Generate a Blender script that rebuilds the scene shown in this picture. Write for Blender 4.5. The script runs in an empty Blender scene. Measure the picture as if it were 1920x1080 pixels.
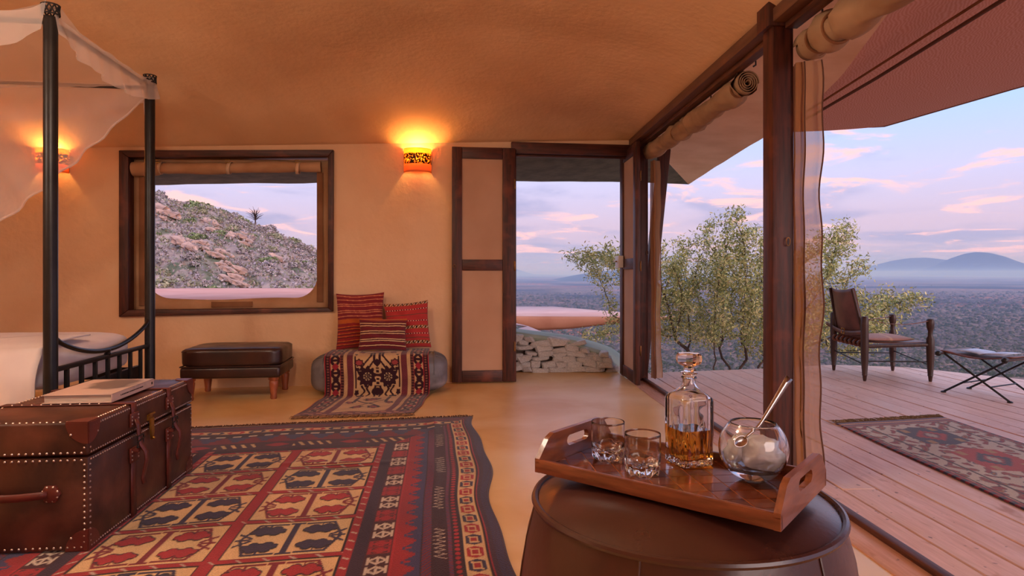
import bpy, bmesh, math, random
import numpy as np
from mathutils import Vector, Matrix, noise

random.seed(7)
rng = np.random.default_rng(7)
SC = bpy.context.scene
COL = SC.collection

# ------------------------------------------------------------------ camera
cam_d = bpy.data.cameras.new('camera')
cam_d.lens = 22.5
cam_d.sensor_width = 36.0
cam_d.shift_y = -28 / 1920
cam_d.clip_start = 0.05
cam_d.clip_end = 60000
cam = bpy.data.objects.new('camera', cam_d)
cam.location = (0, 0, 1.0)
cam.rotation_euler = (math.radians(90), 0, 0)
COL.objects.link(cam)
SC.camera = cam

# ------------------------------------------------------------------ exposure
SC.view_settings.view_transform = 'Standard'
SC.view_settings.look = 'None'
SC.view_settings.exposure = 0.9
SC.view_settings.gamma = 1.0
SC.view_settings.use_curve_mapping = False


def lin(r, g, b):
    def f(c):
        c /= 255.0
        return c / 12.92 if c <= 0.04045 else ((c + 0.055) / 1.055) ** 2.4
    return (f(r), f(g), f(b))


def rgba(c):
    return (c[0], c[1], c[2], 1.0)


# ------------------------------------------------------------------ world: dusk sky
def build_world():
    w = bpy.data.worlds.new('dusk_sky')
    SC.world = w
    w.use_nodes = True
    nt = w.node_tree
    nt.nodes.clear()
    N = nt.nodes.new
    out = N('ShaderNodeOutputWorld')
    bg = N('ShaderNodeBackground')
    bg.inputs['Strength'].default_value = 1.0
    tc = N('ShaderNodeTexCoord')
    sep = N('ShaderNodeSeparateXYZ')
    nt.links.new(tc.outputs['Generated'], sep.inputs[0])
    ramp = N('ShaderNodeValToRGB')
    el = ramp.color_ramp.elements
    el[0].position = 0.0
    el[0].color = rgba(lin(120, 100, 100))
    el[1].position = 1.0
    el[1].color = rgba(lin(156, 176, 220))
    for p, c in ((0.495, (120, 104, 104)), (0.503, (168, 150, 176)), (0.535, (178, 158, 180)),
                 (0.57, (172, 170, 204)), (0.61, (150, 174, 220)), (0.70, (150, 174, 220))):
        e = el.new(p)
        e.color = rgba(lin(*c))
    mr = N('ShaderNodeMapRange')
    mr.inputs['From Min'].default_value = -1
    mr.inputs['From Max'].default_value = 1
    nt.links.new(sep.outputs['Z'], mr.inputs[0])
    nt.links.new(mr.outputs[0], ramp.inputs[0])
    # clouds on a flat layer seen in perspective: direction / (z + k)
    zz = N('ShaderNodeMath'); zz.operation = 'MAXIMUM'; zz.inputs[1].default_value = 0.0
    nt.links.new(sep.outputs['Z'], zz.inputs[0])
    za = N('ShaderNodeMath'); za.operation = 'ADD'; za.inputs[1].default_value = 0.10
    nt.links.new(zz.outputs[0], za.inputs[0])
    dv = N('ShaderNodeVectorMath'); dv.operation = 'DIVIDE'
    cmb = N('ShaderNodeCombineXYZ')
    for i in range(3):
        nt.links.new(za.outputs[0], cmb.inputs[i])
    nt.links.new(tc.outputs['Generated'], dv.inputs[0])
    nt.links.new(cmb.outputs[0], dv.inputs[1])
    mp = N('ShaderNodeMapping')
    mp.inputs['Scale'].default_value = (1.0, 1.0, 0.7)
    mp.inputs['Location'].default_value = (3.2, 1.7, 0.4)
    nt.links.new(dv.outputs[0], mp.inputs[0])

    def cloud(scale, detail, lo, hi, dist):
        n = N('ShaderNodeTexNoise')
        n.inputs['Scale'].default_value = scale
        n.inputs['Detail'].default_value = detail
        n.inputs['Roughness'].default_value = 0.56
        n.inputs['Distortion'].default_value = dist
        nt.links.new(mp.outputs[0], n.inputs['Vector'])
        m = N('ShaderNodeMapRange')
        m.interpolation_type = 'SMOOTHSTEP'
        m.inputs['From Min'].default_value = lo
        m.inputs['From Max'].default_value = hi
        nt.links.new(n.outputs['Fac'], m.inputs[0])
        return m.outputs[0]

    def mix(fac, a, bcol, k):
        mu = N('ShaderNodeMath'); mu.operation = 'MULTIPLY'; mu.inputs[1].default_value = k
        nt.links.new(fac, mu.inputs[0])
        m = N('ShaderNodeMix'); m.data_type = 'RGBA'
        nt.links.new(mu.outputs[0], m.inputs['Factor'])
        nt.links.new(a, m.inputs['A'])
        m.inputs['B'].default_value = rgba(bcol)
        return m.outputs['Result']
    c = mix(cloud(0.75, 5, 0.48, 0.66, 0.3), ramp.outputs[0], lin(128, 130, 168), 0.7)
    c = mix(cloud(1.7, 7, 0.54, 0.66, 0.6), c, lin(228, 176, 170), 0.9)
    nt.links.new(c, bg.inputs['Color'])
    nt.links.new(bg.outputs[0], out.inputs['Surface'])


build_world()

# afterglow of the low sun behind the terrace
sun_d = bpy.data.lights.new('low_sun', 'SUN')
sun_d.energy = 1.35
sun_d.color = (1.0, 0.74, 0.62)
sun_d.angle = math.radians(50)
sun = bpy.data.objects.new('low_sun', sun_d)
sun.rotation_euler = Vector((-0.50, 0.78, -0.42)).to_track_quat('-Z', 'Y').to_euler()
sun.location = (4, -6, 6)
COL.objects.link(sun)


# ------------------------------------------------------------------ frames of reference
A_ROOM = math.radians(2.62)          # the room's long axis against the camera's axis
CA, SA = math.cos(A_ROOM), math.sin(A_ROOM)
FPX = 1200.0


def RM(x, y, z=0.0):                 # room coordinates -> world
    return Vector((x * CA - y * SA, x * SA + y * CA, z))


def at(px, py, t):                   # a point of the photograph at depth t -> world
    return Vector(((px - 960) / FPX * t, t, 1.0 + (512 - py) / FPX * t))


def fl(px, py, z=0.0):               # a point on a level surface of height z
    return at(px, py, (1.0 - z) * FPX / (py - 512))


WS, WY = 0.08, 5.881                 # back wall: Yroom = WY + WS * Xroom
A_WALL = A_ROOM + math.atan(WS)
WORG = RM(0, WY)
WX = Vector((math.cos(A_WALL), math.sin(A_WALL), 0))
WN = Vector((-math.sin(A_WALL), math.cos(A_WALL), 0))      # pointing outwards


def WL(w, d, z):                     # wall coordinates (along, outwards, up) -> world
    return WORG + WX * w + WN * d + Vector((0, 0, z))


def wl(px, py):                      # photograph -> (along, up) on the back wall
    u = (px - 960) / FPX
    t = WY / ((CA - u * SA) - WS * (u * CA + SA))
    xr = u * t * CA + t * SA
    return xr * math.sqrt(1 + WS * WS), 1.0 + (512 - py) / FPX * t


# ------------------------------------------------------------------ mesh helpers
class MB:
    def __init__(self):
        self.v = []
        self.f = []

    def add(self, verts, faces, M=None):
        o = len(self.v)
        if M is not None:
            verts = [M @ Vector(p) for p in verts]
        self.v.extend([tuple(p) for p in verts])
        self.f.extend([tuple(i + o for i in f) for f in faces])
        return self

    def box(self, x0, x1, y0, y1, z0, z1, M=None):
        vs = [(x, y, z) for z in (z0, z1) for y in (y0, y1) for x in (x0, x1)]
        fs = [(0, 2, 3, 1), (4, 5, 7, 6), (0, 1, 5, 4), (2, 6, 7, 3), (0, 4, 6, 2), (1, 3, 7, 5)]
        return self.add(vs, fs, M)

    def bar(self, p, q, w, h, up=(0, 0, 1)):           # rectangular bar from p to q
        p, q = Vector(p), Vector(q)
        d = (q - p).normalized()
        s = d.cross(Vector(up))
        if s.length < 1e-4:
            s = d.cross(Vector((1, 0, 0)))
        s.normalize()
        n = s.cross(d).normalized()
        vs = []
        for c in (p, q):
            for a, b in ((-1, -1), (1, -1), (1, 1), (-1, 1)):
                vs.append(c + s * (a * w / 2) + n * (b * h / 2))
        return self.add(vs, [(3, 2, 1, 0), (4, 5, 6, 7), (0, 1, 5, 4), (1, 2, 6, 5), (2, 3, 7, 6), (3, 0, 4, 7)])

    def tube(self, pts, r, n=10, cap=True, closed=False):
        pts = [Vector(p) for p in pts]
        m = len(pts)
        rs = r if isinstance(r, (list, tuple)) else [r] * m
        vs, fs = [], []
        ref = None
        for i in range(m):
            if closed:
                d = pts[(i + 1) % m] - pts[i - 1]
            else:
                d = pts[min(i + 1, m - 1)] - pts[max(i - 1, 0)]
            d.normalize()
            if ref is None:
                ref = Vector((0, 0, 1)) if abs(d.z) < 0.9 else Vector((1, 0, 0))
            s = ref - d * ref.dot(d)
            if s.length < 1e-5:
                s = d.orthogonal()
            s.normalize()
            ref = s
            b = d.cross(s)
            for k in range(n):
                a = 2 * math.pi * k / n
                vs.append(pts[i] + (s * math.cos(a) + b * math.sin(a)) * rs[i])
        for i in range(m if closed else m - 1):
            j = (i + 1) % m
            for k in range(n):
                l = (k + 1) % n
                fs.append((i * n + k, i * n + l, j * n + l, j * n + k))
        if cap and not closed:
            fs.append(tuple(range(n - 1, -1, -1)))
            fs.append(tuple((m - 1) * n + k for k in range(n)))
        return self.add(vs, fs)

    def lathe(self, prof, n=32, c=(0, 0, 0), M=None, mod=None, cap=True):
        vs, fs = [], []
        for i, (r, z) in enumerate(prof):
            for k in range(n):
                a = 2 * math.pi * k / n
                rr = r * (mod(a, z, r) if mod else 1.0)
                vs.append((c[0] + rr * math.cos(a), c[1] + rr * math.sin(a), c[2] + z))
        for i in range(len(prof) - 1):
            for k in range(n):
                l = (k + 1) % n
                fs.append((i * n + k, i * n + l, (i + 1) * n + l, (i + 1) * n + k))
        if cap:
            fs.append(tuple(range(n - 1, -1, -1)))
            fs.append(tuple((len(prof) - 1) * n + k for k in range(n)))
        return self.add(vs, fs, M)

    def grid(self, P, wrap=False):                      # P[i][j] points
        ni, nj = len(P), len(P[0])
        vs = [p for row in P for p in row]
        fs = []
        for i in range(ni - 1):
            for j in range(nj if wrap else nj - 1):
                l = (j + 1) % nj
                fs.append((i * nj + j, i * nj + l, (i + 1) * nj + l, (i + 1) * nj + j))
        return self.add(vs, fs)

    def ball(self, c, r, n=10, m=6, sz=1.0):
        prof = [(max(1e-4, r * math.sin(math.pi * i / m)), -r * sz * math.cos(math.pi * i / m)) for i in range(m + 1)]
        return self.lathe(prof, n, c)

    def build(self, name, mat, parent=None, smooth=40, bevel=0.0, seg=2, world=True, sub=0, solid=0.0, col=None,
              origin=None, recalc=True):
        me = bpy.data.meshes.new(name)
        vs = self.v
        loc = None
        if parent is not None and world:
            Mi = root_matrix(parent).inverted()
            vs = [Mi @ Vector(p) for p in vs]
        elif parent is None and origin is not None:
            if origin == 'base':
                a = np.array(vs)
                loc = Vector(((a[:, 0].min() + a[:, 0].max()) / 2, (a[:, 1].min() + a[:, 1].max()) / 2, a[:, 2].min()))
            else:
                loc = Vector(origin)
            vs = [Vector(p) - loc for p in vs]
        me.from_pydata([tuple(p) for p in vs], [], self.f)
        if recalc or bevel > 0:
            bm = bmesh.new()
            bm.from_mesh(me)
            if recalc:
                bmesh.ops.recalc_face_normals(bm, faces=bm.faces)
            if bevel > 0:
                ed = [e for e in bm.edges if len(e.link_faces) == 2 and e.calc_face_angle(0) > 0.5]
                bmesh.ops.bevel(bm, geom=ed, offset=bevel, segments=seg, profile=0.5, affect='EDGES', clamp_overlap=True)
            bm.to_mesh(me)
            bm.free()
        if smooth:
            me.polygons.foreach_set('use_smooth', [True] * len(me.polygons))
            if smooth < 180:
                me.set_sharp_from_angle(angle=math.radians(smooth))
        o = bpy.data.objects.new(name, me)
        COL.objects.link(o)
        if mat is not None:
            me.materials.append(mat)
        if parent is not None:
            o.parent = parent
        if loc is not None:
            o.location = loc
        if col is not None:
            at_ = me.color_attributes.new('Col', 'FLOAT_COLOR', 'POINT')
            at_.data.foreach_set('color', np.asarray(col, dtype=np.float32).ravel())
        if solid:
            md = o.modifiers.new('thickness', 'SOLIDIFY')
            md.thickness = solid
            md.offset = 0
        if sub:
            md = o.modifiers.new('round', 'SUBSURF')
            md.levels = sub
            md.render_levels = sub
        return o


def root_matrix(o):
    while o.parent is not None:
        o = o.parent
    return Matrix.LocRotScale(o.location, o.rotation_euler, o.scale)


def tag(o, label=None, cat=None, group=None, kind=None):
    if label:
        o['label'] = label
    if cat:
        o['category'] = cat
    if group:
        o['group'] = group
    if kind:
        o['kind'] = kind
    return o


def thing(name, loc, rz, label, cat=None, group=None, kind=None):
    o = bpy.data.objects.new(name, None)
    o.empty_display_size = 0.1
    COL.objects.link(o)
    o.location = loc
    o.rotation_euler = (0, 0, rz)
    return tag(o, label, cat, group, kind)


def part(root, name, mb, mat, **kw):                      # part given in the thing's own coordinates
    kw.setdefault('world', False)
    return mb.build(name, mat, root, **kw)


def smoothstep(a, b, x):
    t = np.clip((x - a) / (b - a), 0, 1)
    return t * t * (3 - 2 * t)


def color_grid(name, P, C, mat, parent=None, skirt=True):
    """dense grid mesh with per-vertex colour; P (ni,nj,3) and C (ni,nj,3) arrays"""
    P = np.array(P, dtype=np.float32)
    ni, nj = P.shape[:2]
    me = bpy.data.meshes.new(name)
    idx = np.arange(ni * nj).reshape(ni, nj)
    q = np.stack([idx[:-1, :-1], idx[:-1, 1:], idx[1:, 1:], idx[1:, :-1]], -1).reshape(-1, 4)
    me.vertices.add(ni * nj)
    me.vertices.foreach_set('co', P.ravel())
    nf = len(q)
    me.loops.add(nf * 4)
    me.loops.foreach_set('vertex_index', q.ravel().astype(np.int32))
    me.polygons.add(nf)
    me.polygons.foreach_set('loop_start', np.arange(0, nf * 4, 4, dtype=np.int32))
    me.polygons.foreach_set('loop_total', np.full(nf, 4, dtype=np.int32))
    me.polygons.foreach_set('use_smooth', np.ones(nf, dtype=bool))
    me.update(calc_edges=True)
    me.validate()
    a = me.color_attributes.new('Col', 'FLOAT_COLOR', 'POINT')
    c4 = np.ones((ni * nj, 4), dtype=np.float32)
    c4[:, :3] = np.array(C, dtype=np.float32).reshape(-1, 3)
    a.data.foreach_set('color', c4.ravel())
    me.materials.append(mat)
    o = bpy.data.objects.new(name, me)
    COL.objects.link(o)
    if parent is not None:
        o.parent = parent
    return o


# ------------------------------------------------------------------ materials
def nodes(name):
    m = bpy.data.materials.new(name)
    m.use_nodes = True
    nt = m.node_tree
    b = nt.nodes['Principled BSDF']
    return m, nt, b


def setp(b, **kw):
    names = dict(rough='Roughness', metal='Metallic', spec='Specular IOR Level', ior='IOR', trans='Transmission Weight',
                 coat='Coat Weight', coatr='Coat Roughness', sheen='Sheen Weight', alpha='Alpha', sss='Subsurface Weight')
    for k, v in kw.items():
        b.inputs[names[k]].default_value = v


def mat(name, c1, c2=None, scale=4.0, detail=5.0, stretch=(1, 1, 1), lo=0.35, hi=0.65, bump=0.0, bscale=40.0,
        bdist=0.01, distortion=0.0, c3=None, c3scale=0.7, c3lo=0.5, c3hi=0.7, rvar=0.0, bump2=0.0, b2scale=3.0, **kw):
    m, nt, b = nodes(name)
    N, Lk = nt.nodes.new, nt.links.new
    setp(b, **kw)
    b.inputs['Base Color'].default_value = rgba(c1)
    tc = N('ShaderNodeTexCoord')
    mp = N('ShaderNodeMapping')
    mp.inputs['Scale'].default_value = stretch
    Lk(tc.outputs['Object'], mp.inputs[0])
    colour = None
    if c2 is not None:
        n = N('ShaderNodeTexNoise')
        n.inputs['Scale'].default_value = scale
        n.inputs['Detail'].default_value = detail
        n.inputs['Distortion'].default_value = distortion
        Lk(mp.outputs[0], n.inputs['Vector'])
        r = N('ShaderNodeMapRange')
        r.inputs['From Min'].default_value = lo
        r.inputs['From Max'].default_value = hi
        Lk(n.outputs['Fac'], r.inputs[0])
        mx = N('ShaderNodeMix'); mx.data_type = 'RGBA'
        mx.inputs['A'].default_value = rgba(c1)
        mx.inputs['B'].default_value = rgba(c2)
        Lk(r.outputs[0], mx.inputs['Factor'])
        colour = mx.outputs['Result']
        if rvar:
            rr = N('ShaderNodeMapRange')
            rr.inputs['To Min'].default_value = kw.get('rough', 0.5) - rvar
            rr.inputs['To Max'].default_value = kw.get('rough', 0.5) + rvar
            Lk(r.outputs[0], rr.inputs[0])
            Lk(rr.outputs[0], b.inputs['Roughness'])
    if c3 is not None:
        n = N('ShaderNodeTexNoise')
        n.inputs['Scale'].default_value = c3scale
        n.inputs['Detail'].default_value = 6
        Lk(tc.outputs['Object'], n.inputs['Vector'])
        r = N('ShaderNodeMapRange')
        r.inputs['From Min'].default_value = c3lo
        r.inputs['From Max'].default_value = c3hi
        Lk(n.outputs['Fac'], r.inputs[0])
        mx = N('ShaderNodeMix'); mx.data_type = 'RGBA'
        Lk(colour, mx.inputs['A'])
        mx.inputs['B'].default_value = rgba(c3)
        Lk(r.outputs[0], mx.inputs['Factor'])
        colour = mx.outputs['Result']
    if colour is not None:
        Lk(colour, b.inputs['Base Color'])
    nrm = None
    for k, s in ((bump, bscale), (bump2, b2scale)):
        if k:
            n = N('ShaderNodeTexNoise')
            n.inputs['Scale'].default_value = s
            n.inputs['Detail'].default_value = 6
            Lk(mp.outputs[0], n.inputs['Vector'])
            bp = N('ShaderNodeBump')
            bp.inputs['Strength'].default_value = k
            bp.inputs['Distance'].default_value = bdist
            Lk(n.outputs['Fac'], bp.inputs['Height'])
            if nrm is not None:
                Lk(nrm, bp.inputs['Normal'])
            nrm = bp.outputs[0]
    if nrm is not None:
        Lk(nrm, b.inputs['Normal'])
    return m


def woven(name, rough=0.9, bump=0.4, scale=260.0, gain=1.0, sheen=0.2):
    """cloth that takes its dyed pattern from the mesh's colour attribute"""
    m, nt, b = nodes(name)
    N, Lk = nt.nodes.new, nt.links.new
    setp(b, rough=rough, spec=0.15, sheen=sheen)
    a = N('ShaderNodeVertexColor')
    a.layer_name = 'Col'
    tc = N('ShaderNodeTexCoord')
    n = N('ShaderNodeTexNoise')
    n.inputs['Scale'].default_value = scale
    n.inputs['Detail'].default_value = 3
    Lk(tc.outputs['Object'], n.inputs['Vector'])
    r = N('ShaderNodeMapRange')
    r.inputs['From Min'].default_value = 0.25
    r.inputs['From Max'].default_value = 0.75
    r.inputs['To Min'].default_value = 0.72 * gain
    r.inputs['To Max'].default_value = 1.22 * gain
    Lk(n.outputs['Fac'], r.inputs[0])
    mx = N('ShaderNodeMix'); mx.data_type = 'RGBA'; mx.blend_type = 'MULTIPLY'
    mx.inputs['Factor'].default_value = 1
    Lk(a.outputs['Color'], mx.inputs['A'])
    Lk(r.outputs[0], mx.inputs['B'])
    Lk(mx.outputs['Result'], b.inputs['Base Color'])
    bp = N('ShaderNodeBump')
    bp.inputs['Strength'].default_value = bump
    bp.inputs['Distance'].default_value = 0.004
    Lk(n.outputs['Fac'], bp.inputs['Height'])
    Lk(bp.outputs[0], b.inputs['Normal'])
    return m


def sheer(name, c, transp, translucent=0.5):
    m, nt, b = nodes(name)
    N, Lk = nt.nodes.new, nt.links.new
    nt.nodes.remove(b)
    d = N('ShaderNodeBsdfDiffuse'); d.inputs[0].default_value = rgba(c)
    t = N('ShaderNodeBsdfTranslucent'); t.inputs[0].default_value = rgba(c)
    mx = N('ShaderNodeMixShader'); mx.inputs[0].default_value = translucent
    Lk(d.outputs[0], mx.inputs[1]); Lk(t.outputs[0], mx.inputs[2])
    tr = N('ShaderNodeBsdfTransparent')
    m2 = N('ShaderNodeMixShader'); m2.inputs[0].default_value = transp
    Lk(mx.outputs[0], m2.inputs[1]); Lk(tr.outputs[0], m2.inputs[2])
    Lk(m2.outputs[0], nt.nodes['Material Output'].inputs['Surface'])
    return m


def glass(name, c=(1, 1, 1), ior=1.5, rough=0.0):
    m, nt, b = nodes(name)
    setp(b, rough=rough, trans=1.0, ior=ior)
    b.inputs['Base Color'].default_value = rgba(c)
    return m


MT = {}
MT['wall'] = mat('ochre_plaster', lin(229, 190, 152), lin(219, 175, 135), scale=1.6, bump=0.35, bscale=22, bdist=0.012,
                 bump2=0.5, b2scale=3.5, rough=0.85, c3=lin(212, 168, 131), c3scale=0.9, c3lo=0.5, c3hi=0.75)
MT['ceiling'] = mat('ceiling_plaster', lin(232, 188, 142), lin(218, 170, 124), scale=1.3, bump=0.32, bscale=26, bdist=0.012,
                    bump2=0.4, b2scale=6, rough=0.9, c3=lin(200, 154, 112), c3scale=0.8, c3lo=0.5, c3hi=0.75)
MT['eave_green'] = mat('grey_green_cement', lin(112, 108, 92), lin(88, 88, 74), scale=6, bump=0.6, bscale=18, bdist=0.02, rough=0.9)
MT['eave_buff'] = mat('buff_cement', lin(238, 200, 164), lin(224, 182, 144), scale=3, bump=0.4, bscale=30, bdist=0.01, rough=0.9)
MT['floor'] = mat('polished_cement', lin(226, 186, 128), lin(212, 164, 102), scale=1.7, distortion=0.6, bump=0.06, bscale=14, bdist=0.01,
                  rough=0.36, rvar=0.07, c3=lin(232, 202, 162), c3scale=1.1, c3lo=0.48, c3hi=0.72, spec=0.5)
MT['wood_z'] = mat('red_brown_timber', lin(84, 36, 23), lin(50, 20, 13), scale=9, stretch=(6, 6, 0.5), bump=0.25, bscale=16, bdist=0.004,
                   rough=0.5, c3=lin(108, 50, 30), c3scale=5, c3lo=0.56, c3hi=0.72)
MT['wood_x'] = mat('red_brown_timber_level', lin(84, 36, 23), lin(50, 20, 13), scale=9, stretch=(0.5, 6, 6), bump=0.25, bscale=16, bdist=0.004,
                   rough=0.5, c3=lin(108, 50, 30), c3scale=5, c3lo=0.56, c3hi=0.72)
MT['wood_y'] = mat('red_brown_timber_long', lin(100, 56, 36), lin(66, 32, 20), scale=9, stretch=(6, 0.5, 6), bump=0.2, bscale=16, bdist=0.004,
                   rough=0.5)
MT['beam'] = mat('brown_painted_beam', lin(112, 72, 48), lin(92, 56, 36), scale=7, stretch=(6, 0.5, 6), rough=0.6, bump=0.1)
MT['canvas'] = mat('tan_canvas', lin(188, 146, 112), lin(170, 126, 92), scale=5, bump=0.15, bscale=220, bdist=0.002, rough=0.9, spec=0.1)
MT['canvas_dark'] = mat('brown_canvas', lin(142, 98, 70), lin(124, 82, 56), scale=5, bump=0.15, bscale=220, bdist=0.002, rough=0.9, spec=0.1)
MT['strap_webbing'] = mat('pale_webbing', lin(206, 172, 140), rough=0.9)
MT['door_cloth'] = mat('taupe_door_cloth', lin(192, 152, 124), lin(180, 138, 110), scale=2, bump=0.08, bscale=300, bdist=0.001, rough=0.8)
MT['iron'] = mat('black_iron', lin(46, 44, 46), lin(36, 34, 36), scale=8, rough=0.38, metal=0.5)
MT['bronze'] = mat('dull_bronze', lin(140, 98, 56), lin(96, 64, 40), scale=20, rough=0.45, metal=0.8)
MT['brass'] = mat('brass', lin(196, 150, 72), lin(150, 108, 48), scale=20, rough=0.35, metal=0.9)
MT['steel'] = mat('steel', lin(176, 166, 160), rough=0.22, metal=1.0)
MT['white'] = mat('white_enamel', lin(226, 220, 222), rough=0.4)
MT['black'] = mat('black_paint', lin(24, 22, 22), rough=0.4)

# ================================================================== SETTING
def zj(x):                                             # height of the wall / ceiling joint
    return 2.26 + 0.04 * (x - 1.5)


def yw(x):
    return WY + WS * x


# floor (inside, running out through the door)
fb = MB()
n = 24
P = [[RM(x, y, 0) for x in np.linspace(-5.2, 1.36, 12)] for y in np.linspace(-1.9, 6.72, 16)]
fb.grid(P)
tag(fb.build('floor', MT['floor'], smooth=0), 'polished ochre cement floor of the room', kind='structure')

# back wall with window and door openings
w_a, z_a = wl(236, 292)
w_b, z_b = wl(618, 292)
z_lo = wl(430, 580)[1]
z_hi = wl(430, 291)[1]
w_da = wl(966, 500)[0]
w_db = wl(1192, 500)[0]
z_door = wl(1070, 281)[1]
wb = MB()


def wall_box(wa, wb_, za, zb, mb=wb, d0=0.0, d1=0.3):
    vs = [WL(w, d, z) for z in (za, zb) for d in (d0, d1) for w in (wa, wb_)]
    mb.add(vs, [(0, 2, 3, 1), (4, 5, 7, 6), (0, 1, 5, 4), (2, 6, 7, 3), (0, 4, 6, 2), (1, 3, 7, 5)])


ZT = 2.42
wall_box(-5.3, w_a, -0.02, ZT)
wall_box(w_a, w_b, -0.02, z_lo)
wall_box(w_a, w_b, z_hi, ZT)
wall_box(w_b, w_da, -0.02, ZT)
wall_box(w_da, w_db, z_door, ZT)
wall_box(w_db, 1.47, -0.02, ZT)
tag(wb.build('wall_back', MT['wall'], smooth=0), 'ochre plastered wall with the window and the open door', kind='structure')

lb = MB()
lb.grid([[RM(-5.15, y, z) for z in (-0.02, 1.4, 2.9)] for y in np.linspace(-1.9, 5.6, 6)])
tag(lb.build('wall_left', MT['wall'], smooth=0, solid=0.1), 'ochre plastered wall behind the head of the bed', kind='structure')

lb = MB()
lb.grid([[RM(x, -1.9, z) for z in (-0.02, 1.4, 3.3)] for x in np.linspace(-5.2, 1.42, 6)])
tag(lb.build('wall_front', MT['wall'], smooth=0, solid=0.1), 'ochre plastered wall closing the room opposite the window', kind='structure')

# ceiling: a hand-shaped plaster shell, low along the walls, rising inwards
cb = MB()
rows = []
for i in range(70):
    s = i / 69.0
    row = []
    for x in np.linspace(-5.3, 1.42, 60):
        yb = yw(x) + 0.12
        y = -1.9 + (yb + 1.9) * (1 - (1 - s) ** 1.6)
        db = max(0.0, yw(x) - y)
        dr = max(0.0, 1.42 - x)
        q = db * dr / (db + dr + 1e-3)
        k = db / (db + dr + 1e-3)
        base = zj(x) * (1 - k) + 2.258 * k
        z = base + 0.95 * (1 - math.exp(-q / 1.5)) * (1 + 0.0 * q)
        z += 0.012 * noise.noise(Vector((x * 1.7, y * 1.7, 0))) * min(1, q * 3)
        row.append(RM(x, y, z))
    rows.append(row)
cb.grid(rows)
tag(cb.build('ceiling', MT['ceiling'], smooth=180), 'rough ochre plaster ceiling curving down to the walls', kind='structure')

# roof overhang outside: cement soffit behind the wall, buff soffit on the terrace side
TIP = (2.62, 8.05, 2.13)
eb = MB()
rows = []
for i in range(9):
    s = i / 8
    row = []
    for j in range(50):
        q = j / 49
        xi = -6.0 + 7.5 * q
        xo = -6.0 + (TIP[0] + 6.0) * q
        yi, zi = yw(xi) + 0.02, zj(xi) + 0.07
        yo, zo = yw(xi) + 1.45 + (TIP[1] - yw(1.5) - 1.45) * q ** 6, 2.05 + 0.03 * xo + (TIP[2] - 2.05 - 0.03 * TIP[0]) * q ** 8
        jt = 0.03 * noise.noise(Vector((xo * 2.2, 3.1, 0))) if i == 8 else 0
        z = zi + (zo - zi) * s - 0.05 * math.sin(math.pi * s) * (1 - q ** 8) + jt * 0.6 * (1 - q ** 10)
        row.append(RM(xi + (xo - xi) * s, yi + (yo - yi) * s + jt, z))
    rows.append(row)
edge = rows[-1]
rows.append([p + Vector((0, 0.03, 0.05 + 0.02 * noise.noise(p * 3))) for p in edge])
rows.append([p + Vector((0, 0.00, 0.16)) for p in edge])
eb.grid(rows)
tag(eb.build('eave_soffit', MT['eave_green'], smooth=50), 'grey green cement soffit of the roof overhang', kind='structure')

eb = MB()
ctrl = [(8.05, 2.62, 2.13, 6.02), (7.0, 2.62, 2.20, 5.6), (5.9, 2.60, 2.25, 5.2), (4.9, 2.53, 2.27, 4.5), (4.1, 2.36, 2.30, 3.8),
        (3.05, 2.02, 2.32, 2.9), (2.0, 1.82, 2.34, 2.0), (0.0, 1.72, 2.35, 0.0), (-1.9, 1.72, 2.35, -1.9)]
cy = np.array([c[0] for c in ctrl])[::-1]
ys = np.linspace(8.05, -1.9, 90)
ex = np.interp(ys, cy, np.array([c[1] for c in ctrl])[::-1])
ez = np.interp(ys, cy, np.array([c[2] for c in ctrl])[::-1])
iy = np.interp(ys, cy, np.array([c[3] for c in ctrl])[::-1])
rows = []
for i in range(9):
    s = i / 8
    row = []
    for j in range(len(ys)):
        jt = 0.02 * noise.noise(Vector((ys[j] * 2.6, 1.3, 0))) if i == 8 else 0
        z = 2.33 + (ez[j] - 2.33) * s + 0.02 * math.sin(math.pi * s) * min(1, j / 10) + jt * min(1, j / 6)
        row.append(RM(1.50 + (ex[j] - 1.50) * s + jt, iy[j] + (ys[j] - iy[j]) * s, z))
    rows.append(row)
edge = rows[-1]
rows.append([p + Vector((0.03, 0.0, 0.05)) for p in edge])
rows.append([p + Vector((0.0, 0.0, 0.14)) for p in edge])
eb.grid(rows)
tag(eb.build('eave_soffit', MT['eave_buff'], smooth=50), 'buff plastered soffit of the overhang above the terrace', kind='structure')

# ------------------------------------------------------------------ timber frame on the terrace side
def room_box(mb, x0, x1, y0, y1, z0, z1):
    vs = [RM(x, y, z) for z in (z0, z1) for y in (y0, y1) for x in (x0, x1)]
    return mb.add(vs, [(0, 2, 3, 1), (4, 5, 7, 6), (0, 1, 5, 4), (2, 6, 7, 3), (0, 4, 6, 2), (1, 3, 7, 5)])


tr = thing('trim_1', RM(1.45, 2.0, 2.19), A_ROOM, 'brown timber beam along the ceiling edge above the terrace opening', kind='structure')
room_box(MB(), 1.38, 1.52, -1.9, 6.02, 2.195, 2.262).build('beam', MT['beam'], tr, bevel=0.006)
room_box(MB(), 1.44, 1.50, 3.12, 5.86, 2.165, 2.197).build('blind_track', MT['wood_y'], tr, bevel=0.004)
room_box(MB(), 1.44, 1.50, -1.9, 2.99, 2.165, 2.197).build('blind_track', MT['wood_y'], tr, bevel=0.004)
hk = MB()
for y in (1.6, 2.3, 2.8, 3.5, 4.2, 4.9, 5.5):
    hk.tube([RM(1.505, y, 2.19), RM(1.52, y, 2.18), RM(1.52, y, 2.16), RM(1.505, y, 2.15)], 0.005, 6)
hk.build('hooks', MT['iron'], tr)

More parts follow.
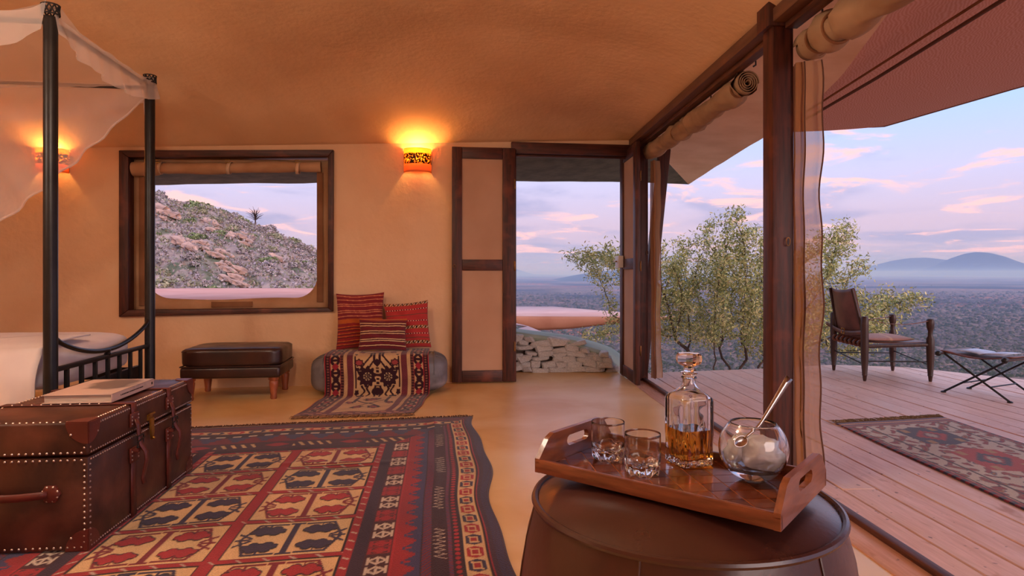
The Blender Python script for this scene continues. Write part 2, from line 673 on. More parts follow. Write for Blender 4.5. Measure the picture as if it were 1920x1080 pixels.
tr = thing('trim_2', RM(1.43, 3.05, 0), A_ROOM, 'dark red brown timber post in the middle of the terrace opening', kind='structure')
room_box(MB(), 1.385, 1.475, 3.0, 3.11, 0.0, 2.19).build('post', MT['wood_z'], tr, bevel=0.006)
room_box(MB(), 1.36, 1.50, 2.985, 3.125, 2.18, 2.62).build('post_head', MT['wood_z'], tr, bevel=0.006)
room_box(MB(), 1.476, 1.496, 3.02, 3.10, 0.0, 2.18).build('stop_batten', MT['wood_z'], tr, bevel=0.003)
rg = MB()
c = RM(1.455, 2.992, 1.15)
rg.tube([c + Vector((0.009 * math.cos(a), -0.004, 0.02 * math.sin(a))) for a in np.linspace(0, 6.283, 17)[:-1]], 0.0025, 6, closed=True)
rg.build('ring', MT['bronze'], tr)

tr = thing('trim_3', RM(1.48, 5.92, 0), A_ROOM, 'dark red brown corner post beside the open door', kind='structure')
room_box(MB(), 1.425, 1.53, 5.86, 6.0, 0.0, 2.26).build('post', MT['wood_z'], tr, bevel=0.006)
c = RM(1.52, 5.855, 1.19)
rg = MB()
rg.tube([c + Vector((0.009 * math.cos(a), -0.004, 0.02 * math.sin(a))) for a in np.linspace(0, 6.283, 17)[:-1]], 0.0025, 6, closed=True)
rg.build('ring', MT['bronze'], tr)

tr = thing('trim_4', RM(1.43, 2, 0), A_ROOM, 'worn timber threshold between the cement floor and the deck', kind='structure')
MT['deck_wood'] = None


def deck_material(name, tint):
    m, nt, b = nodes(name)
    N, Lk = nt.nodes.new, nt.links.new
    setp(b, rough=0.5, spec=0.5)
    tc = N('ShaderNodeTexCoord')
    oi = N('ShaderNodeObjectInfo')
    va = N('ShaderNodeVectorMath'); va.operation = 'MULTIPLY_ADD'
    cm = N('ShaderNodeCombineXYZ')
    for i in range(3):
        Lk(oi.outputs['Random'], cm.inputs[i])
    va.inputs[1].default_value = (31, 17, 23)
    Lk(cm.outputs[0], va.inputs[0])
    Lk(tc.outputs['Object'], va.inputs[2])

    def nz(scale, stretch, detail=5, dist=0.0):
        mp = N('ShaderNodeMapping'); mp.inputs['Scale'].default_value = stretch
        Lk(va.outputs[0], mp.inputs[0])
        n = N('ShaderNodeTexNoise')
        n.inputs['Scale'].default_value = scale
        n.inputs['Detail'].default_value = detail
        n.inputs['Distortion'].default_value = dist
        Lk(mp.outputs[0], n.inputs['Vector'])
        return n.outputs['Fac']

    def rng_(f, lo, hi, a=0.0, b_=1.0):
        r = N('ShaderNodeMapRange')
        r.inputs['From Min'].default_value = lo; r.inputs['From Max'].default_value = hi
        r.inputs['To Min'].default_value = a; r.inputs['To Max'].default_value = b_
        Lk(f, r.inputs[0])
        return r.outputs[0]

    def mixc(fac, A, B):
        mx = N('ShaderNodeMix'); mx.data_type = 'RGBA'
        Lk(fac, mx.inputs['Factor'])
        if isinstance(A, tuple):
            mx.inputs['A'].default_value = rgba(A)
        else:
            Lk(A, mx.inputs['A'])
        mx.inputs['B'].default_value = rgba(B)
        return mx.outputs['Result']
    grain = nz(10, (7, 0.6, 7), 6, 0.4)
    c = mixc(rng_(grain, 0.3, 0.7), tint, tuple(k * 0.82 for k in tint))
    c = mixc(rng_(nz(1.6, (1.5, 0.7, 1)), 0.45, 0.75), c, lin(222, 188, 172))
    c = mixc(rng_(nz(13, (1.0, 0.45, 1), 2, 0.6), 0.66, 0.76, 0, 0.8), c, lin(176, 122, 84))
    c = mixc(rng_(nz(34, (1.0, 0.7, 1), 1), 0.72, 0.78, 0, 0.75), c, lin(100, 72, 66))
    Lk(c, b.inputs['Base Color'])
    Lk(rng_(grain, 0.3, 0.7, 0.38, 0.6), b.inputs['Roughness'])
    bp = N('ShaderNodeBump'); bp.inputs['Strength'].default_value = 0.2; bp.inputs['Distance'].default_value = 0.003
    Lk(grain, bp.inputs['Height'])
    Lk(bp.outputs[0], b.inputs['Normal'])
    return m


MT['deck_wood'] = deck_material('weathered_deck_timber', lin(228, 182, 162))
MT['sill_wood'] = deck_material('worn_sill_timber', lin(214, 158, 126))
room_box(MB(), 1.355, 1.50, -1.9, 5.98, -0.04, 0.006).build('sill_board', MT['sill_wood'], tr, bevel=0.006)
room_box(MB(), 1.475, 1.515, -1.9, 5.98, 0.004, 0.03).build('sill_stop', MT['wood_y'], tr, bevel=0.006)

# ------------------------------------------------------------------ deck of separate planks
dk = thing('deck', RM(3.5, 3, -0.03), A_ROOM, 'terrace deck of weathered pinkish planks', kind='structure')
ends_x = [1.4, 1.81, 2.95, 3.83, 4.54, 5.07, 5.6, 6.4]
ends_y = [6.38, 6.45, 6.66, 6.90, 6.70, 5.95, 5.2, 3.9]
x = 1.525
while x < 6.3:
    w = 0.158 + random.uniform(-0.012, 0.012)
    ye = float(np.interp(x + w / 2, ends_x, ends_y)) + random.uniform(-0.012, 0.012)
    ya = float(np.interp(x, ends_x, ends_y)); yb_ = float(np.interp(x + w, ends_x, ends_y))
    y0 = -1.9
    cuts = [y0]
    if random.random() < 0.45:
        cuts.append(random.uniform(1.2, 4.6))
    cuts.append(None)
    for a, b in zip(cuts[:-1], cuts[1:]):
        dz = random.uniform(-0.002, 0.002)
        z1 = -0.012 + dz
        vs = []
        for z in (z1 - 0.03, z1):
            for yy in (0, 1):
                for xx in (x, x + w):
                    e = (ya if xx == x else yb_) if b is None else b - 0.002
                    vs.append(RM(xx, (a + 0.002) if yy == 0 else e, z))
        pb = MB()
        pb.add(vs, [(0, 2, 3, 1), (4, 5, 7, 6), (0, 1, 5, 4), (2, 6, 7, 3), (0, 4, 6, 2), (1, 3, 7, 5)])
        pb.build('plank', MT['deck_wood'], dk, bevel=0.003, seg=1)
    x += w + 0.008
jo = MB()
for y in np.arange(-1.6, 6.0, 0.9):
    room_box(jo, 1.53, 4.9 if y > 4 else 6.0, y, y + 0.06, -0.16, -0.046)
jo.build('joists', MT['black'], dk)

# ------------------------------------------------------------------ window in the back wall
wr = thing('window_1', WL((w_a + w_b) / 2, 0, z_lo), A_WALL, 'wide red brown timber window frame holding a cut-out canvas screen', kind='structure')
oc = [wl(226, 283), wl(626.5, 282), wl(625.5, 584), wl(226, 594)]      # outer corners, slightly out of true
ic = [wl(244, 296), wl(616, 295), wl(616, 577), wl(244, 581)]
names = ['top', 'right', 'bottom', 'left']
for k in range(4):
    a, b, c_, d_ = oc[k], oc[(k + 1) % 4], ic[(k + 1) % 4], ic[k]
    bb = MB()
    vs = [WL(p[0], d, p[1]) for d in (-0.035, 0.12) for p in (a, b, c_, d_)]
    bb.add(vs, [(0, 1, 2, 3), (7, 6, 5, 4), (0, 4, 5, 1), (1, 5, 6, 2), (2, 6, 7, 3), (3, 7, 4, 0)])
    bb.build('frame_bar', MT['wood_x'] if k % 2 == 0 else MT['wood_z'], wr, bevel=0.006)
# canvas screen with a rounded opening
cw0, cz1 = wl(240, 291)
cw1, cz0 = wl(620, 586)
hw0, hz1 = wl(268, 303)
hw1, hz0 = wl(592, 560)
hz0l = hz0 - 0.0
Rr = 0.20
path_o, path_i = [], []
NS = 24


def rect_ray(cx, cz, dx, dz):
    ts = []
    if dx > 1e-9: ts.append((cw1 - cx) / dx)
    if dx < -1e-9: ts.append((cw0 - cx) / dx)
    if dz > 1e-9: ts.append((cz1 - cz) / dz)
    if dz < -1e-9: ts.append((cz0 - cz) / dz)
    return min(ts)


cx, cz = (hw0 + hw1) / 2, (hz0 + hz1) / 2
inner = []
for (sx, sz, a0) in ((1, 1, 0), (-1, 1, 90), (-1, -1, 180), (1, -1, 270)):
    R = 0.05 if sz > 0 else Rr
    ox = (hw1 - R) if sx > 0 else (hw0 + R)
    oz = (hz1 - R) if sz > 0 else (hz0 + R)
    for k in range(9):
        a = math.radians(a0 + 90 * k / 8)
        inner.append((ox + R * math.cos(a), oz + R * math.sin(a)))
dense = []
for k in range(len(inner)):
    p, q = inner[k], inner[(k + 1) % len(inner)]
    L_ = math.hypot(q[0] - p[0], q[1] - p[1])
    m_ = max(1, int(L_ / 0.06))
    for i in range(m_):
        dense.append((p[0] + (q[0] - p[0]) * i / m_, p[1] + (q[1] - p[1]) * i / m_))
cbm = MB()
P = [[], [], []]
for (px_, pz_) in dense:
    dx, dz = px_ - cx, pz_ - cz
    t_ = rect_ray(cx, cz, dx, dz)
    ow, oz = cx + dx * t_, cz + dz * t_
    wob = 0.006 * noise.noise(Vector((px_ * 5, pz_ * 5, 0)))
    P[0].append(WL(ow, 0.075, oz))
    P[1].append(WL((ow + px_) / 2, 0.07 + wob, (oz + pz_) / 2))
    P[2].append(WL(px_, 0.072 + wob, pz_ + 0.008 * math.sin(px_ * 6)))
cbm.grid(P, wrap=True)
scr = cbm.build('canvas_screen', MT['canvas'], wr, solid=0.006)
vs_ = MB()
for (xa, xb, ya_, yb_) in ((255, 268, 330, 574), (592, 604, 322, 567), (392, 470, 566, 577)):
    (wa_, za_), (wb2, zb2) = wl(xa, yb_), wl(xb, ya_)
    m_ = MB()
    wall_box(wa_, wb2, za_, zb2, m_, 0.052, 0.062)
    m_.build('fastening_strip', MT['canvas_dark'], scr, bevel=0.002)
# rolled flap with three straps
(wa_, za_), (wb2, zb2) = wl(246, 316), wl(601, 311)
pts, rs = [], []
for k in range(40):
    s = k / 39
    w_ = wa_ + (wb2 - wa_) * s
    r_ = 0.050 + 0.004 * math.sin(s * 19)
    for px_ in (300, 428, 558):
        r_ -= 0.008 * math.exp(-((w_ - wl(px_, 300)[0]) / 0.03) ** 2)
    if k < 6:
        r_ += 0.012
    pts.append(WL(w_, 0.035, za_ + (zb2 - za_) * s + 0.004 * math.sin(s * 11)))
    rs.append(r_)
fm = MB().tube(pts, rs, 16)
flap = fm.build('rolled_flap', MT['canvas'], wr, smooth=50)
(wa_, za_), (wb2, zb2) = wl(575, 306), wl(601, 306)
for px_ in (298, 428, 558):
    w_, z_ = wl(px_, 314)
    sm = MB()
    ring = [WL(w_ + 0.008 * math.sin(a), 0.035 + 0.053 * math.cos(a), z_ + 0.053 * math.sin(a)) for a in np.linspace(0, 6.283, 21)[:-1]]
    sm.grid([[p + WX * d for p in ring] for d in (-0.014, 0.014)], wrap=True)
    st = sm.build('strap', MT['strap_webbing'], flap, solid=0.004)
    bm_ = MB()
    bm_.tube([WL(w_ + dx, -0.02, z_ + 0.05 + dz) for dx, dz in ((-0.018, -0.01), (0.018, -0.01), (0.018, 0.012), (-0.018, 0.012))], 0.003, 6, closed=True)
    bm_.build('buckle', MT['brass'], flap)

# ------------------------------------------------------------------ door: frame and two open leaves
trd = thing('trim_5', WL((w_da + w_db) / 2, 0, 0), A_WALL, 'dark red brown timber frame around the open doorway', kind='structure')
(h0, hz_), (h1, hz2) = wl(958, 286), wl(1196, 273)
m_ = MB(); wall_box(h0, h1, hz_ - 0.01, hz2, m_, -0.03, 0.1); m_.build('header', MT['wood_x'], trd, bevel=0.006)
m_ = MB(); wall_box(h0, h1, hz_ - 0.03, hz_ - 0.012, m_, 0.02, 0.06); m_.build('head_stop', MT['wood_x'], trd, bevel=0.003)
m_ = MB(); wall_box(h0, wl(967.5, 400)[0], 0.0, hz_, m_, -0.02, 0.1); m_.build('jamb', MT['wood_z'], trd, bevel=0.005)
m_ = MB(); wall_box(wl(1186, 400)[0], h1, 0.0, hz_, m_, 0.0, 0.3); m_.build('jamb', MT['wood_z'], trd, bevel=0.005)


def leaf_part(root, name, xs, zs, y0, y1, mt, **kw):
    return part(root, name, MB().box(xs[0], xs[1], y0, y1, zs[0], zs[1]), mt, **kw)


def make_leaf(name, loc, rz, W, H, label):
    """a framed two-panel leaf; local x along the leaf from its free edge, y through its thickness"""
    r = thing(name, loc, rz, label, kind='structure')
    T = 0.022
    rails = [(0.0, 0.105), (0.475 * H, 0.475 * H + 0.10), (H - 0.105, H)]
    leaf_part(r, 'stile', (0, 0.09), (0, H), -T, T, MT['wood_z'], bevel=0.004)
    leaf_part(r, 'stile', (W - 0.115, W), (0, H), -T, T, MT['wood_z'], bevel=0.004)
    for z0, z1 in rails:
        leaf_part(r, 'rail', (0.091, W - 0.116), (z0, z1), -T + 0.003, T - 0.003, MT['wood_x'], bevel=0.004)
    leaf_part(r, 'cloth_panel', (0.085, W - 0.11), (rails[0][1] - 0.01, rails[1][0] + 0.01), -0.006, 0.006, MT['door_cloth'])
    leaf_part(r, 'cloth_panel', (0.085, W - 0.11), (rails[1][1] - 0.01, rails[2][0] + 0.01), -0.006, 0.006, MT['door_cloth'])
    return r


wa_ = wl(847, 500)[0]
wb2 = wl(964, 500)[0]
zt_ = wl(900, 279)[1]
d1 = make_leaf('door_1', WL(wa_, -0.055, 0.012), A_WALL, wb2 - wa_, zt_ - 0.012, 'two-panel door leaf folded back flat against the ochre wall')
m_ = MB().tube([(0.022 + 0.013 * math.cos(a), -0.026, 1.05 + 0.013 * math.sin(a)) for a in np.linspace(0, 6.283, 13)[:-1]], 0.003, 6, closed=True)
part(d1, 'ring_pull', m_, MT['bronze'])
W1 = wb2 - wa_
for z in (0.32, 1.05, 1.8):
    part(d1, 'hinge', MB().box(W1 - 0.012, W1 + 0.006, -0.027, -0.012, z - 0.045, z + 0.045), MT['bronze'], bevel=0.002)
pn, pf = Vector((1.113, 5.66, 0.012)), Vector((1.083, 6.30, 0.012))
ang = math.atan2(pf.y - pn.y, pf.x - pn.x)
d2 = make_leaf('door_2', pn, ang, (pf - pn).length, 2.155, 'two-panel door leaf standing open at right angles beside the corner post')
W2 = (pf - pn).length
part(d2, 'lock_case', MB().box(W2 - 0.16, W2 - 0.005, 0.022, 0.07, 1.04, 1.155), MT['white'], bevel=0.004)
hb = MB()
hb.tube([(W2 - 0.09, 0.07, 1.10), (W2 - 0.09, 0.10, 1.10)], 0.007, 8)
hb.tube([(W2 - 0.08, 0.10, 1.10), (W2 - 0.12, 0.102, 1.102), (W2 - 0.19, 0.10, 1.098)], 0.007, 8)
part(d2, 'handle', hb, MT['brass'])
for z in (0.3, 1.05, 1.85):
    part(d2, 'hinge', MB().box(-0.006, 0.012, -0.03, -0.02, z - 0.045, z + 0.045), MT['bronze'], bevel=0.002)

# ================================================================== LAMPS
def make_sconce(px, label):
    w_, _ = wl(px, 300)
    z0 = wl(px, 325)[1]
    z1 = wl(px, 281)[1]
    r = thing('wall_sconce', WL(w_, 0, z0), A_WALL, label, 'wall lamp', 'pierced half-round wall lamps')
    R, H = 0.122, z1 - z0
    DEP = 0.115

    def band(a, b, name, mt):
        P = []
        for z in np.linspace(a, b, 5):
            P.append([(R * math.cos(t), -DEP * abs(math.sin(t)) ** 0.8 - 0.004, z) for t in np.linspace(0, math.pi, 33)])
        return part(r, name, MB().grid(P), mt, solid=0.003, smooth=60)
    band(H * 0.34, H * 0.78, 'pierced_band', MT['pierced'])
    band(H * 0.775, H, 'shade_top', MT['shade'])
    band(0, H * 0.345, 'shade_base', MT['shade_low'])
    part(r, 'back_plate', MB().box(-R, R, -0.008, 0.0, 0.02, H - 0.02), MT['copper'], bevel=0.002)
    part(r, 'bulb_holder', MB().lathe([(0.016, 0.015), (0.016, 0.075), (0.012, 0.08)], 12, (0, -0.05, 0)), MT['white'])
    part(r, 'bulb', MB().ball((0, -0.05, 0.112), 0.024, 12, 8, 1.2), MT['bulb'])
    ld = bpy.data.lights.new('sconce_light', 'POINT')
    ld.energy = SCONCE_W
    ld.color = (1.0, 0.50, 0.12)
    ld.shadow_soft_size = 0.028
    lo = bpy.data.objects.new('sconce_light', ld)
    COL.objects.link(lo)
    lo.parent = r
    lo.location = (0, -0.05, 0.155)
    return r


SCONCE_W = 6.0
FILL_E = 25.0  # glow of the added, unseen fill globes


def pierced_material():
    m, nt, b = nodes('pierced_black_metal')
    N, Lk = nt.nodes.new, nt.links.new
    setp(b, rough=0.5, metal=0.6)
    b.inputs['Base Color'].default_value = rgba(lin(30, 20, 14))
    tr = N('ShaderNodeBsdfTranslucent'); tr.inputs[0].default_value = (0.8, 0.38, 0.10, 1)
    tc = N('ShaderNodeTexCoord')
    v = N('ShaderNodeTexNoise')
    v.inputs['Scale'].default_value = 75
    v.inputs['Detail'].default_value = 1
    v.inputs['Distortion'].default_value = 0.6
    Lk(tc.outputs['Object'], v.inputs['Vector'])
    g = N('ShaderNodeMath'); g.operation = 'GREATER_THAN'; g.inputs[1].default_value = 0.56
    Lk(v.outputs['Fac'], g.inputs[0])
    mx = N('ShaderNodeMixShader')
    Lk(g.outputs[0], mx.inputs[0]); Lk(b.outputs[0], mx.inputs[1]); Lk(tr.outputs[0], mx.inputs[2])
    Lk(mx.outputs[0], nt.nodes['Material Output'].inputs['Surface'])
    return m


MT['pierced'] = pierced_material()
MT['shade'] = sheer('amber_parchment', (0.85, 0.45, 0.14), 0.0, 0.6)
MT['shade_low'] = sheer('copper_parchment', (0.75, 0.30, 0.12), 0.0, 0.45)
MT['copper'] = mat('copper', lin(170, 92, 52), rough=0.4, metal=0.7)
m, nt, b = nodes('lit_bulb')
b.inputs['Emission Color'].default_value = (1.0, 0.62, 0.22, 1)
b.inputs['Emission Strength'].default_value = 30
MT['bulb'] = m
make_sconce(783, 'pierced half-round wall lamp glowing between the window and the folded door')
make_sconce(101, 'pierced half-round wall lamp glowing behind the bed posts and net')


def fill_globe(x, y, z, R, power, label):  # invented light globe out of view, added to brighten the interior
    p = RM(x, y, z)
    r = thing('fill_globe', p, 0, label, 'fill light', 'added fill light globes out of view')
    part(r, 'glow_shell', MB().lathe([(max(0.03, R * math.sin(math.pi * k / 16)), -R * 0.9 * math.cos(math.pi * k / 16)) for k in range(17)], 32), MT['fill_glow'], smooth=180)
    part(r, 'cord', MB().tube([(0, 0, R * 0.9), (0, 0, 3.3 - z)], 0.006, 6), MT['black'])
    part(r, 'wire_ring', MB().tube([(0.05 * math.cos(a), 0.05 * math.sin(a), R * 0.9) for a in np.linspace(0, 6.283, 17)[:-1]], 0.005, 6, closed=True), MT['iron'])
    return r


m, nt, b = nodes('fill_emission')  # emissive skin of the added fill globes
b.inputs['Base Color'].default_value = (0.9, 0.8, 0.65, 1)
b.inputs['Emission Color'].default_value = (1.0, 0.84, 0.68, 1)
b.inputs['Emission Strength'].default_value = FILL_E
MT['fill_glow'] = m
fill_globe(-1.15, 1.75, 2.42, 0.2, 0, 'unseen fill light globe added over the middle of the room')
fill_globe(-3.5, 1.7, 2.42, 0.2, 0, 'unseen fill light globe added beside the head of the bed')

# ================================================================== TERRACE CANVAS
# rolled blinds under the beam
MT['blind'] = mat('rolled_blind_canvas', lin(170, 136, 106), lin(150, 116, 88), scale=6, bump=0.2, bscale=18, bdist=0.01, rough=0.9, spec=0.1)


def rolled_blind(p, q, rad, pinches, label, spiral=True, tail=0):
    r = thing('rolled_blind', p, 0, label, 'blind', 'rolled canvas blinds under the beam')
    pts, rs = [], []
    Nn = 90
    d = (q - p)
    for k in range(Nn):
        s = k / (Nn - 1)
        rr = rad * (1 + 0.05 * math.sin(s * 23) + 0.03 * math.sin(s * 51))
        for pc in pinches:
            rr *= 1 - 0.40 * math.exp(-((s - pc) / 0.014) ** 2)
            rr *= 1 + 0.16 * math.exp(-((s - pc - 0.045) / 0.028) ** 2) + 0.08 * math.exp(-((s - pc + 0.045) / 0.03) ** 2)
        c = p + d * s + Vector((0, 0, -0.01 * math.sin(math.pi * s) + 0.004 * math.sin(s * 40)))
        pts.append(c); rs.append(rr)
    mb = MB().tube(pts, rs, 28, cap=False)
    # creases
    for i, v in enumerate(mb.v):
        v = Vector(v)
        nn = noise.noise(v * 8) * 0.014 + noise.noise(Vector((v.x * 26 + v.y * 9, v.y * 7, v.z * 26))) * 0.011
        k = i // 28
        if k < Nn:
            o = (v - pts[k]).normalized()
            v = v + o * nn
        mb.v[i] = tuple(v)
    mb.build('canvas_roll', MT['blind'], r, smooth=60)
    if spiral:
        e = p if spiral == 'p' else q
        ax = (p - q).normalized() if spiral == 'p' else (q - p).normalized()
        s1 = ax.cross(Vector((0, 0, 1))).normalized()
        s2 = s1.cross(ax)
        row0, row1 = [], []
        for k in range(150):
            a = k * 0.19
            rr = 0.010 + (rad * 0.97 - 0.010) * k / 149
            row0.append(e + (s1 * math.cos(a) + s2 * math.sin(a) * 1.05) * rr - ax * 0.02)
            row1.append(e + (s1 * math.cos(a) + s2 * math.sin(a) * 1.05) * rr + ax * 0.045)
        MB().grid([row0, row1]).build('rolled_end', MT['blind'], r, solid=0.0035, smooth=180)
        MB().tube([e - ax * 0.03, e - ax * 0.022], rad * 0.93, 20).build('roll_core', MT['canvas_dark'], r)
    for pc in pinches:
        k = int(pc * (Nn - 1))
        c = pts[k]
        ax = d.normalized()
        s1 = ax.cross(Vector((0, 0, 1))).normalized(); s2 = s1.cross(ax)
        MB().tube([c + (s1 * math.cos(a) + s2 * math.sin(a)) * (rs[k] + 0.004) for a in np.linspace(0, 6.283, 25)[:-1]], 0.007, 6, closed=True).build('strap', MT['canvas_dark'], r)
        MB().tube([c + s2 * rs[k], c + s2 * (rs[k] + 0.05) - s1 * 0.03], 0.006, 6).build('hanger', MT['canvas_dark'], r)
    return r


rolled_blind(RM(1.525, 5.78, 2.108), RM(1.525, 3.66, 2.098), 0.068, (0.40, 0.54, 0.96), 'rolled canvas blind tied in bunches between the corner post and the middle post', spiral='q')
rolled_blind(RM(1.56, 2.96, 2.085), RM(1.56, 0.6, 2.10), 0.074, (0.03, 0.10, 0.45), 'rolled canvas blind beginning at the middle post above the gathered mesh curtain', spiral='p')

# gathered mesh curtains
MT['mesh'] = sheer('brown_mosquito_mesh', lin(206, 158, 118), 0.34, 0.5)
MT['mesh_thick'] = sheer('folded_mesh', lin(176, 122, 82), 0.08, 0.4)
MT['hem'] = mat('dark_hem_tape', lin(92, 56, 38), rough=0.8)


def curtain(name, pts, z0, z1, amp, waves, label, dense, drift=0.0):
    """hanging mesh: pts = plan polyline, gathered in folds"""
    P0 = Vector(pts[0]); 
    r = thing(name, (P0.x, P0.y, z0), 0, label, 'curtain', 'gathered mesh curtains')
    cum = [0]
    for a, b in zip(pts[:-1], pts[1:]):
        cum.append(cum[-1] + (Vector(b) - Vector(a)).length)
    rows = []
    NZ, NU = 46, 60
    for i in range(NZ):
        s = i / (NZ - 1)
        z = z0 + (z1 - z0) * s
        row = []
        for j in range(NU):
            q = j / (NU - 1) * cum[-1]
            k = max(0, min(len(pts) - 2, int(np.searchsorted(cum, q, 'right')) - 1))
            f = (q - cum[k]) / (cum[k + 1] - cum[k])
            a, b = Vector(pts[k]), Vector(pts[k + 1])
            c = a + (b - a) * f
            d = (b - a).normalized()
            nrm = Vector((-d.y, d.x, 0))
            ph = q / cum[-1] * waves * 6.283
            off = amp * math.sin(ph + 0.7 * math.sin(z * 3 + ph)) 
            sway = 0.005 * math.sin(z * 7.5 + 1.0) + 0.004 * math.sin(z * 17)
            row.append(Vector((c.x, c.y, z)) + nrm * off + d * (sway * (0.4 + f)) + d * drift * (1 - s) * f)
        rows.append(row)
    nd = int(NU * dense)
    MB().grid([row[:nd + 1] for row in rows]).build('folded_mesh', MT['mesh_thick'], r, smooth=180)
    MB().grid([row[nd:] for row in rows]).build('mesh_panel', MT['mesh'], r, smooth=180)
    for k in (nd, NU - 1):
        MB().tube([rows[i][k] for i in range(NZ)], 0.004, 6).build('hem', MT['hem'], r)
    return r


c0, c1, c2 = RM(1.502, 3.06), RM(1.512, 2.985), RM(1.60, 2.955)
curtain('mesh_curtain', [(c0.x, c0.y, 0), (c1.x, c1.y, 0), (c2.x, c2.y, 0)], 0.035, 2.008, 0.012, 2.5,
        'sheer brown mesh curtain gathered against the middle post', 0.55)
c0, c1 = RM(1.50, 3.16), RM(1.53, 3.30)
curtain('mesh_curtain', [(c0.x, c0.y, 0), (c1.x, c1.y, 0)], 0.035, 2.10, 0.008, 2,
        'narrow mesh curtain edge hanging close behind the middle post', 0.7)
c0, c1, c2 = RM(1.545, 5.83), RM(1.565, 5.78), RM(1.625, 5.82)
curtain('mesh_curtain', [(c0.x, c0.y, 0), (c1.x, c1.y, 0), (c2.x, c2.y, 0)], 0.035, 2.03, 0.012, 2,
        'gathered mesh curtain hanging beside the corner post', 0.6, drift=0.03)

# leaning pole outside that props the overhang
pl = MB().bar(RM(1.85, 6.45, 2.26), RM(1.61, 6.45, -0.05), 0.11, 0.11, up=(0, 1, 0))
tag(pl.build('leaning_pole', MT['wood_z'], origin='base', bevel=0.006), 'leaning square timber pole propping the overhang outside the corner post', 'pole')

# awning sail over the terrace
def awning_material():
    m, nt, b = nodes('mauve_shade_cloth')
    N, Lk = nt.nodes.new, nt.links.new
    nt.nodes.remove(b)
    tc = N('ShaderNodeTexCoord')
    mp = N('ShaderNodeMapping'); mp.inputs['Rotation'].default_value = (0, 0, 0.5); mp.inputs['Scale'].default_value = (1, 1, 0)
    Lk(tc.outputs['Object'], mp.inputs[0])
    w = N('ShaderNodeTexWave')
    w.inputs['Scale'].default_value = 16
    w.inputs['Distortion'].default_value = 14
    w.inputs['Detail'].default_value = 2
    w.inputs['Detail Scale'].default_value = 0.5
    Lk(mp.outputs[0], w.inputs['Vector'])
    r = N('ShaderNodeMapRange')
    r.inputs['To Min'].default_value = 0.0; r.inputs['To Max'].default_value = 0.5
    Lk(w.outputs['Fac'], r.inputs[0])
    mx = N('ShaderNodeMix'); mx.data_type = 'RGBA'
    mx.inputs['A'].default_value = rgba(lin(204, 150, 128)); mx.inputs['B'].default_value = rgba(lin(224, 182, 168))
    Lk(r.outputs[0], mx.inputs['Factor'])
    d = N('ShaderNodeBsdfDiffuse'); t = N('ShaderNodeBsdfTranslucent')
    Lk(mx.outputs['Result'], d.inputs[0]); Lk(mx.outputs['Result'], t.inputs[0])
    ms = N('ShaderNodeMixShader'); ms.inputs[0].default_value = 0.4
    Lk(d.outputs[0], ms.inputs[1]); Lk(t.outputs[0], ms.inputs[2])
    Lk(ms.outputs[0], nt.nodes['Material Output'].inputs['Surface'])
    return m


MT['awning'] = awning_material()
ar = thing('awning', RM(2.6, 5.9, 2.3), 0, 'mauve shade cloth awning stretched out from the overhang over the deck', 'awning')
inn = [(6.3, 2.50, 2.34), (5.9, 2.50, 2.36), (4.9, 2.43, 2.36), (4.1, 2.26, 2.38), (3.05, 1.92, 2.40), (2.0, 1.75, 2.42), (0, 1.7, 2.45), (-1.5, 1.7, 2.45)]
p0 = at(1450, 239, 6.15); p1 = at(1655, 237, 6.5); p2 = at(1920, 160, 5.6)
outp = [(p0.x, p0.y, p0.z), (p1.x, p1.y, p1.z), (p2.x, p2.y, p2.z), (5.35, 4.3, 2.72), (5.9, 3.0, 2.80), (6.3, 1.5, 2.86), (6.4, 0.0, 2.9), (6.4, -1.5, 2.9)]
M1, M2 = 70, 30
ti = np.linspace(0, 7, M1)
inw = np.array([list(RM(b, a, c)) for a, b, c in inn])
ouw = np.array(outp)
I = np.stack([np.interp(ti, range(8), inw[:, k]) for k in range(3)], -1)
O = np.stack([np.interp(ti, range(8), ouw[:, k]) for k in range(3)], -1)
rows = []
for j in range(M2):
    s = j / (M2 - 1)
    R_ = I + (O - I) * s
    R_[:, 2] -= 0.05 * math.sin(math.pi * s) * np.clip(ti / 1.5, 0, 1) 
    rows.append([Vector(p) for p in R_])
MB().grid(rows).build('shade_cloth', MT['awning'], ar, solid=0.006, smooth=180)
ed = [Vector(p) for p in O]
MB().tube(ed, 0.012, 6).build('hem', MT['canvas_dark'], ar)
a_, b_ = at(1500, 230, 5.35), at(1890, -6, 3.05)
MB().tube([a_, (a_ + b_) / 2 + Vector((0, 0, -0.012)), b_, b_ + (b_ - a_) * 0.8], 0.011, 8).build('ridge_rope', MT['hem'], ar)
a_, b_ = at(1500, 217, 5.4), at(1850, -6, 3.15)
MB().tube([a_, b_, b_ + (b_ - a_) * 0.8], 0.008, 8).build('seam_cord', MT['canvas_dark'], ar)

# ================================================================== BED
def xf(o):
    return Matrix.LocRotScale(o.location, o.rotation_euler, o.scale)


A_BED = math.radians(7.5)
BW, BL = 1.225, 2.05
bed = thing('four_poster_bed', (-2.451, 3.40, 0), A_BED, 'black iron four-poster bed with white bedding and an arched foot rail', 'bed')
for (x, y) in ((0, 0), (0, BW), (-BL, 0), (-BL, BW)):
    part(bed, 'post', MB().lathe([(0.036, 0.0), (0.034, 0.03), (0.034, 2.345), (0.030, 2.36)], 20, (x, y, 0)), MT['iron'])
def rail(a, b, w, h, name='rail'):
    return part(bed, name, MB().bar(a, b, w, h), MT['iron'], bevel=0.004)
rail((0, 0.03, 0.48), (0, BW - 0.03, 0.48), 0.026, 0.026, 'foot_rail')
rail((0, 0.03, 0.20), (0, BW - 0.03, 0.20), 0.026, 0.03, 'foot_rail')
pts = []
for k in range(25):
    s = k / 24
    pts.append((0, 0.03 + (BW - 0.06) * s, 0.655 - 0.135 * (math.sin(math.pi * s) ** 0.75)))
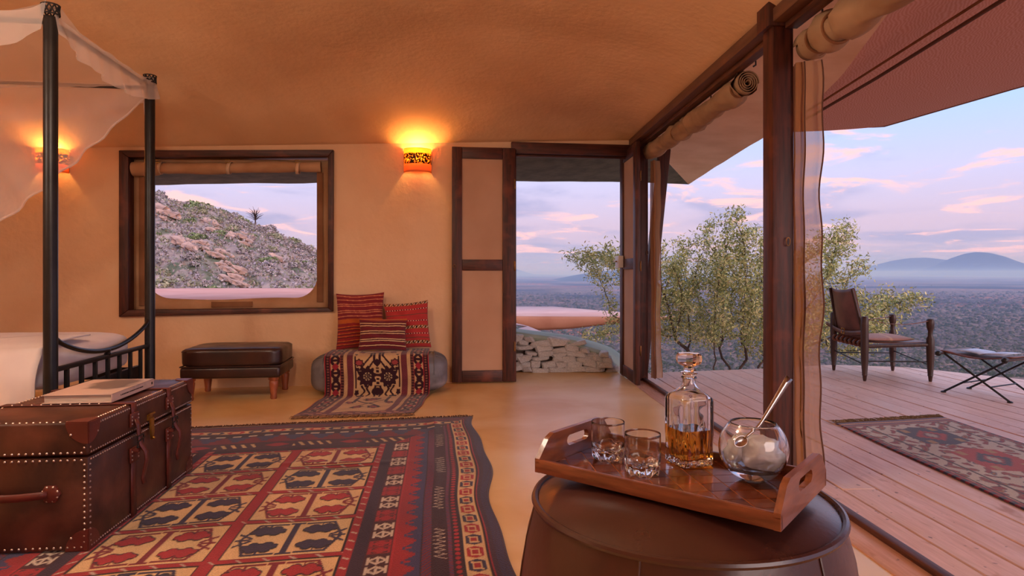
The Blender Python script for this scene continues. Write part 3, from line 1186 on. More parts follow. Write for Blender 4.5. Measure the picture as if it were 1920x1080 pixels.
part(bed, 'arched_rail', MB().tube(pts, 0.014, 10), MT['iron'])
part(bed, 'collar', MB().lathe([(0.012, 0.48), (0.022, 0.495), (0.014, 0.505), (0.02, 0.515), (0.012, 0.525)], 12, (0, BW / 2, 0)), MT['iron'])
for k in range(1, 8):
    y = BW * k / 8
    part(bed, 'baluster', MB().bar((0, y, 0.20), (0, y, 0.48), 0.022, 0.022, up=(0, 1, 0)), MT['iron'], bevel=0.003)
rail((-0.05, 0.05, 0.29), (-BL + 0.02, 0.05, 0.29), 0.03, 0.08, 'side_rail')
rail((-0.05, BW - 0.05, 0.29), (-BL + 0.02, BW - 0.05, 0.29), 0.03, 0.08, 'side_rail')
rail((-0.055, 0.05, 0.30), (-0.055, BW - 0.05, 0.30), 0.03, 0.09, 'end_rail')
for a, b in (((0, 0), (0, BW)), ((-BL, 0), (-BL, BW)), ((0, 0), (-BL, 0)), ((0, BW), (-BL, BW))):
    rail((a[0], a[1], 2.335), (b[0], b[1], 2.335), 0.03, 0.022, 'canopy_rail')
MT['linen'] = mat('white_cotton', lin(226, 214, 214), lin(214, 200, 202), scale=3, bump=0.25, bscale=7, bdist=0.02, rough=0.85, sheen=0.2)


def soft_box(x0, x1, y0, y1, z0, z1, n=4.0, nu=40, nv=30, amp=0.006, fr=7.0):
    """rounded cushion-like block as a superellipsoid"""
    c = Vector(((x0 + x1) / 2, (y0 + y1) / 2, (z0 + z1) / 2))
    h = Vector(((x1 - x0) / 2, (y1 - y0) / 2, (z1 - z0) / 2))
    rows = []
    for i in range(nv + 1):
        ph = -math.pi / 2 + math.pi * i / nv
        row = []
        for j in range(nu):
            th = 2 * math.pi * j / nu
            d = Vector((math.cos(ph) * math.cos(th), math.cos(ph) * math.sin(th), math.sin(ph)))
            k = (abs(d.x) ** n + abs(d.y) ** n + abs(d.z) ** n) ** (-1 / n)
            p = Vector((d.x * k * h.x, d.y * k * h.y, d.z * k * h.z)) + c
            if amp:
                p += d * (noise.noise(p * fr) * amp)
            row.append(p)
        rows.append(row)
    mb = MB()
    mb.grid(rows, wrap=True)
    return mb


part(bed, 'mattress', soft_box(-BL + 0.03, -0.045, 0.05, BW - 0.05, 0.335, 0.60, 7, 90, 40, 0.004), MT['linen'], smooth=180)
# sheet draped over the near side down to the floor side
rows = []
for i in range(60):
    s = i / 59
    xx = -0.07 - (BL - 0.12) * s
    row = []
    for j in range(30):
        q = j / 29
        fold = 0.018 * math.sin(xx * 34 + 1.5 * math.sin(xx * 9)) * smoothstep(0.45, 1.0, q)
        if q < 0.45:
            y = 0.55 - 0.50 * (q / 0.45); z = 0.612 + 0.01 * math.sin(xx * 5 + y * 4)
            z -= 0.02 * smoothstep(0.33, 0.45, q)
        else:
            k = (q - 0.45) / 0.55
            y = 0.05 - 0.075 * math.sin(min(1, k * 2.4) * 1.57) - 0.02 * k + fold
            z = 0.592 - 0.45 * k
        if i < 4 and q > 0.45:
            y += 0.02 * (4 - i) / 4
        row.append((xx, y, z))
    rows.append(row)
part(bed, 'bed_sheet', MB().grid(rows), MT['linen'], smooth=180, solid=0.008)

# mosquito net over the bed posts
MT['net'] = sheer('white_mosquito_net', (1.0, 0.93, 0.92), 0.46, 0.5)
MT['net_lace'] = mat('black_lace', lin(30, 26, 28), rough=0.8)
net = thing('mosquito_net', xf(bed) @ Vector((0, 0, 2.35)), A_BED, 'sheer white mosquito net draped over the bed posts and swept to the head', 'net')
NZ0 = -2.35


def npart(name, rows, **kw):
    rows = [[(p[0], p[1], p[2] + NZ0) for p in r] for r in rows]
    return part(net, name, MB().grid(rows), MT['net'], smooth=180, **kw)


# top sheet, peaked at the posts
rows = []
for i in range(50):
    u = i / 49
    row = []
    for j in range(36):
        v = j / 35
        x = 0.03 - (BL + 0.06) * u
        y = -0.03 + (BW + 0.06) * v
        sag = 0.16 * math.sin(math.pi * u) ** 0.6 * math.sin(math.pi * v) ** 0.6
        pk = 0.07 * math.exp(-((x) ** 2 + y ** 2) / 0.02) + 0.05 * math.exp(-(x ** 2 + (y - BW) ** 2) / 0.015)
        row.append((x, y, 2.36 - sag + pk + 0.012 * noise.noise(Vector((x * 9, y * 9, 0)))))
    rows.append(row)
npart('canopy_sheet', rows)
# valance hanging from the foot rail, the far rail and the near rail
def valance(a, b, drop0, drop1, out, nwave, name='valance', seed=0.0):
    a, b = Vector(a), Vector(b)
    d = (b - a)
    nn = Vector(out)
    rows = []
    for i in range(60):
        s = i / 59
        row = []
        drop = drop0 + drop1 * math.sin(math.pi * s) ** 0.8
        for j in range(14):
            q = j / 13
            p = a + d * s + nn * (0.02 + 0.03 * q + 0.018 * q * math.sin(s * nwave + seed) + 0.01 * q * math.sin(s * nwave * 2.3))
            p.z = 2.365 - drop * q + 0.07 * (1 - q) * (math.exp(-s * 30) + math.exp(-(1 - s) * 30))
            row.append(tuple(p))
        rows.append(row)
    npart(name, rows)


valance((0, -0.02, 0), (0, BW + 0.02, 0), 0.10, 0.10, (1, 0, 0), 26)
valance((0, BW + 0.02, 0), (-BL, BW + 0.02, 0), 0.08, 0.20, (0, 1, 0), 30, seed=1.0)
valance((0, -0.02, 0), (-BL, -0.02, 0), 0.10, 0.22, (0, -1, 0), 30, seed=2.0)
# far curtain swept towards the head of the bed
rows = []
for i in range(70):
    s = i / 69
    x = -0.02 - (BL - 0.04) * s
    zb = 2.36 - 0.08 - 1.14 * (-x) + 0.12 * (x * x)
    row = []
    for j in range(26):
        q = j / 25
        z = 2.355 + (zb - 2.355) * q
        y = BW + 0.015 + 0.03 * math.sin((x * 0.9 + z * 0.75) * 22) * min(1, q * 3) * min(1, s * 6)
        row.append((x - 0.15 * q * s, y - 0.05 * q, z))
    rows.append(row)
npart('side_curtain', rows)
# gathered hem of the curtain and the dark lace cuffs at the post tops
hem = [r[-1] for r in rows]
part(net, 'hem', MB().tube([(p[0], p[1], p[2] + NZ0) for p in hem], 0.008, 6), MT['net'])
for (x, y) in ((0, 0), (0, BW)):
    lb_ = MB()
    for k in range(10):
        a0, a1 = k * 0.6283, (k + 1) * 0.6283
        for z0, z1 in ((0.0, 0.045), (0.045, 0.0)):
            lb_.tube([(x + 0.041 * math.cos(a0), y + 0.041 * math.sin(a0), 0.025 + z0), (x + 0.041 * math.cos(a1), y + 0.041 * math.sin(a1), 0.025 + z1)], 0.004, 5)
    for z in (0.022, 0.072):
        lb_.tube([(x + 0.042 * math.cos(a), y + 0.042 * math.sin(a), z) for a in np.linspace(0, 6.283, 17)[:-1]], 0.004, 5, closed=True)
    part(net, 'lace_cuff', lb_, MT['net_lace'])
    part(net, 'tie_ribbon', MB().tube([(x - 0.05, y + 0.045, -0.03), (x - 0.055, y + 0.05, -0.12), (x - 0.05, y + 0.05, -0.2)], 0.008, 5), MT['linen'])

# ================================================================== TRUNK
MT['trunk'] = mat('aged_brown_leather', lin(84, 44, 32), lin(54, 26, 19), scale=3.2, distortion=0.8, bump=0.25, bscale=60, bdist=0.002, rough=0.42, rvar=0.1,
                  c3=lin(112, 64, 48), c3scale=4, c3lo=0.52, c3hi=0.75, spec=0.5)
MT['trunk_trim'] = mat('red_brown_leather_trim', lin(104, 42, 32), lin(82, 32, 25), scale=8, bump=0.2, bscale=90, bdist=0.002, rough=0.45)
MT['nail'] = mat('nickel_nail_heads', lin(190, 170, 160), rough=0.3, metal=1.0)
TX, TY, TH = 0.48, 0.945, 0.455
trunk = thing('leather_chest', (-1.799, 2.724, 0.013), math.radians(6.1), 'studded brown leather chest with buckled straps at the foot of the bed', 'chest')
hx, hy = TX / 2, TY / 2
LZ = 0.335
part(trunk, 'body', MB().box(-hx, hx, -hy, hy, 0, LZ - 0.004), MT['trunk'], bevel=0.006)
part(trunk, 'lid', MB().box(-hx - 0.002, hx + 0.002, -hy - 0.002, hy + 0.002, LZ + 0.002, TH), MT['trunk'], bevel=0.010, seg=3)
nb = MB()


def nails(p, q, n, nrm):
    p, q, nrm = Vector(p), Vector(q), Vector(nrm)
    for k in range(n):
        c = p + (q - p) * ((k + 0.5) / n)
        s1 = nrm.orthogonal().normalized(); s2 = nrm.cross(s1)
        r0 = 0.0048
        vs = [c + (s1 * math.cos(a) + s2 * math.sin(a)) * r0 for a in np.linspace(0, 6.283, 9)[:-1]]
        vs += [c + (s1 * math.cos(a) + s2 * math.sin(a)) * r0 * 0.62 + nrm * 0.0028 for a in np.linspace(0, 6.283, 9)[:-1]]
        vs.append(c + nrm * 0.0038)
        fs = [(i, (i + 1) % 8, 8 + (i + 1) % 8, 8 + i) for i in range(8)] + [(8 + i, 8 + (i + 1) % 8, 16) for i in range(8)]
        nb.add(vs, fs)


X1 = hx + 0.002
for z in (0.012, LZ - 0.014, LZ + 0.012):
    nails((X1 - 0.001, -hy + 0.01, z), (X1 - 0.001, hy - 0.01, z), 58, (1, 0, 0))
    nails((-hx + 0.01, -hy - 0.002, z), (hx - 0.01, -hy - 0.002, z), 20, (0, -1, 0))
nails((X1, -hy + 0.02, TH - 0.014), (X1, hy - 0.02, TH - 0.014), 54, (1, 0, 0))
nails((X1 - 0.014, -hy + 0.02, TH), (X1 - 0.014, hy - 0.02, TH), 54, (0, 0, 1))
nails((-hx + 0.012, -hy + 0.012, TH), (hx - 0.02, -hy + 0.012, TH), 20, (0, 0, 1))
nails((-hx + 0.012, hy - 0.012, TH), (hx - 0.02, hy - 0.012, TH), 22, (0, 0, 1))
nails((-hx + 0.012, -hy + 0.012, TH), (-hx + 0.012, hy - 0.02, TH), 44, (0, 0, 1))
for z0, z1, n_ in ((0.02, LZ - 0.02, 14), (LZ + 0.02, TH - 0.02, 4)):
    nails((hx - 0.012, -hy - 0.001, z0), (hx - 0.012, -hy - 0.001, z1), n_, (0, -1, 0))
    nails((X1 - 0.001, -hy + 0.012, z0), (X1 - 0.001, -hy + 0.012, z1), n_, (1, 0, 0))
    nails((X1 - 0.001, hy - 0.012, z0), (X1 - 0.001, hy - 0.012, z1), n_, (1, 0, 0))
# leather corner pieces
def corner(cx_, cy_, cz_, sx, sy, sz):
    cm = MB()
    t = 0.0035
    for nrm_ in range(3):
        vs = [(0, 0)] + [(0.075 * math.cos(a), 0.075 * math.sin(a)) for a in np.linspace(0, math.pi / 2, 9)]
        out = []
        for off in (t, -t):
            for (a, b) in vs:
                p = [0, 0, 0]
                ax = [i for i in range(3) if i != nrm_]
                p[ax[0]] = -a; p[ax[1]] = -b; p[nrm_] = off
                out.append((cx_ + sx * p[0], cy_ + sy * p[1], cz_ + sz * p[2]))
        m_ = len(vs)
        cm.add(out, [tuple(range(m_)), tuple(range(2 * m_ - 1, m_ - 1, -1))] + [(i, (i + 1) % m_, m_ + (i + 1) % m_, m_ + i) for i in range(m_)])
    o = part(trunk, 'corner_piece', cm, MT['trunk_trim'])
    for (a, b) in ((0.06, 0.012), (0.012, 0.06), (0.045, 0.045)):
        pass
    return o


for sy in (-1, 1):
    corner(hx + 0.002, sy * (hy + 0.002), TH, 1, sy, 1)
    corner(hx, sy * hy, 0.0, 1, sy, -1)
corner(-hx - 0.002, -hy - 0.002, TH, -1, -1, 1)
for sy in (-1,):
    nails((X1 + 0.002, sy * hy + 0.055, TH - 0.03), (X1 + 0.002, sy * hy + 0.056, TH - 0.055), 1, (1, 0, 0))
    nails((hx - 0.055, -hy - 0.006, TH - 0.03), (hx - 0.055, -hy - 0.006, TH - 0.055), 1, (0, -1, 0))
    nails((hx - 0.055, -hy - 0.004, 0.035), (hx - 0.055, -hy - 0.004, 0.055), 1, (0, -1, 0))
# straps running over the lid and down the front, with loose buckled ends
for ys_ in (-hy + 0.345 * TY, -hy + 0.70 * TY):
    sb = MB()
    w = 0.022
    prof = [(-hx - 0.006, 0.0), (-hx - 0.006, TH + 0.004), (hx + 0.006, TH + 0.004), (hx + 0.006, LZ + 0.05)]
    P = []
    for (x, z) in prof:
        P.append([(x, ys_ - w, z), (x, ys_ + w, z)])
    st = part(trunk, 'strap', MB().grid(P), MT['trunk_trim'], solid=0.005)
    part(trunk, 'strap', MB().grid([[(hx + 0.005, ys_ - w, z), (hx + 0.005, ys_ + w, z)] for z in (0.0, LZ - 0.06)]), MT['trunk_trim'], solid=0.005)
    # scalloped end pads
    for (za, zb) in ((LZ + 0.03, LZ + 0.085), (LZ - 0.115, LZ - 0.055)):
        pd = MB().box(hx + 0.003, hx + 0.012, ys_ - 0.034, ys_ + 0.034, za, zb)
        part(trunk, 'strap_pad', pd, MT['trunk_trim'], bevel=0.003)
        for dy in (-0.026, 0.026):
            nails((hx + 0.0115, ys_ + dy, za + 0.006), (hx + 0.0115, ys_ + dy, zb - 0.006), 3, (1, 0, 0))
    # loose tongue: leaves the pad, passes the buckle, curls outwards and hangs
    tg = [(hx + 0.014, LZ + 0.06), (hx + 0.024, LZ + 0.03), (hx + 0.026, LZ - 0.01), (hx + 0.034, LZ - 0.045), (hx + 0.052, LZ - 0.075),
          (hx + 0.055, LZ - 0.11), (hx + 0.046, LZ - 0.15), (hx + 0.040, LZ - 0.18), (hx + 0.044, LZ - 0.205)]
    part(trunk, 'strap_tongue', MB().grid([[(x, ys_ - 0.015 + 0.006 * i / 8, z), (x, ys_ + 0.015 + 0.006 * i / 8, z)] for i, (x, z) in enumerate(tg)]), MT['trunk_trim'], solid=0.005, smooth=60)
    bk = MB()
    bk.tube([(hx + 0.032, ys_ + a, LZ - 0.03 + b) for a, b in ((-0.026, -0.022), (0.026, -0.022), (0.026, 0.022), (-0.026, 0.022))], 0.0035, 6, closed=True)
    bk.tube([(hx + 0.034, ys_ - 0.03, LZ - 0.03), (hx + 0.034, ys_ + 0.034, LZ - 0.022)], 0.003, 6)
    part(trunk, 'buckle', bk, MT['iron'])
    part(trunk, 'keeper', MB().box(hx + 0.004, hx + 0.032, ys_ - 0.02, ys_ + 0.02, LZ - 0.075, LZ - 0.060), MT['trunk_trim'], bevel=0.003)
    nails((hx - 0.10, ys_ - 0.018, TH + 0.0065), (-hx + 0.02, ys_ - 0.018, TH + 0.0065), 10, (0, 0, 1))
# brass hasp
ha = MB()
ha.box(hx + 0.002, hx + 0.007, -0.022 + 0.0, 0.022, LZ + 0.022, LZ + 0.046)
ha.add([(hx + 0.008, -0.014, LZ + 0.03), (hx + 0.008, 0.014, LZ + 0.03), (hx + 0.010, 0.014, LZ - 0.03), (hx + 0.010, 0.005, LZ - 0.062), (hx + 0.010, -0.005, LZ - 0.062), (hx + 0.010, -0.014, LZ - 0.03),
        (hx + 0.016, -0.014, LZ + 0.03), (hx + 0.016, 0.014, LZ + 0.03), (hx + 0.018, 0.014, LZ - 0.03), (hx + 0.018, 0.005, LZ - 0.062), (hx + 0.018, -0.005, LZ - 0.062), (hx + 0.018, -0.014, LZ - 0.03)],
       [(0, 1, 2, 3, 4, 5), (11, 10, 9, 8, 7, 6)] + [(i, (i + 1) % 6, 6 + (i + 1) % 6, 6 + i) for i in range(6)])
ha.ball((hx + 0.02, 0, LZ - 0.055), 0.007, 8, 6)
ha.tube([(hx + 0.012, -0.026, LZ + 0.047), (hx + 0.012, 0.026, LZ + 0.047)], 0.005, 8)
part(trunk, 'hasp', ha, MT['brass'], label=None) if False else part(trunk, 'hasp', ha, MT['brass'])
# leather carrying handle on the end face
hp = []
for k in range(13):
    s = k / 12
    hp.append([(-0.13 + 0.24 * s, -hy - 0.012 - 0.028 * math.sin(math.pi * s), 0.205 + a) for a in (-0.013, 0.013)])
part(trunk, 'handle', MB().grid(hp), MT['trunk_trim'], solid=0.008, smooth=60)
for cx_ in (-0.135, 0.118):
    part(trunk, 'handle_pad', MB().lathe([(0.034, 0), (0.034, 0.008), (0.028, 0.012)], 6, M=Matrix.Translation((cx_, -hy, 0.205)) @ Matrix.Rotation(math.pi / 2, 4, 'X')), MT['trunk_trim'])
    for a in range(8):
        nails((cx_ + 0.026 * math.cos(a * 0.785 + 0.39), -hy - 0.009, 0.205 + 0.026 * math.sin(a * 0.785 + 0.39)), (cx_ + 0.026 * math.cos(a * 0.785 + 0.39), -hy - 0.009, 0.205 + 0.026 * math.sin(a * 0.785 + 0.39)), 1, (0, -1, 0))
tag(part(trunk, 'nail_heads', nb, MT['nail'], smooth=60, recalc=False), kind='stuff')

# large picture book lying on the trunk
MT['book_cover'] = None
m, nt, b = nodes('grey_pink_book_cover')
setp(b, rough=0.35)
N, Lk = nt.nodes.new, nt.links.new
tc = N('ShaderNodeTexCoord'); mp = N('ShaderNodeMapping'); mp.inputs['Location'].default_value = (-0.02, -0.03, 0)
Lk(tc.outputs['Object'], mp.inputs[0])
nz = N('ShaderNodeTexNoise'); nz.inputs['Scale'].default_value = 9; nz.inputs['Detail'].default_value = 6
Lk(mp.outputs[0], nz.inputs['Vector'])
gr = N('ShaderNodeTexGradient'); gr.gradient_type = 'SPHERICAL'
m3 = N('ShaderNodeMapping'); m3.inputs['Scale'].default_value = (7.5, 6.0, 1); m3.inputs['Location'].default_value = (-0.15, -0.3, 0)
Lk(tc.outputs['Object'], m3.inputs[0]); Lk(m3.outputs[0], gr.inputs[0])
ad = N('ShaderNodeMath'); ad.operation = 'MULTIPLY_ADD'; ad.inputs[1].default_value = 1.1
Lk(nz.outputs['Fac'], ad.inputs[0]); Lk(gr.outputs[1], ad.inputs[2])
rp = N('ShaderNodeValToRGB')
rp.color_ramp.elements[0].position = 0.72; rp.color_ramp.elements[0].color = rgba(lin(206, 176, 164))
rp.color_ramp.elements[1].position = 0.98; rp.color_ramp.elements[1].color = rgba(lin(118, 104, 100))
Lk(ad.outputs[0], rp.inputs[0]); Lk(rp.outputs[0], b.inputs['Base Color'])
MT['book_cover'] = m
MT['paper'] = mat('paper_edge', lin(214, 196, 180), lin(196, 176, 158), scale=60, stretch=(0.2, 0.2, 6), rough=0.8)
bc = trunk.location.z + TH + 0.0095
book = thing('picture_book', (-1.765, 2.755, bc), math.radians(6.5), 'large grey and cream picture book lying on the leather chest', 'book')
bx, by = 0.131, 0.192
part(book, 'page_block', MB().box(-bx + 0.006, bx - 0.002, -by + 0.006, by - 0.006, 0.004, 0.031), MT['paper'])
cv = MB()
cv.box(-bx, bx, -by, by, 0.0, 0.0035)
cv.box(-bx, bx, -by, by, 0.0315, 0.035)
cv.box(bx - 0.003, bx, -by, by, 0.0, 0.035)
part(book, 'cover', cv, MT['book_cover'], bevel=0.001, seg=1)
sp = MB()
for k in range(16):
    z = random.choice((0.010, 0.014))
    y0 = -0.12 + k * 0.013
    sp.box(bx + 0.0002, bx + 0.0006, y0, y0 + random.uniform(0.006, 0.011), 0.015, 0.020)
sp.box(bx + 0.0002, bx + 0.0006, 0.165, 0.178, 0.012, 0.023)
tag(part(book, 'spine_print', sp, MT['black']), kind='stuff')

# ================================================================== FOOTSTOOL BY THE WINDOW
MT['stool_leather'] = mat('dark_brown_leather', lin(66, 36, 30), lin(46, 24, 20), scale=5, bump=0.2, bscale=90, bdist=0.002, rough=0.34, rvar=0.06, spec=0.6)
MT['leg_wood'] = mat('turned_leg_wood', lin(168, 92, 58), lin(128, 64, 38), scale=8, stretch=(5, 5, 0.6), rough=0.4)
ft = thing('leather_footstool', (-2.235, 5.255, 0), math.radians(7.2), 'dark brown leather footstool on turned wooden legs under the window', 'footstool')
fx, fy = 0.375, 0.262
part(ft, 'base_block', MB().box(-fx, fx, -fy, fy, 0.175, 0.265), MT['stool_leather'], bevel=0.022, seg=3)
part(ft, 'cushion', soft_box(-fx - 0.004, fx + 0.004, -fy - 0.004, fy + 0.004, 0.262, 0.412, 9, 72, 24, 0.003, 9), MT['stool_leather'], smooth=180)
for z in (0.268, 0.385):
    e = 0.002 if z > 0.3 else 0.004
    k = 0.012 if z > 0.3 else 0.0
    pts = [(sx * (fx - k), sy * (fy - k), z) for sx, sy in ((-1, -1), (1, -1), (1, 1), (-1, 1))]
    dd = []
    for a, b in zip(pts, pts[1:] + pts[:1]):
        for q in range(10):
            dd.append(Vector(a).lerp(Vector(b), 0.03 + 0.94 * q / 9))
    part(ft, 'piping', MB().tube(dd, 0.006, 6, closed=True), MT['stool_leather'])
for sx in (-1, 1):
    for sy in (-1, 1):
        part(ft, 'leg', MB().lathe([(0.022, 0.0), (0.026, 0.012), (0.024, 0.03), (0.034, 0.11), (0.036, 0.135), (0.030, 0.145), (0.040, 0.155), (0.040, 0.18)], 16,
                                   (sx * (fx - 0.06), sy * (fy - 0.06), 0)), MT['leg_wood'], smooth=50)

# ================================================================== LONG GREY POUF, KILIM AND CUSHIONS
MT['grey_leather'] = mat('worn_grey_leather', lin(118, 112, 116), lin(88, 82, 86), scale=6, bump=0.3, bscale=34, bdist=0.004, rough=0.45, c3=lin(146, 140, 146), c3scale=5)
A_PF = math.radians(7.2)
pf_ = thing('long_pouf', (-1.11, 5.42, 0), A_PF, 'long worn grey leather pouf under the kilim and cushions', 'pouf')
PA, PB, PH = 0.56, 0.245, 0.335


def pouf_z(x, y):
    k = 1 - abs(x / PA) ** 4.2 - abs(y / PB) ** 4.2
    return PH / 2 + PH / 2 * max(0, k) ** (1 / 4.2)


part(pf_, 'cushion_body', soft_box(-PA, PA, -PB, PB, 0, PH, 4.2, 80, 36, 0.006, 9), MT['grey_leather'], smooth=180)
for sx in (-1, 1):
    sm = []
    for k in range(25):
        a = -math.pi * 0.5 + math.pi * 1.0 * k / 24
        y = PB * 0.93 * math.sin(a)
        sm.append((sx * PA * 0.80, y, pouf_z(PA * 0.80, y) + 0.002))
    part(pf_, 'seam_cord', MB().tube(sm, 0.007, 6), MT['grey_leather'])
    for j in range(4):
        cp = []
        for k in range(8):
            q = k / 7
            x = PA * (0.80 + 0.19 * q)
            y = (-0.14 + j * 0.09) * (1 - 0.5 * q)
            cp.append((sx * x, y, pouf_z(x, y) + 0.002))
        part(pf_, 'pleat_cord', MB().tube(cp, 0.004, 5), MT['grey_leather'])
MXF = xf(pf_)

# -------- woven patterns painted per knot
CREAM = np.array(lin(214, 176, 128)); RED = np.array(lin(168, 40, 44)); NAVY = np.array(lin(54, 46, 72))
DARK = np.array(lin(52, 26, 32)); BROWN = np.array(lin(80, 36, 40)); PLUM = np.array(lin(84, 40, 56)); CRIM = np.array(lin(140, 38, 48))
BLACK = np.array(lin(32, 20, 24)); ORANGE = np.array(lin(198, 98, 44)); WHITE = np.array(lin(216, 196, 178)); PINK = np.array(lin(190, 104, 92))
BLUE = np.array(lin(66, 66, 106))


def paint(C, mask, col):
    C[mask] = col


def ell(x, y, cx_, cy_, rx, ry):
    return ((x - cx_) / rx) ** 2 + ((y - cy_) / ry) ** 2 < 1


def runner_pattern(u, v, W):
    """u across 0..W (m), v along (m)"""
    C = np.empty(u.shape + (3,)); C[:] = np.array(lin(190, 152, 110))
    e = np.minimum(u, W - u)
    INK = np.array(lin(52, 24, 32))
    paint(C, e < 0.225, np.array(lin(112, 50, 56)))
    paint(C, (e > 0.175) & (e < 0.225) & (((v + e) % 0.016) < 0.006), np.array(lin(90, 38, 46)))
    paint(C, (e > 0.150) & (e < 0.175), np.array(lin(186, 148, 106)))
    paint(C, e < 0.150, INK)
    paint(C, (e > 0.048) & (e < 0.122), np.array(lin(190, 150, 108)))
    P_ = 0.105
    ph = (v % P_) / P_ - 0.5
    lz = (e - 0.085) / 0.037
    paint(C, (np.abs(lz) < 1) & (np.abs(np.abs(lz) - 2 * np.abs(ph)) < 0.36), INK)
    paint(C, (np.abs(lz) < 1) & (np.abs(ph) > 0.40), INK)
    kk = np.floor(v / P_) % 2 == 0
    paint(C, (np.abs(lz) + 2.6 * np.abs(ph) < 0.8) & kk, CRIM)
    paint(C, (np.abs(lz) + 2.6 * np.abs(ph) < 0.7) & ~kk, INK)
    for c0 in (0.022, 0.030, 0.128, 0.140):
        paint(C, (np.abs(e - c0) < 0.004) & ((v % 0.022) < 0.011), np.array(lin(124, 74, 62)))
    paint(C, np.abs(e - 0.045) < 0.003, CRIM); paint(C, np.abs(e - 0.124) < 0.003, CRIM)
    paint(C, e < 0.006, RED)
    x = np.abs(u - W / 2)
    vm = v.max()
    vabs = v
    v = v - 0.085
    f = e > 0.23
    Z = np.zeros(u.shape, bool); R_ = np.zeros(u.shape, bool)

    def flower(cx_, cv, rx, ry, n):
        th = np.arctan2((v - cv) / ry, (x - cx_) / rx)
        r = np.hypot((x - cx_) / rx, (v - cv) / ry)
        return r < 0.88 + 0.12 * np.sin(n * th)
    # lobed flower pair on the front, stalks rising to a rosette, feet below
    Z |= flower(0.086, 0.47, 0.080, 0.090, 10)
    Z |= (np.abs(x - (0.022 + np.clip(0.40 - v, 0, 0.06) * 0.0 + np.clip(v - 0.34, 0, 0.08) * 0.75)) < 0.009) & (v > 0.22) & (v < 0.42)
    Z |= (np.abs(x - (0.045 + np.clip(v - 0.30, 0, 0.10) * 0.85)) < 0.009) & (v > 0.24) & (v < 0.42)
    Z |= (np.abs(x - (0.045 + np.clip(0.24 - v, 0, 0.08) * 1.2)) < 0.008) & (v > 0.15) & (v < 0.25)
    Z |= (x < 0.028) & (np.abs(v - 0.36) < 0.035 - x)
    Z |= (x < 0.06) & (np.abs(v - 0.225) < 0.010)
    Z |= flower(0.142, 0.355, 0.040, 0.034, 7)
    Z |= flower(0.155, 0.41, 0.018, 0.018, 5)
    Z |= flower(0.125, 0.20, 0.030, 0.024, 4)
    for k in (0.030, 0.075, 0.115):
        Z |= (np.abs(x - k - 0.011 * np.sin(v * 75 + k * 40)) < 0.0085) & (v > 0.54) & (v < 0.645)
    Z |= (x < 0.035) & (np.abs(v - 0.59) < 0.035 - 0.5 * x)
    Z |= (np.abs(v - 0.645) < 0.012) & (x < 0.16) & (x > 0.10)
    Z |= flower(0.165, 0.60, 0.020, 0.030, 5) | flower(0.165, 0.27, 0.016, 0.020, 5) | ((np.abs(x - 0.172) < 0.006) & (v > 0.30) & (v < 0.56))
    Z |= (x < 0.012) & (v > 0.40) & (v < 0.55) & ((v % 0.03) < 0.02)
    # on the floor
    Z |= flower(0.0, 0.74, 0.075, 0.060, 8) | ((np.abs(x - 0.12) < 0.012) & (np.abs(v - 0.76) < 0.09)) | flower(0.15, 0.86, 0.035, 0.04, 5)
    Z |= (np.abs(x - np.abs(v - 0.90) * 0.9) < 0.012) & (np.abs(v - 0.90) < 0.12) | flower(0.06, 1.02, 0.05, 0.05, 6)
    paint(C, f & Z, INK)
    R_ |= flower(0.142, 0.355, 0.028, 0.023, 7) | flower(0.125, 0.20, 0.018, 0.014, 4) | flower(0.0, 0.17, 0.055, 0.03, 9) | flower(0.0, 0.74, 0.045, 0.035, 8) | flower(0.15, 0.86, 0.02, 0.022, 5) | flower(0.06, 1.02, 0.03, 0.03, 6)
    paint(C, f & R_, np.array(lin(146, 62, 62)))
    rad = np.hypot(x - 0.082, v - 0.47); th = np.arctan2(v - 0.47, x - 0.082)
    paint(C, f & (rad < 0.033) & (rad > 0.006) & (np.abs(np.sin(4 * th)) > 0.72) , np.array(lin(196, 166, 126)))
    paint(C, f & (rad < 0.026) & (rad > 0.010) & (np.abs(np.sin(4 * th)) > 0.88), INK)
    # end band on the floor
    v = vabs
    paint(C, (vm - v) < 0.10, np.array(lin(108, 54, 54)))
    paint(C, ((vm - v) < 0.085) & ((vm - v) > 0.02) & (np.sin(u * 70) * np.sin(v * 110) > 0.25), np.array(lin(178, 122, 92)))
    paint(C, (vm - v) < 0.014, INK)
    return np.clip(C * (1 + 0.08 * np.sin(v * 40 + u * 9))[..., None], 0, 1)


MT['kilim'] = woven('kilim_weave', gain=1.0)
MT['fringe'] = mat('wool_fringe', lin(172, 130, 96), lin(132, 92, 66), scale=40, rough=0.95)

# path of the runner over the pouf: from the back of the top, over the front, onto the floor
prof = []
for y in np.linspace(0.17, -0.17, 18):
    prof.append((y, pouf_z(0.15, y) + 0.010))
for k in range(1, 15):
    a = k / 14
    ang_ = math.pi / 2 * a
    y = -0.17 - (PB - 0.17 + 0.014) * math.sin(ang_) ** 0.6
    z = 0.03 + (pouf_z(0.15, -0.17) - 0.02) * math.cos(ang_) ** 0.75
    prof.append((y, z))
prof += [(-0.275, 0.018), (-0.30, 0.011), (-0.34, 0.009)]
for y in np.linspace(-0.38, -0.93, 14):
    prof.append((y, 0.0085))
prof = np.array(prof)
seg = np.r_[0, np.cumsum(np.hypot(np.diff(prof[:, 0]), np.diff(prof[:, 1])))]
NV = 330
sv = np.linspace(0, seg[-1], NV)
py_ = np.interp(sv, seg, prof[:, 0]); pz_ = np.interp(sv, seg, prof[:, 1])
RWid = 0.83
NU_ = 210
uu = np.linspace(0, RWid, NU_)
U, V = np.meshgrid(uu, sv)
Cc = runner_pattern(U, V, RWid)
shift = -0.10 * np.clip((-py_ - 0.27) / 0.65, 0, 1)
PX = -0.425 + U + shift[:, None]
PX = PX + 0.006 * np.sin(V * 13)
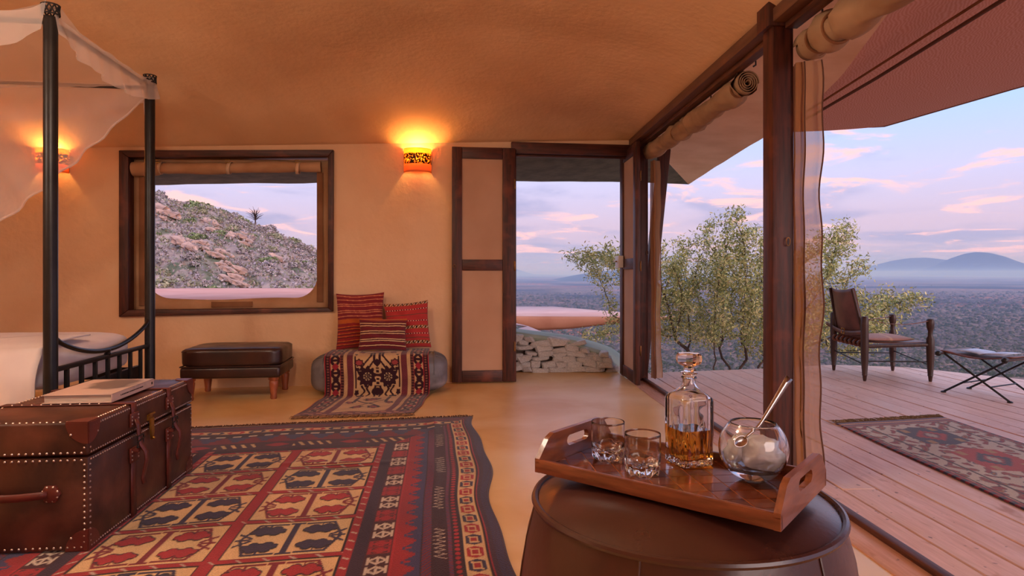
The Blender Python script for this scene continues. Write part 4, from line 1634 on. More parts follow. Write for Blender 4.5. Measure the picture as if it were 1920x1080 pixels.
PY = np.repeat(py_[:, None], NU_, 1); PZ = np.repeat(pz_[:, None], NU_, 1)
PZ = PZ + 0.003 * np.sin(U * 25 + V * 9) * (np.clip(V * 4, 0, 1))
PZ = np.maximum(PZ, 0.004)
wpos = np.stack([PX, PY, PZ], -1)
wx = np.array([[*(MXF @ Vector(p))] for p in wpos.reshape(-1, 3)]).reshape(NV, NU_, 3)
kr = thing('kilim_runner', (0, 0, 0), 0, 'brown and cream patterned kilim runner draped over the grey pouf onto the floor', 'rug')
base = wx[-1, NU_ // 2]
kr.location = (float(base[0]), float(base[1]), 0)
color_grid('woven_cloth', wx - np.array([base[0], base[1], 0]), Cc, MT['kilim'], kr)


def fringe(P, Q, d, n, L, parent, mt, z=0.006):
    """loose tufts along P-Q pointing in direction d"""
    P, Q, d = Vector(P), Vector(Q), Vector(d).normalized()
    fb_ = MB()
    al = (Q - P).normalized()
    for k in range(n):
        s = (k + random.uniform(-0.3, 0.3)) / n
        a = P.lerp(Q, min(1, max(0, s)))
        l = L * random.uniform(0.6, 1.15)
        e = a + d * l + al * random.uniform(-0.4, 0.4) * l
        mid = (a + e) / 2 + Vector((0, 0, random.uniform(0.002, 0.010)))
        w = 0.0028
        for (p0_, p1_) in ((a, mid), (mid, e)):
            i0 = Vector((0, 0, z * 0.5))
            fb_.add([p0_ - al * w + i0, p0_ + al * w + i0, p1_ + al * w * 0.7 + i0, p1_ - al * w * 0.7 + i0, p0_ + i0 + Vector((0, 0, 0.003)), p1_ + i0 + Vector((0, 0, 0.003))],
                    [(0, 1, 5 - 3, 3), (0, 4, 5, 3), (1, 2, 5, 4)])
    return tag(fb_.build('fringe', mt, parent, smooth=0, recalc=False), kind='stuff')


e0, e1 = wx[-1, 0], wx[-1, -1]
dn = (MXF.to_3x3() @ Vector((-0.1, -1, 0)))
fringe((e0[0], e0[1], 0.002), (e1[0], e1[1], 0.002), dn, 340, 0.065, kr, MT['fringe'])

# -------- cushions
MT['cushion'] = woven('cushion_weave', scale=300, bump=0.5)


def pillow(w, h, th, pattern, loc, rx, ry, rz, label):
    n = 170
    g = np.linspace(-1, 1, n)
    Uq, Vq = np.meshgrid(g, g)
    prof_ = np.clip((1 - Uq ** 2) * (1 - Vq ** 2), 0, 1) ** 0.42
    X = w / 2 * Uq * (1 - 0.07 * (1 - Vq ** 2) ** 1.0 * 1.0 + 0.0) 
    X = w / 2 * Uq * (0.93 + 0.07 * Vq ** 2)
    Zc = h / 2 * Vq * (0.93 + 0.07 * Uq ** 2)
    wr_ = 0.006 * np.sin(Uq * 9 + Vq * 4) * (1 - np.abs(Uq)) + 0.005 * np.sin(Vq * 13 + Uq * 5) * prof_
    Cp = pattern(Uq, Vq)
    r = thing('kilim_cushion', loc, 0, label, 'cushion', 'kilim cushions on the grey pouf')
    r.rotation_euler = (rx, ry, rz)
    for sgn, nm in ((-1, 'front_cover'), (1, 'back_cover')):
        Y = sgn * (th / 2 * prof_ + wr_ * prof_)
        color_grid(nm, np.stack([X, Y, Zc + h / 2], -1), Cp, MT['cushion'], r)
    return r


def stripes(bands, base_):
    def f(u, v):
        C = np.empty(u.shape + (3,)); C[:] = base_
        vv = v + 0.012 * np.sin(u * 5 + v * 3)
        for a, b, c in bands:
            paint(C, (vv > a) & (vv < b), c)
        return C
    return f


MAR = np.array(lin(128, 40, 46)); LRED = np.array(lin(156, 56, 52)); TANS = np.array(lin(206, 128, 92)); DMAR = np.array(lin(92, 30, 38))
b1 = [(-0.10, 0.06, ORANGE * 0.8), (-1, -0.12, np.array(lin(142, 40, 40)))]
for v in (0.90, 0.76, 0.60, 0.53, 0.36, 0.29, 0.16):
    b1.append((v - 0.014, v + 0.014, TANS))
for v in (-0.22, -0.32, -0.45, -0.56, -0.72, -0.84):
    b1.append((v - 0.014, v + 0.014, ORANGE))
    b1.append((v - 0.05, v - 0.016, DMAR))
def pat2(u, v):
    C = np.empty(u.shape + (3,)); C[:] = np.array(lin(176, 54, 54))
    for vv, kind in ((0.92, 2), (0.66, 1), (0.42, 0), (0.14, 1), (-0.14, 2), (-0.42, 1), (-0.78, 2), (-0.60, 0)):
        if kind == 2:
            paint(C, np.abs(v - vv) < 0.07, np.array(lin(140, 84, 36)))
            z = np.abs(v - vv - 0.045 * np.sign(np.sin(u * 46)) * np.abs(np.sin(u * 23)))
            paint(C, z < 0.018, WHITE)
            paint(C, (np.abs(v - vv) < 0.05) & (np.sin(u * 31) > 0.72), BLACK)
        elif kind == 1:
            paint(C, (np.abs(v - vv) < 0.016) & (np.sin(u * 52) > 0.1), BLACK)
            paint(C, (np.abs(v - vv) < 0.016) & (np.sin(u * 52) < -0.55), WHITE)
        else:
            paint(C, np.abs(v - vv) < 0.02, np.array(lin(112, 66, 56)))
    return C


b3 = []
for v in (0.66, 0.50, 0.16, 0.02, -0.34, -0.46, -0.74):
    b3 += [(v - 0.06, v + 0.06, np.array(lin(56, 22, 30))), (v - 0.03, v + 0.03, np.array(lin(218, 176, 132)))]
b3.append((0.88, 1.1, ORANGE * 0.75))


def seat_on(px, t, zb):
    p = at(px, 600, t)
    return (p.x, p.y, zb)


pillow(0.415, 0.50, 0.13, stripes(b1, MAR), seat_on(676, 5.55, PH - 0.0), math.radians(-11), math.radians(-1.5), A_PF, 'tall maroon cushion with fine tan stripes and an orange band')
pillow(0.385, 0.42, 0.13, pat2, seat_on(767, 5.525, PH + 0.006), math.radians(-14), math.radians(-5), A_PF - 0.05, 'bright red cushion with dotted and zigzag woven bands')
pillow(0.40, 0.275, 0.12, stripes(b3, np.array(lin(110, 36, 44))), seat_on(717, 5.36, PH + 0.014), math.radians(-14), math.radians(1), A_PF + 0.03, 'small dark maroon cushion with bold cream stripes in front of the others')

# ================================================================== LARGE RUG
MT['rug'] = woven('rug_pile', scale=220, bump=0.6, gain=0.86)
RA = np.array([-0.258, 4.43]); eL = np.array([-0.981, -0.193]); eD = np.array([0.114, -0.993])
RW_, RL_ = 2.07, 3.05


def big_rug(s, d):
    """s: metres in from the right edge, d: metres from the far end"""
    C = np.empty(s.shape + (3,)); C[:] = DARK
    W = RW_
    es = np.minimum(s, W - s)
    hz = np.abs(np.sin(s * 71) * np.sin(d * 53))

    def tri(x, p):
        return np.abs((x % p) / p - 0.5) * 2
    # side borders, from the edge inwards
    m = es < 0.063
    paint(C, m, np.array(lin(66, 38, 52))); paint(C, m & (((d * 1.0 + es * 1.2) % 0.02) < 0.009) & (es > 0.012) & (es < 0.045), BLUE * 0.8)
    paint(C, (es > 0.063) & (es < 0.069), RED)
    m = (es > 0.078) & (es < 0.158)
    paint(C, m, CREAM)
    P_ = 0.105
    q = (d % P_) / P_ - 0.5
    x = (es - 0.118) / 0.034
    alt = (np.floor(d / P_) % 2) == 0
    hexa = (np.abs(x) < 0.95) & (np.abs(q) * 2 + np.abs(x) * 0.35 < 0.92)
    paint(C, m & hexa & alt, RED); paint(C, m & hexa & ~alt, NAVY)
    paint(C, m & (np.abs(x) < 0.52) & (np.abs(q) < 0.26), CREAM)
    paint(C, m & (np.abs(x) < 0.30) & (np.abs(q) < 0.15), RED * 0.9)
    paint(C, m & (np.abs(x + np.sign(q) * 0.5) < 0.16) & (np.abs(np.abs(q) - 0.24) < 0.05), CREAM)
    paint(C, (es > 0.158) & (es < 0.164), BLACK)
    m = (es > 0.166) & (es < 0.197)
    paint(C, m, DARK); paint(C, m & (ell(es, (d % 0.034), 0.181, 0.017, 0.010, 0.012)), RED)
    m = (es > 0.199) & (es < 0.215); paint(C, m, CRIM * 0.8); paint(C, m & ((d + es) % 0.018 < 0.008), BLUE)
    m = (es > 0.217) & (es < 0.272); paint(C, m, np.array(lin(58, 26, 36)))
    zz = (es - 0.245) / 0.02
    paint(C, m & (np.abs(zz - (tri(d, 0.035) * 2 - 1)) < 0.26) & (np.sin(d * 13) > -0.2), WHITE * 0.85)
    m = (es > 0.274) & (es < 0.310); paint(C, m, CRIM * 0.75); paint(C, m & ((d * 1.0 - es) % 0.022 < 0.010), BLUE * 0.85)
    m = (es > 0.314) & (es < 0.408)
    st = np.floor(tri(d, 0.115) * 5) / 5
    paint(C, m, RED * 0.8); paint(C, m & (((es - 0.314) / 0.094) < st * 0.62 + 0.19), BLUE * 0.85)
    paint(C, m & (tri(d + 0.03, 0.0575) < 0.22) & (np.abs(es - 0.36) < 0.012), RED * 0.9)
    paint(C, (es > 0.408) & (es < 0.415), RED)
    m = (es > 0.416) & (es < 0.507); paint(C, m, np.array(lin(70, 30, 34)))
    P_ = 0.30
    q = (d % P_); x = (es - 0.461) / 0.040
    wh = q < 0.165
    fig = np.zeros(s.shape, bool)
    for c0 in (0.045, 0.12):
        k = np.abs(q - c0) / 0.034
        fig |= (np.abs(x) + k < 1.0) & (np.abs(x) + k > 0.55)
        fig |= (np.abs(np.abs(x) - 0.85) < 0.12) & (k < 0.9)
        fig |= (np.abs(x) < 0.14) & (k < 0.5)
    paint(C, m & wh & fig, WHITE * 0.9)
    fig2 = np.zeros(s.shape, bool)
    for c0 in (0.205, 0.265):
        k = np.abs(q - c0) / 0.028
        fig2 |= (np.abs(x) + k < 0.95) | ((np.abs(np.abs(x) - 0.85) < 0.13) & (k < 0.9)) | ((np.abs(x) < 0.9) & (k > 0.75) & (k < 1.0))
    paint(C, m & ~wh & fig2, RED * 0.85)
    m = (es > 0.508) & (es < 0.553); paint(C, m, np.array(lin(54, 34, 52)))
    m = (es > 0.553) & (es < 0.588); paint(C, m, RED * 0.85)
    paint(C, m & (np.abs((d + es * 0.7) % 0.075 - 0.03) < 0.005) & (es > 0.560) & (es < 0.580), WHITE * 0.8)
    # field of panels
    f0 = 0.655
    fld = (es > 0.588) & (d > f0) & (d < RL_ - 0.6)
    paint(C, fld, RED * 0.85)
    cw = (W - 2 * 0.588 - 0.045) / 2
    pit = 0.352
    row = np.floor((d - f0) / pit)
    colm = np.where(s < W / 2, 0, 1)
    a = np.where(colm == 0, s - 0.588, s - (0.588 + cw + 0.045)) / cw * 2 - 1
    b = ((d - f0) % pit) / pit
    gap = 0.045
    b2 = np.clip((b - gap) / (1 - 2 * gap), -1, 2) * 2 - 1
    inpan = fld & (np.abs(a) < 1) & (np.abs(b2) < 1)
    paint(C, fld & ~inpan & (np.abs(((s + d) % 0.09) - 0.03) < 0.006) & (np.abs(b2) > 1.02), WHITE * 0.7)
    paint(C, inpan, CREAM)
    isred = ((row + colm) % 2) == 0
    ink = np.where(isred[..., None], CRIM * 0.75, NAVY * 0.9)
    edge = inpan & ((np.abs(a) > 0.965) | (np.abs(b2) > 0.955))
    C[edge] = BLACK
    def put(mask, colr):
        C[mask & inpan] = colr[mask & inpan]
    put((np.abs(a) < 0.055) & (np.abs(b2) < 0.86), ink)
    put((np.abs(a) < 0.13) & (np.abs(np.abs(b2) - 0.86) < 0.05), ink)
    aa, bb = np.abs(a), np.abs(b2)
    # scroll outline around each pair of leaves
    ra = np.maximum(np.abs(b2) / 0.84, np.maximum((aa - 0.30) / 0.56 + np.abs(b2) * 0.42, 0))
    ring = (np.abs(ra - 1) < 0.055) & (aa > 0.16)
    put(ring, ink)
    put((np.abs(bb - (aa - 0.62) * 1.1) < 0.055) & (aa > 0.66) & (aa < 0.93), ink)
    put((np.abs(b2) < 0.035) & (aa > 0.70) & (aa < 0.94), ink)
    leaf = ell(aa, bb, 0.34, 0.46, 0.11, 0.25) | ell(aa, bb, 0.57, 0.47, 0.11, 0.25) | ell(aa, bb, 0.455, 0.43, 0.20, 0.14) | ell(aa, bb, 0.69, 0.44, 0.07, 0.11) | ell(aa, bb, 0.22, 0.44, 0.06, 0.11)
    leafo = ell(aa, bb, 0.34, 0.46, 0.13, 0.30) | ell(aa, bb, 0.57, 0.47, 0.13, 0.30) | ell(aa, bb, 0.455, 0.43, 0.22, 0.19) | ell(aa, bb, 0.69, 0.44, 0.09, 0.16) | ell(aa, bb, 0.22, 0.44, 0.08, 0.16)
    put(leafo & ~leaf, np.where(isred[..., None], DARK * 1.0, BLACK * 1.1))
    put(leaf, np.where(isred[..., None], RED * 0.95, NAVY))
    put((np.abs(aa - 0.46) < 0.022) & (bb > 0.6) & (bb < 0.86), ink)
    # ends
    ed = np.minimum(d, RL_ - d)
    endz = (ed < f0 - 0.06) & (es > ed * 0.85)
    paint(C, endz, np.array(lin(70, 36, 50)))
    m = endz & (ed > 0.03) & (ed < 0.10); paint(C, m & ((ed % 0.024) < 0.008), CRIM * 0.8)
    m = endz & (ed > 0.125) & (ed < 0.195); paint(C, m, CREAM * 0.9)
    P_ = 0.12
    q = (s % P_) / P_ - 0.5; x = (ed - 0.16) / 0.034
    hexa = (np.abs(x) < 0.9) & (np.abs(q) * 2 + np.abs(x) * 0.4 < 0.9)
    alt = (np.floor(s / P_) % 2) == 0
    paint(C, m & hexa & alt, RED); paint(C, m & hexa & ~alt, NAVY); paint(C, m & (np.abs(x) < 0.4) & (np.abs(q) < 0.2), CREAM)
    m = endz & (ed > 0.21) & (ed < 0.30); paint(C, m, DARK); paint(C, m & (np.abs(ed - 0.27) < 0.014) & ((s % 0.09) < 0.05), WHITE * 0.8)
    m = endz & (ed > 0.30) & (ed < 0.44); paint(C, m, CRIM * 0.7); paint(C, m & (np.floor(tri(s, 0.16) * 4) / 4 > (ed - 0.30) / 0.14), BLUE * 0.8)
    m = endz & (ed > 0.44) & (ed < 0.585); paint(C, m, np.array(lin(66, 32, 44)))
    q = (s % 0.42) - 0.14; x = (ed - 0.51) / 0.045
    paint(C, m & (np.abs(x) < 0.9) & (np.abs(q) < 0.11) & (np.sin(q * 120 + x * 2.5) > 0.35), CREAM * 0.85)
    paint(C, m & (np.abs(x) < 0.8) & (np.abs(q - 0.2) < 0.07) & (np.abs(x) + np.abs(q - 0.2) / 0.07 < 1), RED * 0.8)
    # abrash: slow drift of dye
    C = C * (1 + 0.10 * np.sin(d * 9.3 + 1)[..., None] * np.array([1, 0.6, 0.6])) * (1 + 0.06 * np.sin(s * 31 + d * 7))[..., None]
    return np.clip(C, 0, 1)


ns_, nd_ = 440, 620
S, D = np.meshgrid(np.linspace(0, RW_, ns_), np.linspace(0, RL_, nd_))
Cc = big_rug(S, D)
wob = 0.022 * np.sin(D * 4.1 + 0.6) + 0.010 * np.sin(D * 9)
Sx = S + wob * np.exp(-S / 0.15)
PX = RA[0] + eL[0] * Sx + eD[0] * D
PY = RA[1] + eL[1] * Sx + eD[1] * D + 0.008 * np.sin(S * 7)
lum = Cc.mean(-1)
PZ = 0.0095 + 0.002 * np.sin(S * 11 + D * 3) * np.sin(D * 7) - 0.0018 * (lum > 0.25)
PZ += 0.006 * np.exp(-((S - 0.27) / 0.03) ** 2) * (0.5 + 0.5 * np.sin(D * 6)) + 0.010 * np.exp(-((D - 1.05 + 0.12 * S) / 0.035) ** 2) * np.exp(-((S - 0.8) / 0.3) ** 2)
PZ[0, :] = PZ[-1, :] = 0.001; PZ[:, 0] = PZ[:, -1] = 0.001
rug = thing('patterned_rug', (RA[0] + eL[0] * 1.03 + eD[0] * 1.5, RA[1] + eL[1] * 1.03 + eD[1] * 1.5, 0), 0, 'large red and navy tribal rug with cream leaf panels on the cement floor', 'rug')
color_grid('pile', np.stack([PX - rug.location.x, PY - rug.location.y, PZ], -1), Cc, MT['rug'], rug)
MT['rug_fringe'] = mat('dark_rug_fringe', lin(104, 70, 56), lin(70, 42, 40), scale=40, rough=0.95)
fringe((PX[0, 0], PY[0, 0], 0.003), (PX[0, -1], PY[0, -1], 0.003), (0.05, 1, 0), 520, 0.03, rug, MT['rug_fringe'], 0.01)

# ================================================================== RUG ON THE DECK
def deck_rug(s, d, W, L):
    C = np.empty(s.shape + (3,)); C[:] = WHITE * 0.8
    es = np.minimum(s, W - s); ed = np.minimum(d, L - d)
    x = s - W / 2
    n1 = np.sin(s * 60 + 2 * np.sin(d * 40)) + np.sin(d * 55 + 2 * np.sin(s * 47))
    n2 = np.sin(s * 38 + 1.3 + 2 * np.sin(d * 27)) + np.sin(d * 33 + 2 * np.sin(s * 29))
    paint(C, n1 > 0.75, DARK); paint(C, n1 > 1.05, CRIM)
    paint(C, n2 > 0.9, BLUE * 0.8); paint(C, n2 > 1.15, np.array(lin(156, 102, 66))); paint(C, n2 > 1.6, CRIM)
    for k, (c0, bg_, in_) in enumerate(((0.42, NAVY, RED), (0.92, RED, NAVY), (1.42, NAVY, RED))):
        h = np.abs(x) / 0.15 + np.maximum(0, np.abs(d - c0) - 0.06) / 0.17
        dd_ = np.abs(x) / 0.155 + np.abs(d - c0) / 0.34
        hx_ = (np.abs(x) < 0.155) & (np.abs(d - c0) < 0.215 - 0.06 * np.abs(x) / 0.155)
        paint(C, hx_, bg_)
        paint(C, hx_ & (np.abs(np.abs(x) - 0.10) < 0.022) & (np.abs(np.abs(d - c0) - 0.13) < 0.035), np.array(lin(170, 126, 84)))
        st = np.floor((np.abs(d - c0)) / 0.025) * 0.022
        paint(C, hx_ & (np.abs(x) < 0.10 - st), in_)
        paint(C, hx_ & (np.abs(x) < 0.055 - st), bg_ * 0.7 + 0.3 * in_)
        paint(C, hx_ & (np.abs(x) < 0.03 - st * 0.8), WHITE * 0.6)
    for k in (0.05, 0.155):
        m = np.abs(es - k) < 0.006; paint(C, m, DARK)
    paint(C, es < 0.035, NAVY * 0.8); paint(C, (es < 0.028) & ((d % 0.06) < 0.03), CRIM); paint(C, (es > 0.034) & (es < 0.042), RED)
    m = ed < 0.13
    paint(C, m, np.array(lin(112, 52, 62)))
    paint(C, m & (np.abs(ed - 0.055) < 0.012), np.array(lin(198, 140, 108))); paint(C, m & (np.abs(ed - 0.055) < 0.003) & ((s % 0.02) < 0.01), CRIM)
    paint(C, m & (np.abs(ed - 0.085) < 0.006), BLUE); paint(C, m & (np.abs(ed - 0.025) < 0.006), BLUE); paint(C, m & (np.abs(ed - 0.105) < 0.006), PINK)
    return np.clip(C, 0, 1)


DW, DL = 0.87, 1.72
a0 = fl(1566, 796, -0.012); a1 = fl(1757, 785, -0.012); a2 = fl(1890, 944, -0.012)
el_ = (a1 - a0).normalized(); ed_ = (a2 - a0).normalized()
S, D = np.meshgrid(np.linspace(0, DW, 180), np.linspace(0, DL, 340))
Cc = deck_rug(S, D, DW, DL)
PX = a0.x + el_.x * S + ed_.x * D; PY = a0.y + el_.y * S + ed_.y * D
PZ = -0.012 + 0.010 + 0.0015 * np.sin(S * 9 + D * 7)
PZ[0, :] = PZ[-1, :] = -0.008; PZ[:, 0] = PZ[:, -1] = -0.008
dr = thing('deck_rug', (float(PX.mean()), float(PY.mean()), -0.009), 0, 'small fringed rug with a blue and a red medallion on the deck', 'rug')
color_grid('pile', np.stack([PX - dr.location.x, PY - dr.location.y, PZ + 0.009], -1), Cc, MT['rug'], dr)
MT['deck_fringe'] = mat('olive_rug_fringe', lin(156, 132, 96), lin(116, 94, 68), scale=40, rough=0.95)
fringe((PX[0, 0], PY[0, 0], -0.007), (PX[0, -1], PY[0, -1], -0.007), -ed_, 240, 0.07, dr, MT['deck_fringe'], 0.01)
fringe((PX[-1, 0], PY[-1, 0], -0.007), (PX[-1, -1], PY[-1, -1], -0.007), ed_, 240, 0.07, dr, MT['deck_fringe'], 0.01)

# ================================================================== ROUND POUF AND DRINKS TRAY
MT['pouf_leather'] = mat('brown_pouf_leather', lin(72, 38, 30), lin(52, 26, 21), scale=3, bump=0.16, bscale=70, bdist=0.002, rough=0.30, rvar=0.05, spec=0.6, coat=0.15, coatr=0.25,
                         bump2=0.25, b2scale=5, c3=lin(86, 48, 38), c3scale=3)
PC = Vector((0.359, 1.356, 0))
po = thing('round_pouf', PC, 0, 'round brown leather pouf carrying the drinks tray', 'pouf')
RP, ZP = 0.309, 0.52
prof = [(0.26, 0.0), (0.29, 0.01), (0.315, 0.06), (0.335, 0.15), (0.345, 0.26), (0.340, 0.37), (0.327, 0.45), (0.314, 0.50), (RP, ZP)]


def puck(a, z, r):
    return 1 + 0.004 * math.sin(6 * a + 1) * math.sin(z * 6) + 0.003 * math.sin(17 * a + z * 20)


part(po, 'side_cover', MB().lathe(prof, 96, mod=puck, cap=True), MT['pouf_leather'], smooth=60)
top = [(RP, ZP)]
for k in range(1, 14):
    s = k / 14
    r_ = RP * (1 - s)
    top.append((r_, ZP + 0.046 * (1 - (r_ / RP) ** 3.2)))
top.append((0.002, ZP + 0.046))
part(po, 'top_cover', MB().lathe(top, 96, mod=lambda a, z, r: 1 + 0.003 * math.sin(9 * a) * (r / RP), cap=False), MT['pouf_leather'], smooth=180)
part(po, 'piping', MB().tube([(math.cos(a) * (RP + 0.001), math.sin(a) * (RP + 0.001), ZP + 0.001) for a in np.linspace(0, 2 * math.pi, 97)[:-1]], 0.0075, 8, closed=True), MT['pouf_leather'])
for k in range(6):
    a = k * math.pi / 3 - 2.05
    part(po, 'side_seam', MB().tube([(math.cos(a) * (r + 0.0005), math.sin(a) * (r + 0.0005), z) for r, z in prof[1:]], 0.0025, 6), MT['pouf_leather'])

# tray
MT['tray_wood'] = mat('varnished_tray_wood', lin(142, 80, 50), lin(104, 54, 32), scale=9, stretch=(1.0, 7, 7), rough=0.3, bump=0.08, bscale=18, coat=0.3)
MT['tray_end'] = mat('varnished_tray_end', lin(146, 84, 52), lin(110, 58, 36), scale=9, stretch=(7, 1.0, 7), rough=0.3, bump=0.08, bscale=18, coat=0.3)
MT['slat_line'] = mat('pale_inlay', lin(178, 112, 66), rough=0.25, coat=0.5, coatr=0.1)
TZ = 0.568
TF, TSD = 0.513, 0.305
ux = Vector((0.399, -0.323, 0)).normalized()
A_TR = math.atan2(ux.y, ux.x)
uy = Vector((-ux.y, ux.x, 0))
FL = Vector((0.0498, 1.39, 0))
tc_ = FL + ux * TF / 2 + uy * TSD / 2
tray = thing('wooden_tray', (tc_.x, tc_.y, TZ), A_TR, 'wooden serving tray with raised handle ends on the round pouf', 'tray')
tx, ty = TF / 2, TSD / 2
part(tray, 'front_board', MB().box(-tx, tx, -ty, -ty + 0.012, 0, 0.028), MT['tray_wood'], bevel=0.0015)
part(tray, 'back_board', MB().box(-tx, tx, ty - 0.012, ty, 0, 0.028), MT['tray_wood'], bevel=0.0015)
part(tray, 'base_board', MB().box(-tx + 0.005, tx - 0.005, -ty + 0.005, ty - 0.005, 0.001, 0.0085), MT['tray_wood'])
# veneer tiles with pale inlay lines running diagonally
def tile_mat(i, c):
    return mat('parquet_veneer_%s' % 'abcd'[i], c, tuple(k * 0.6 for k in c), scale=14, stretch=((1, 6, 1) if i % 2 else (6, 1, 1)), rough=0.2, coat=0.6, coatr=0.08)
TM = [tile_mat(0, lin(128, 66, 38)), tile_mat(1, lin(104, 50, 30)), tile_mat(2, lin(140, 76, 42)), tile_mat(3, lin(92, 44, 28))]
part(tray, 'inlay_ground', MB().box(-tx + 0.013, tx - 0.013, -ty + 0.0125, ty - 0.0125, 0.0086, 0.0104), MT['slat_line'])
ts = 0.047
lim_x, lim_y = tx - 0.0135, ty - 0.013
ca, sa = math.cos(math.radians(45)), math.sin(math.radians(45))


def clip_poly(poly):
    for ax, sg, L_ in ((0, 1, lim_x), (0, -1, lim_x), (1, 1, lim_y), (1, -1, lim_y)):
        out = []
        for i in range(len(poly)):
            p, q = poly[i], poly[(i + 1) % len(poly)]
            dp, dq = L_ - sg * p[ax], L_ - sg * q[ax]
            if dp >= 0:
                out.append(p)
            if (dp >= 0) != (dq >= 0):
                k = dp / (dp - dq)
                out.append((p[0] + (q[0] - p[0]) * k, p[1] + (q[1] - p[1]) * k))
        poly = out
        if not poly:
            return []
    return poly


for i in range(-10, 11):
    for j in range(-10, 11):
        h = ts / 2 - 0.0011
        poly = [((i * ts + a) * ca - (j * ts + b) * sa, (i * ts + a) * sa + (j * ts + b) * ca) for a, b in ((-h, -h), (h, -h), (h, h), (-h, h))]
        poly = clip_poly(poly)
        if len(poly) < 3:
            continue
        ar_ = 0.5 * abs(sum(poly[k][0] * poly[(k + 1) % len(poly)][1] - poly[(k + 1) % len(poly)][0] * poly[k][1] for k in range(len(poly))))
        if ar_ < 1e-4:
            continue
        n_ = len(poly)
        vb = [(p[0], p[1], z) for z in (0.0105, 0.0114) for p in poly]
        t_ = MB().add(vb, [tuple(range(n_ - 1, -1, -1)), tuple(range(n_, 2 * n_))] + [(k, (k + 1) % n_, n_ + (k + 1) % n_, n_ + k) for k in range(n_)])
        part(tray, 'veneer_tile', t_, TM[(i + 2 * j) % 4 if (i + j) % 2 else (i * 3 + j) % 4], smooth=0)
ZFL = TZ + 0.0114


def tray_end(sx):
    """end board: low at the corners, raised in the middle around a slot"""
    o = [(-ty, 0), (ty, 0), (ty, 0.030), (ty - 0.035, 0.068), (ty - 0.055, 0.076), (-ty + 0.055, 0.076), (-ty + 0.035, 0.068), (-ty, 0.030)]
    hole = []
    for k in range(24):
        a = 2 * math.pi * k / 24
        hole.append((0.042 * (1 if math.cos(a) > 0 else -1) * min(1, abs(math.cos(a)) * 1.6) ** 0.5 if abs(math.cos(a)) > 1e-6 else 0.0, 0.050 + 0.0105 * max(-1, min(1, math.sin(a) * 1.7))))
    # sample the outer outline in step with the slot by angle
    def ray(cy_, cz_, dy, dz):
        best = None
        for p, q in zip(o, o[1:] + o[:1]):
            ex_, ez_ = q[0] - p[0], q[1] - p[1]
            den = dy * ez_ - dz * ex_
            if abs(den) < 1e-12:
                continue
            t = ((p[0] - cy_) * ez_ - (p[1] - cz_) * ex_) / den
            s = ((p[0] - cy_) * dz - (p[1] - cz_) * dy) / den
            if t > 1e-6 and -1e-6 <= s <= 1 + 1e-6:
                best = t if best is None else min(best, t)
        return (cy_ + dy * best, cz_ + dz * best)
    angs = sorted(set([round(math.atan2(p[1] - 0.045, p[0]), 5) for p in o] + [round(-math.pi + 2 * math.pi * k / 40, 5) for k in range(40)]))
    outer, inn_ = [], []
    for a in angs:
        outer.append(ray(0, 0.045, math.cos(a), math.sin(a)))
        dy, dz = math.cos(a), math.sin(a)
        # slot as stadium
        R_, Lh = 0.0115, 0.034
        t = 0.0
        for it in range(60):
            t += 0.001
            y, z = dy * t, dz * t
            if math.hypot(max(0, abs(y) - Lh), z) > R_:
                break
        inn_.append((dy * t, 0.048 + dz * t))
    x0, x1 = sx * tx, sx * (tx - 0.012)
    m_ = MB()
    rows = [[(x0, p[0], p[1]) for p in inn_], [(x0, p[0], p[1]) for p in outer], [(x1, p[0], p[1]) for p in outer], [(x1, p[0], p[1]) for p in inn_], [(x0, p[0], p[1]) for p in inn_]]
    m_.grid(rows, wrap=True)
    return part(tray, 'handle_board', m_, MT['tray_end'], smooth=30, bevel=0.0)


tray_end(-1)
tray_end(1)

# glassware
MT['glass'] = glass('clear_glass', (1, 1, 1), 1.5)
MT['whisky'] = glass('amber_spirit', (0.93, 0.40, 0.045), 1.36)
MT['ice'] = None
m, nt, b = nodes('clouded_ice')
setp(b, rough=0.15, trans=0.42, ior=1.31, sss=0.0)
b.inputs['Base Color'].default_value = (0.95, 0.95, 0.97, 1)
nz = nt.nodes.new('ShaderNodeTexNoise'); nz.inputs['Scale'].default_value = 30
tcn = nt.nodes.new('ShaderNodeTexCoord')
nt.links.new(tcn.outputs['Object'], nz.inputs['Vector'])
bp = nt.nodes.new('ShaderNodeBump'); bp.inputs['Strength'].default_value = 0.3; bp.inputs['Distance'].default_value = 0.004
nt.links.new(nz.outputs['Fac'], bp.inputs['Height']); nt.links.new(bp.outputs[0], b.inputs['Normal'])
MT['ice'] = m
MT['water'] = glass('melt_water', (0.97, 0.98, 1.0), 1.33)

# decanter: square body, cut flutes on the lower part, round neck, faceted stopper
DCX, DCY = 0.392, 1.418
dc = thing('whisky_decanter', (DCX, DCY, ZFL + 0.0005), math.radians(19), 'square cut glass decanter half filled with amber whisky on the tray', 'decanter')
HS = 0.0405
NP = 128


def dsec(z, half, n_, flute=0.0, tw=0.0):
    row = []
    for k in range(NP):
        a = 2 * math.pi * (k + 0.5) / NP
        c_, s_ = math.cos(a), math.sin(a)
        kk = (abs(c_) ** n_ + abs(s_) ** n_) ** (-1 / n_)
        x, y = half * c_ * kk, half * s_ * kk
        if flute > 0:
            # distance along the face
            q = y if abs(c_) > abs(s_) else x
            f = 0.5 + 0.5 * math.cos(q / half * math.pi * 4.0)
            tip = 0.055 + 0.028 * (1 - abs(q / half)) + 0.012 * math.cos(q / half * math.pi * 2)
            amt = flute * max(0.0, min(1.0, (tip - z) / 0.03)) * f
            sc = 1 - amt / half
            x *= sc; y *= sc
        row.append((x, y, z))
    return row


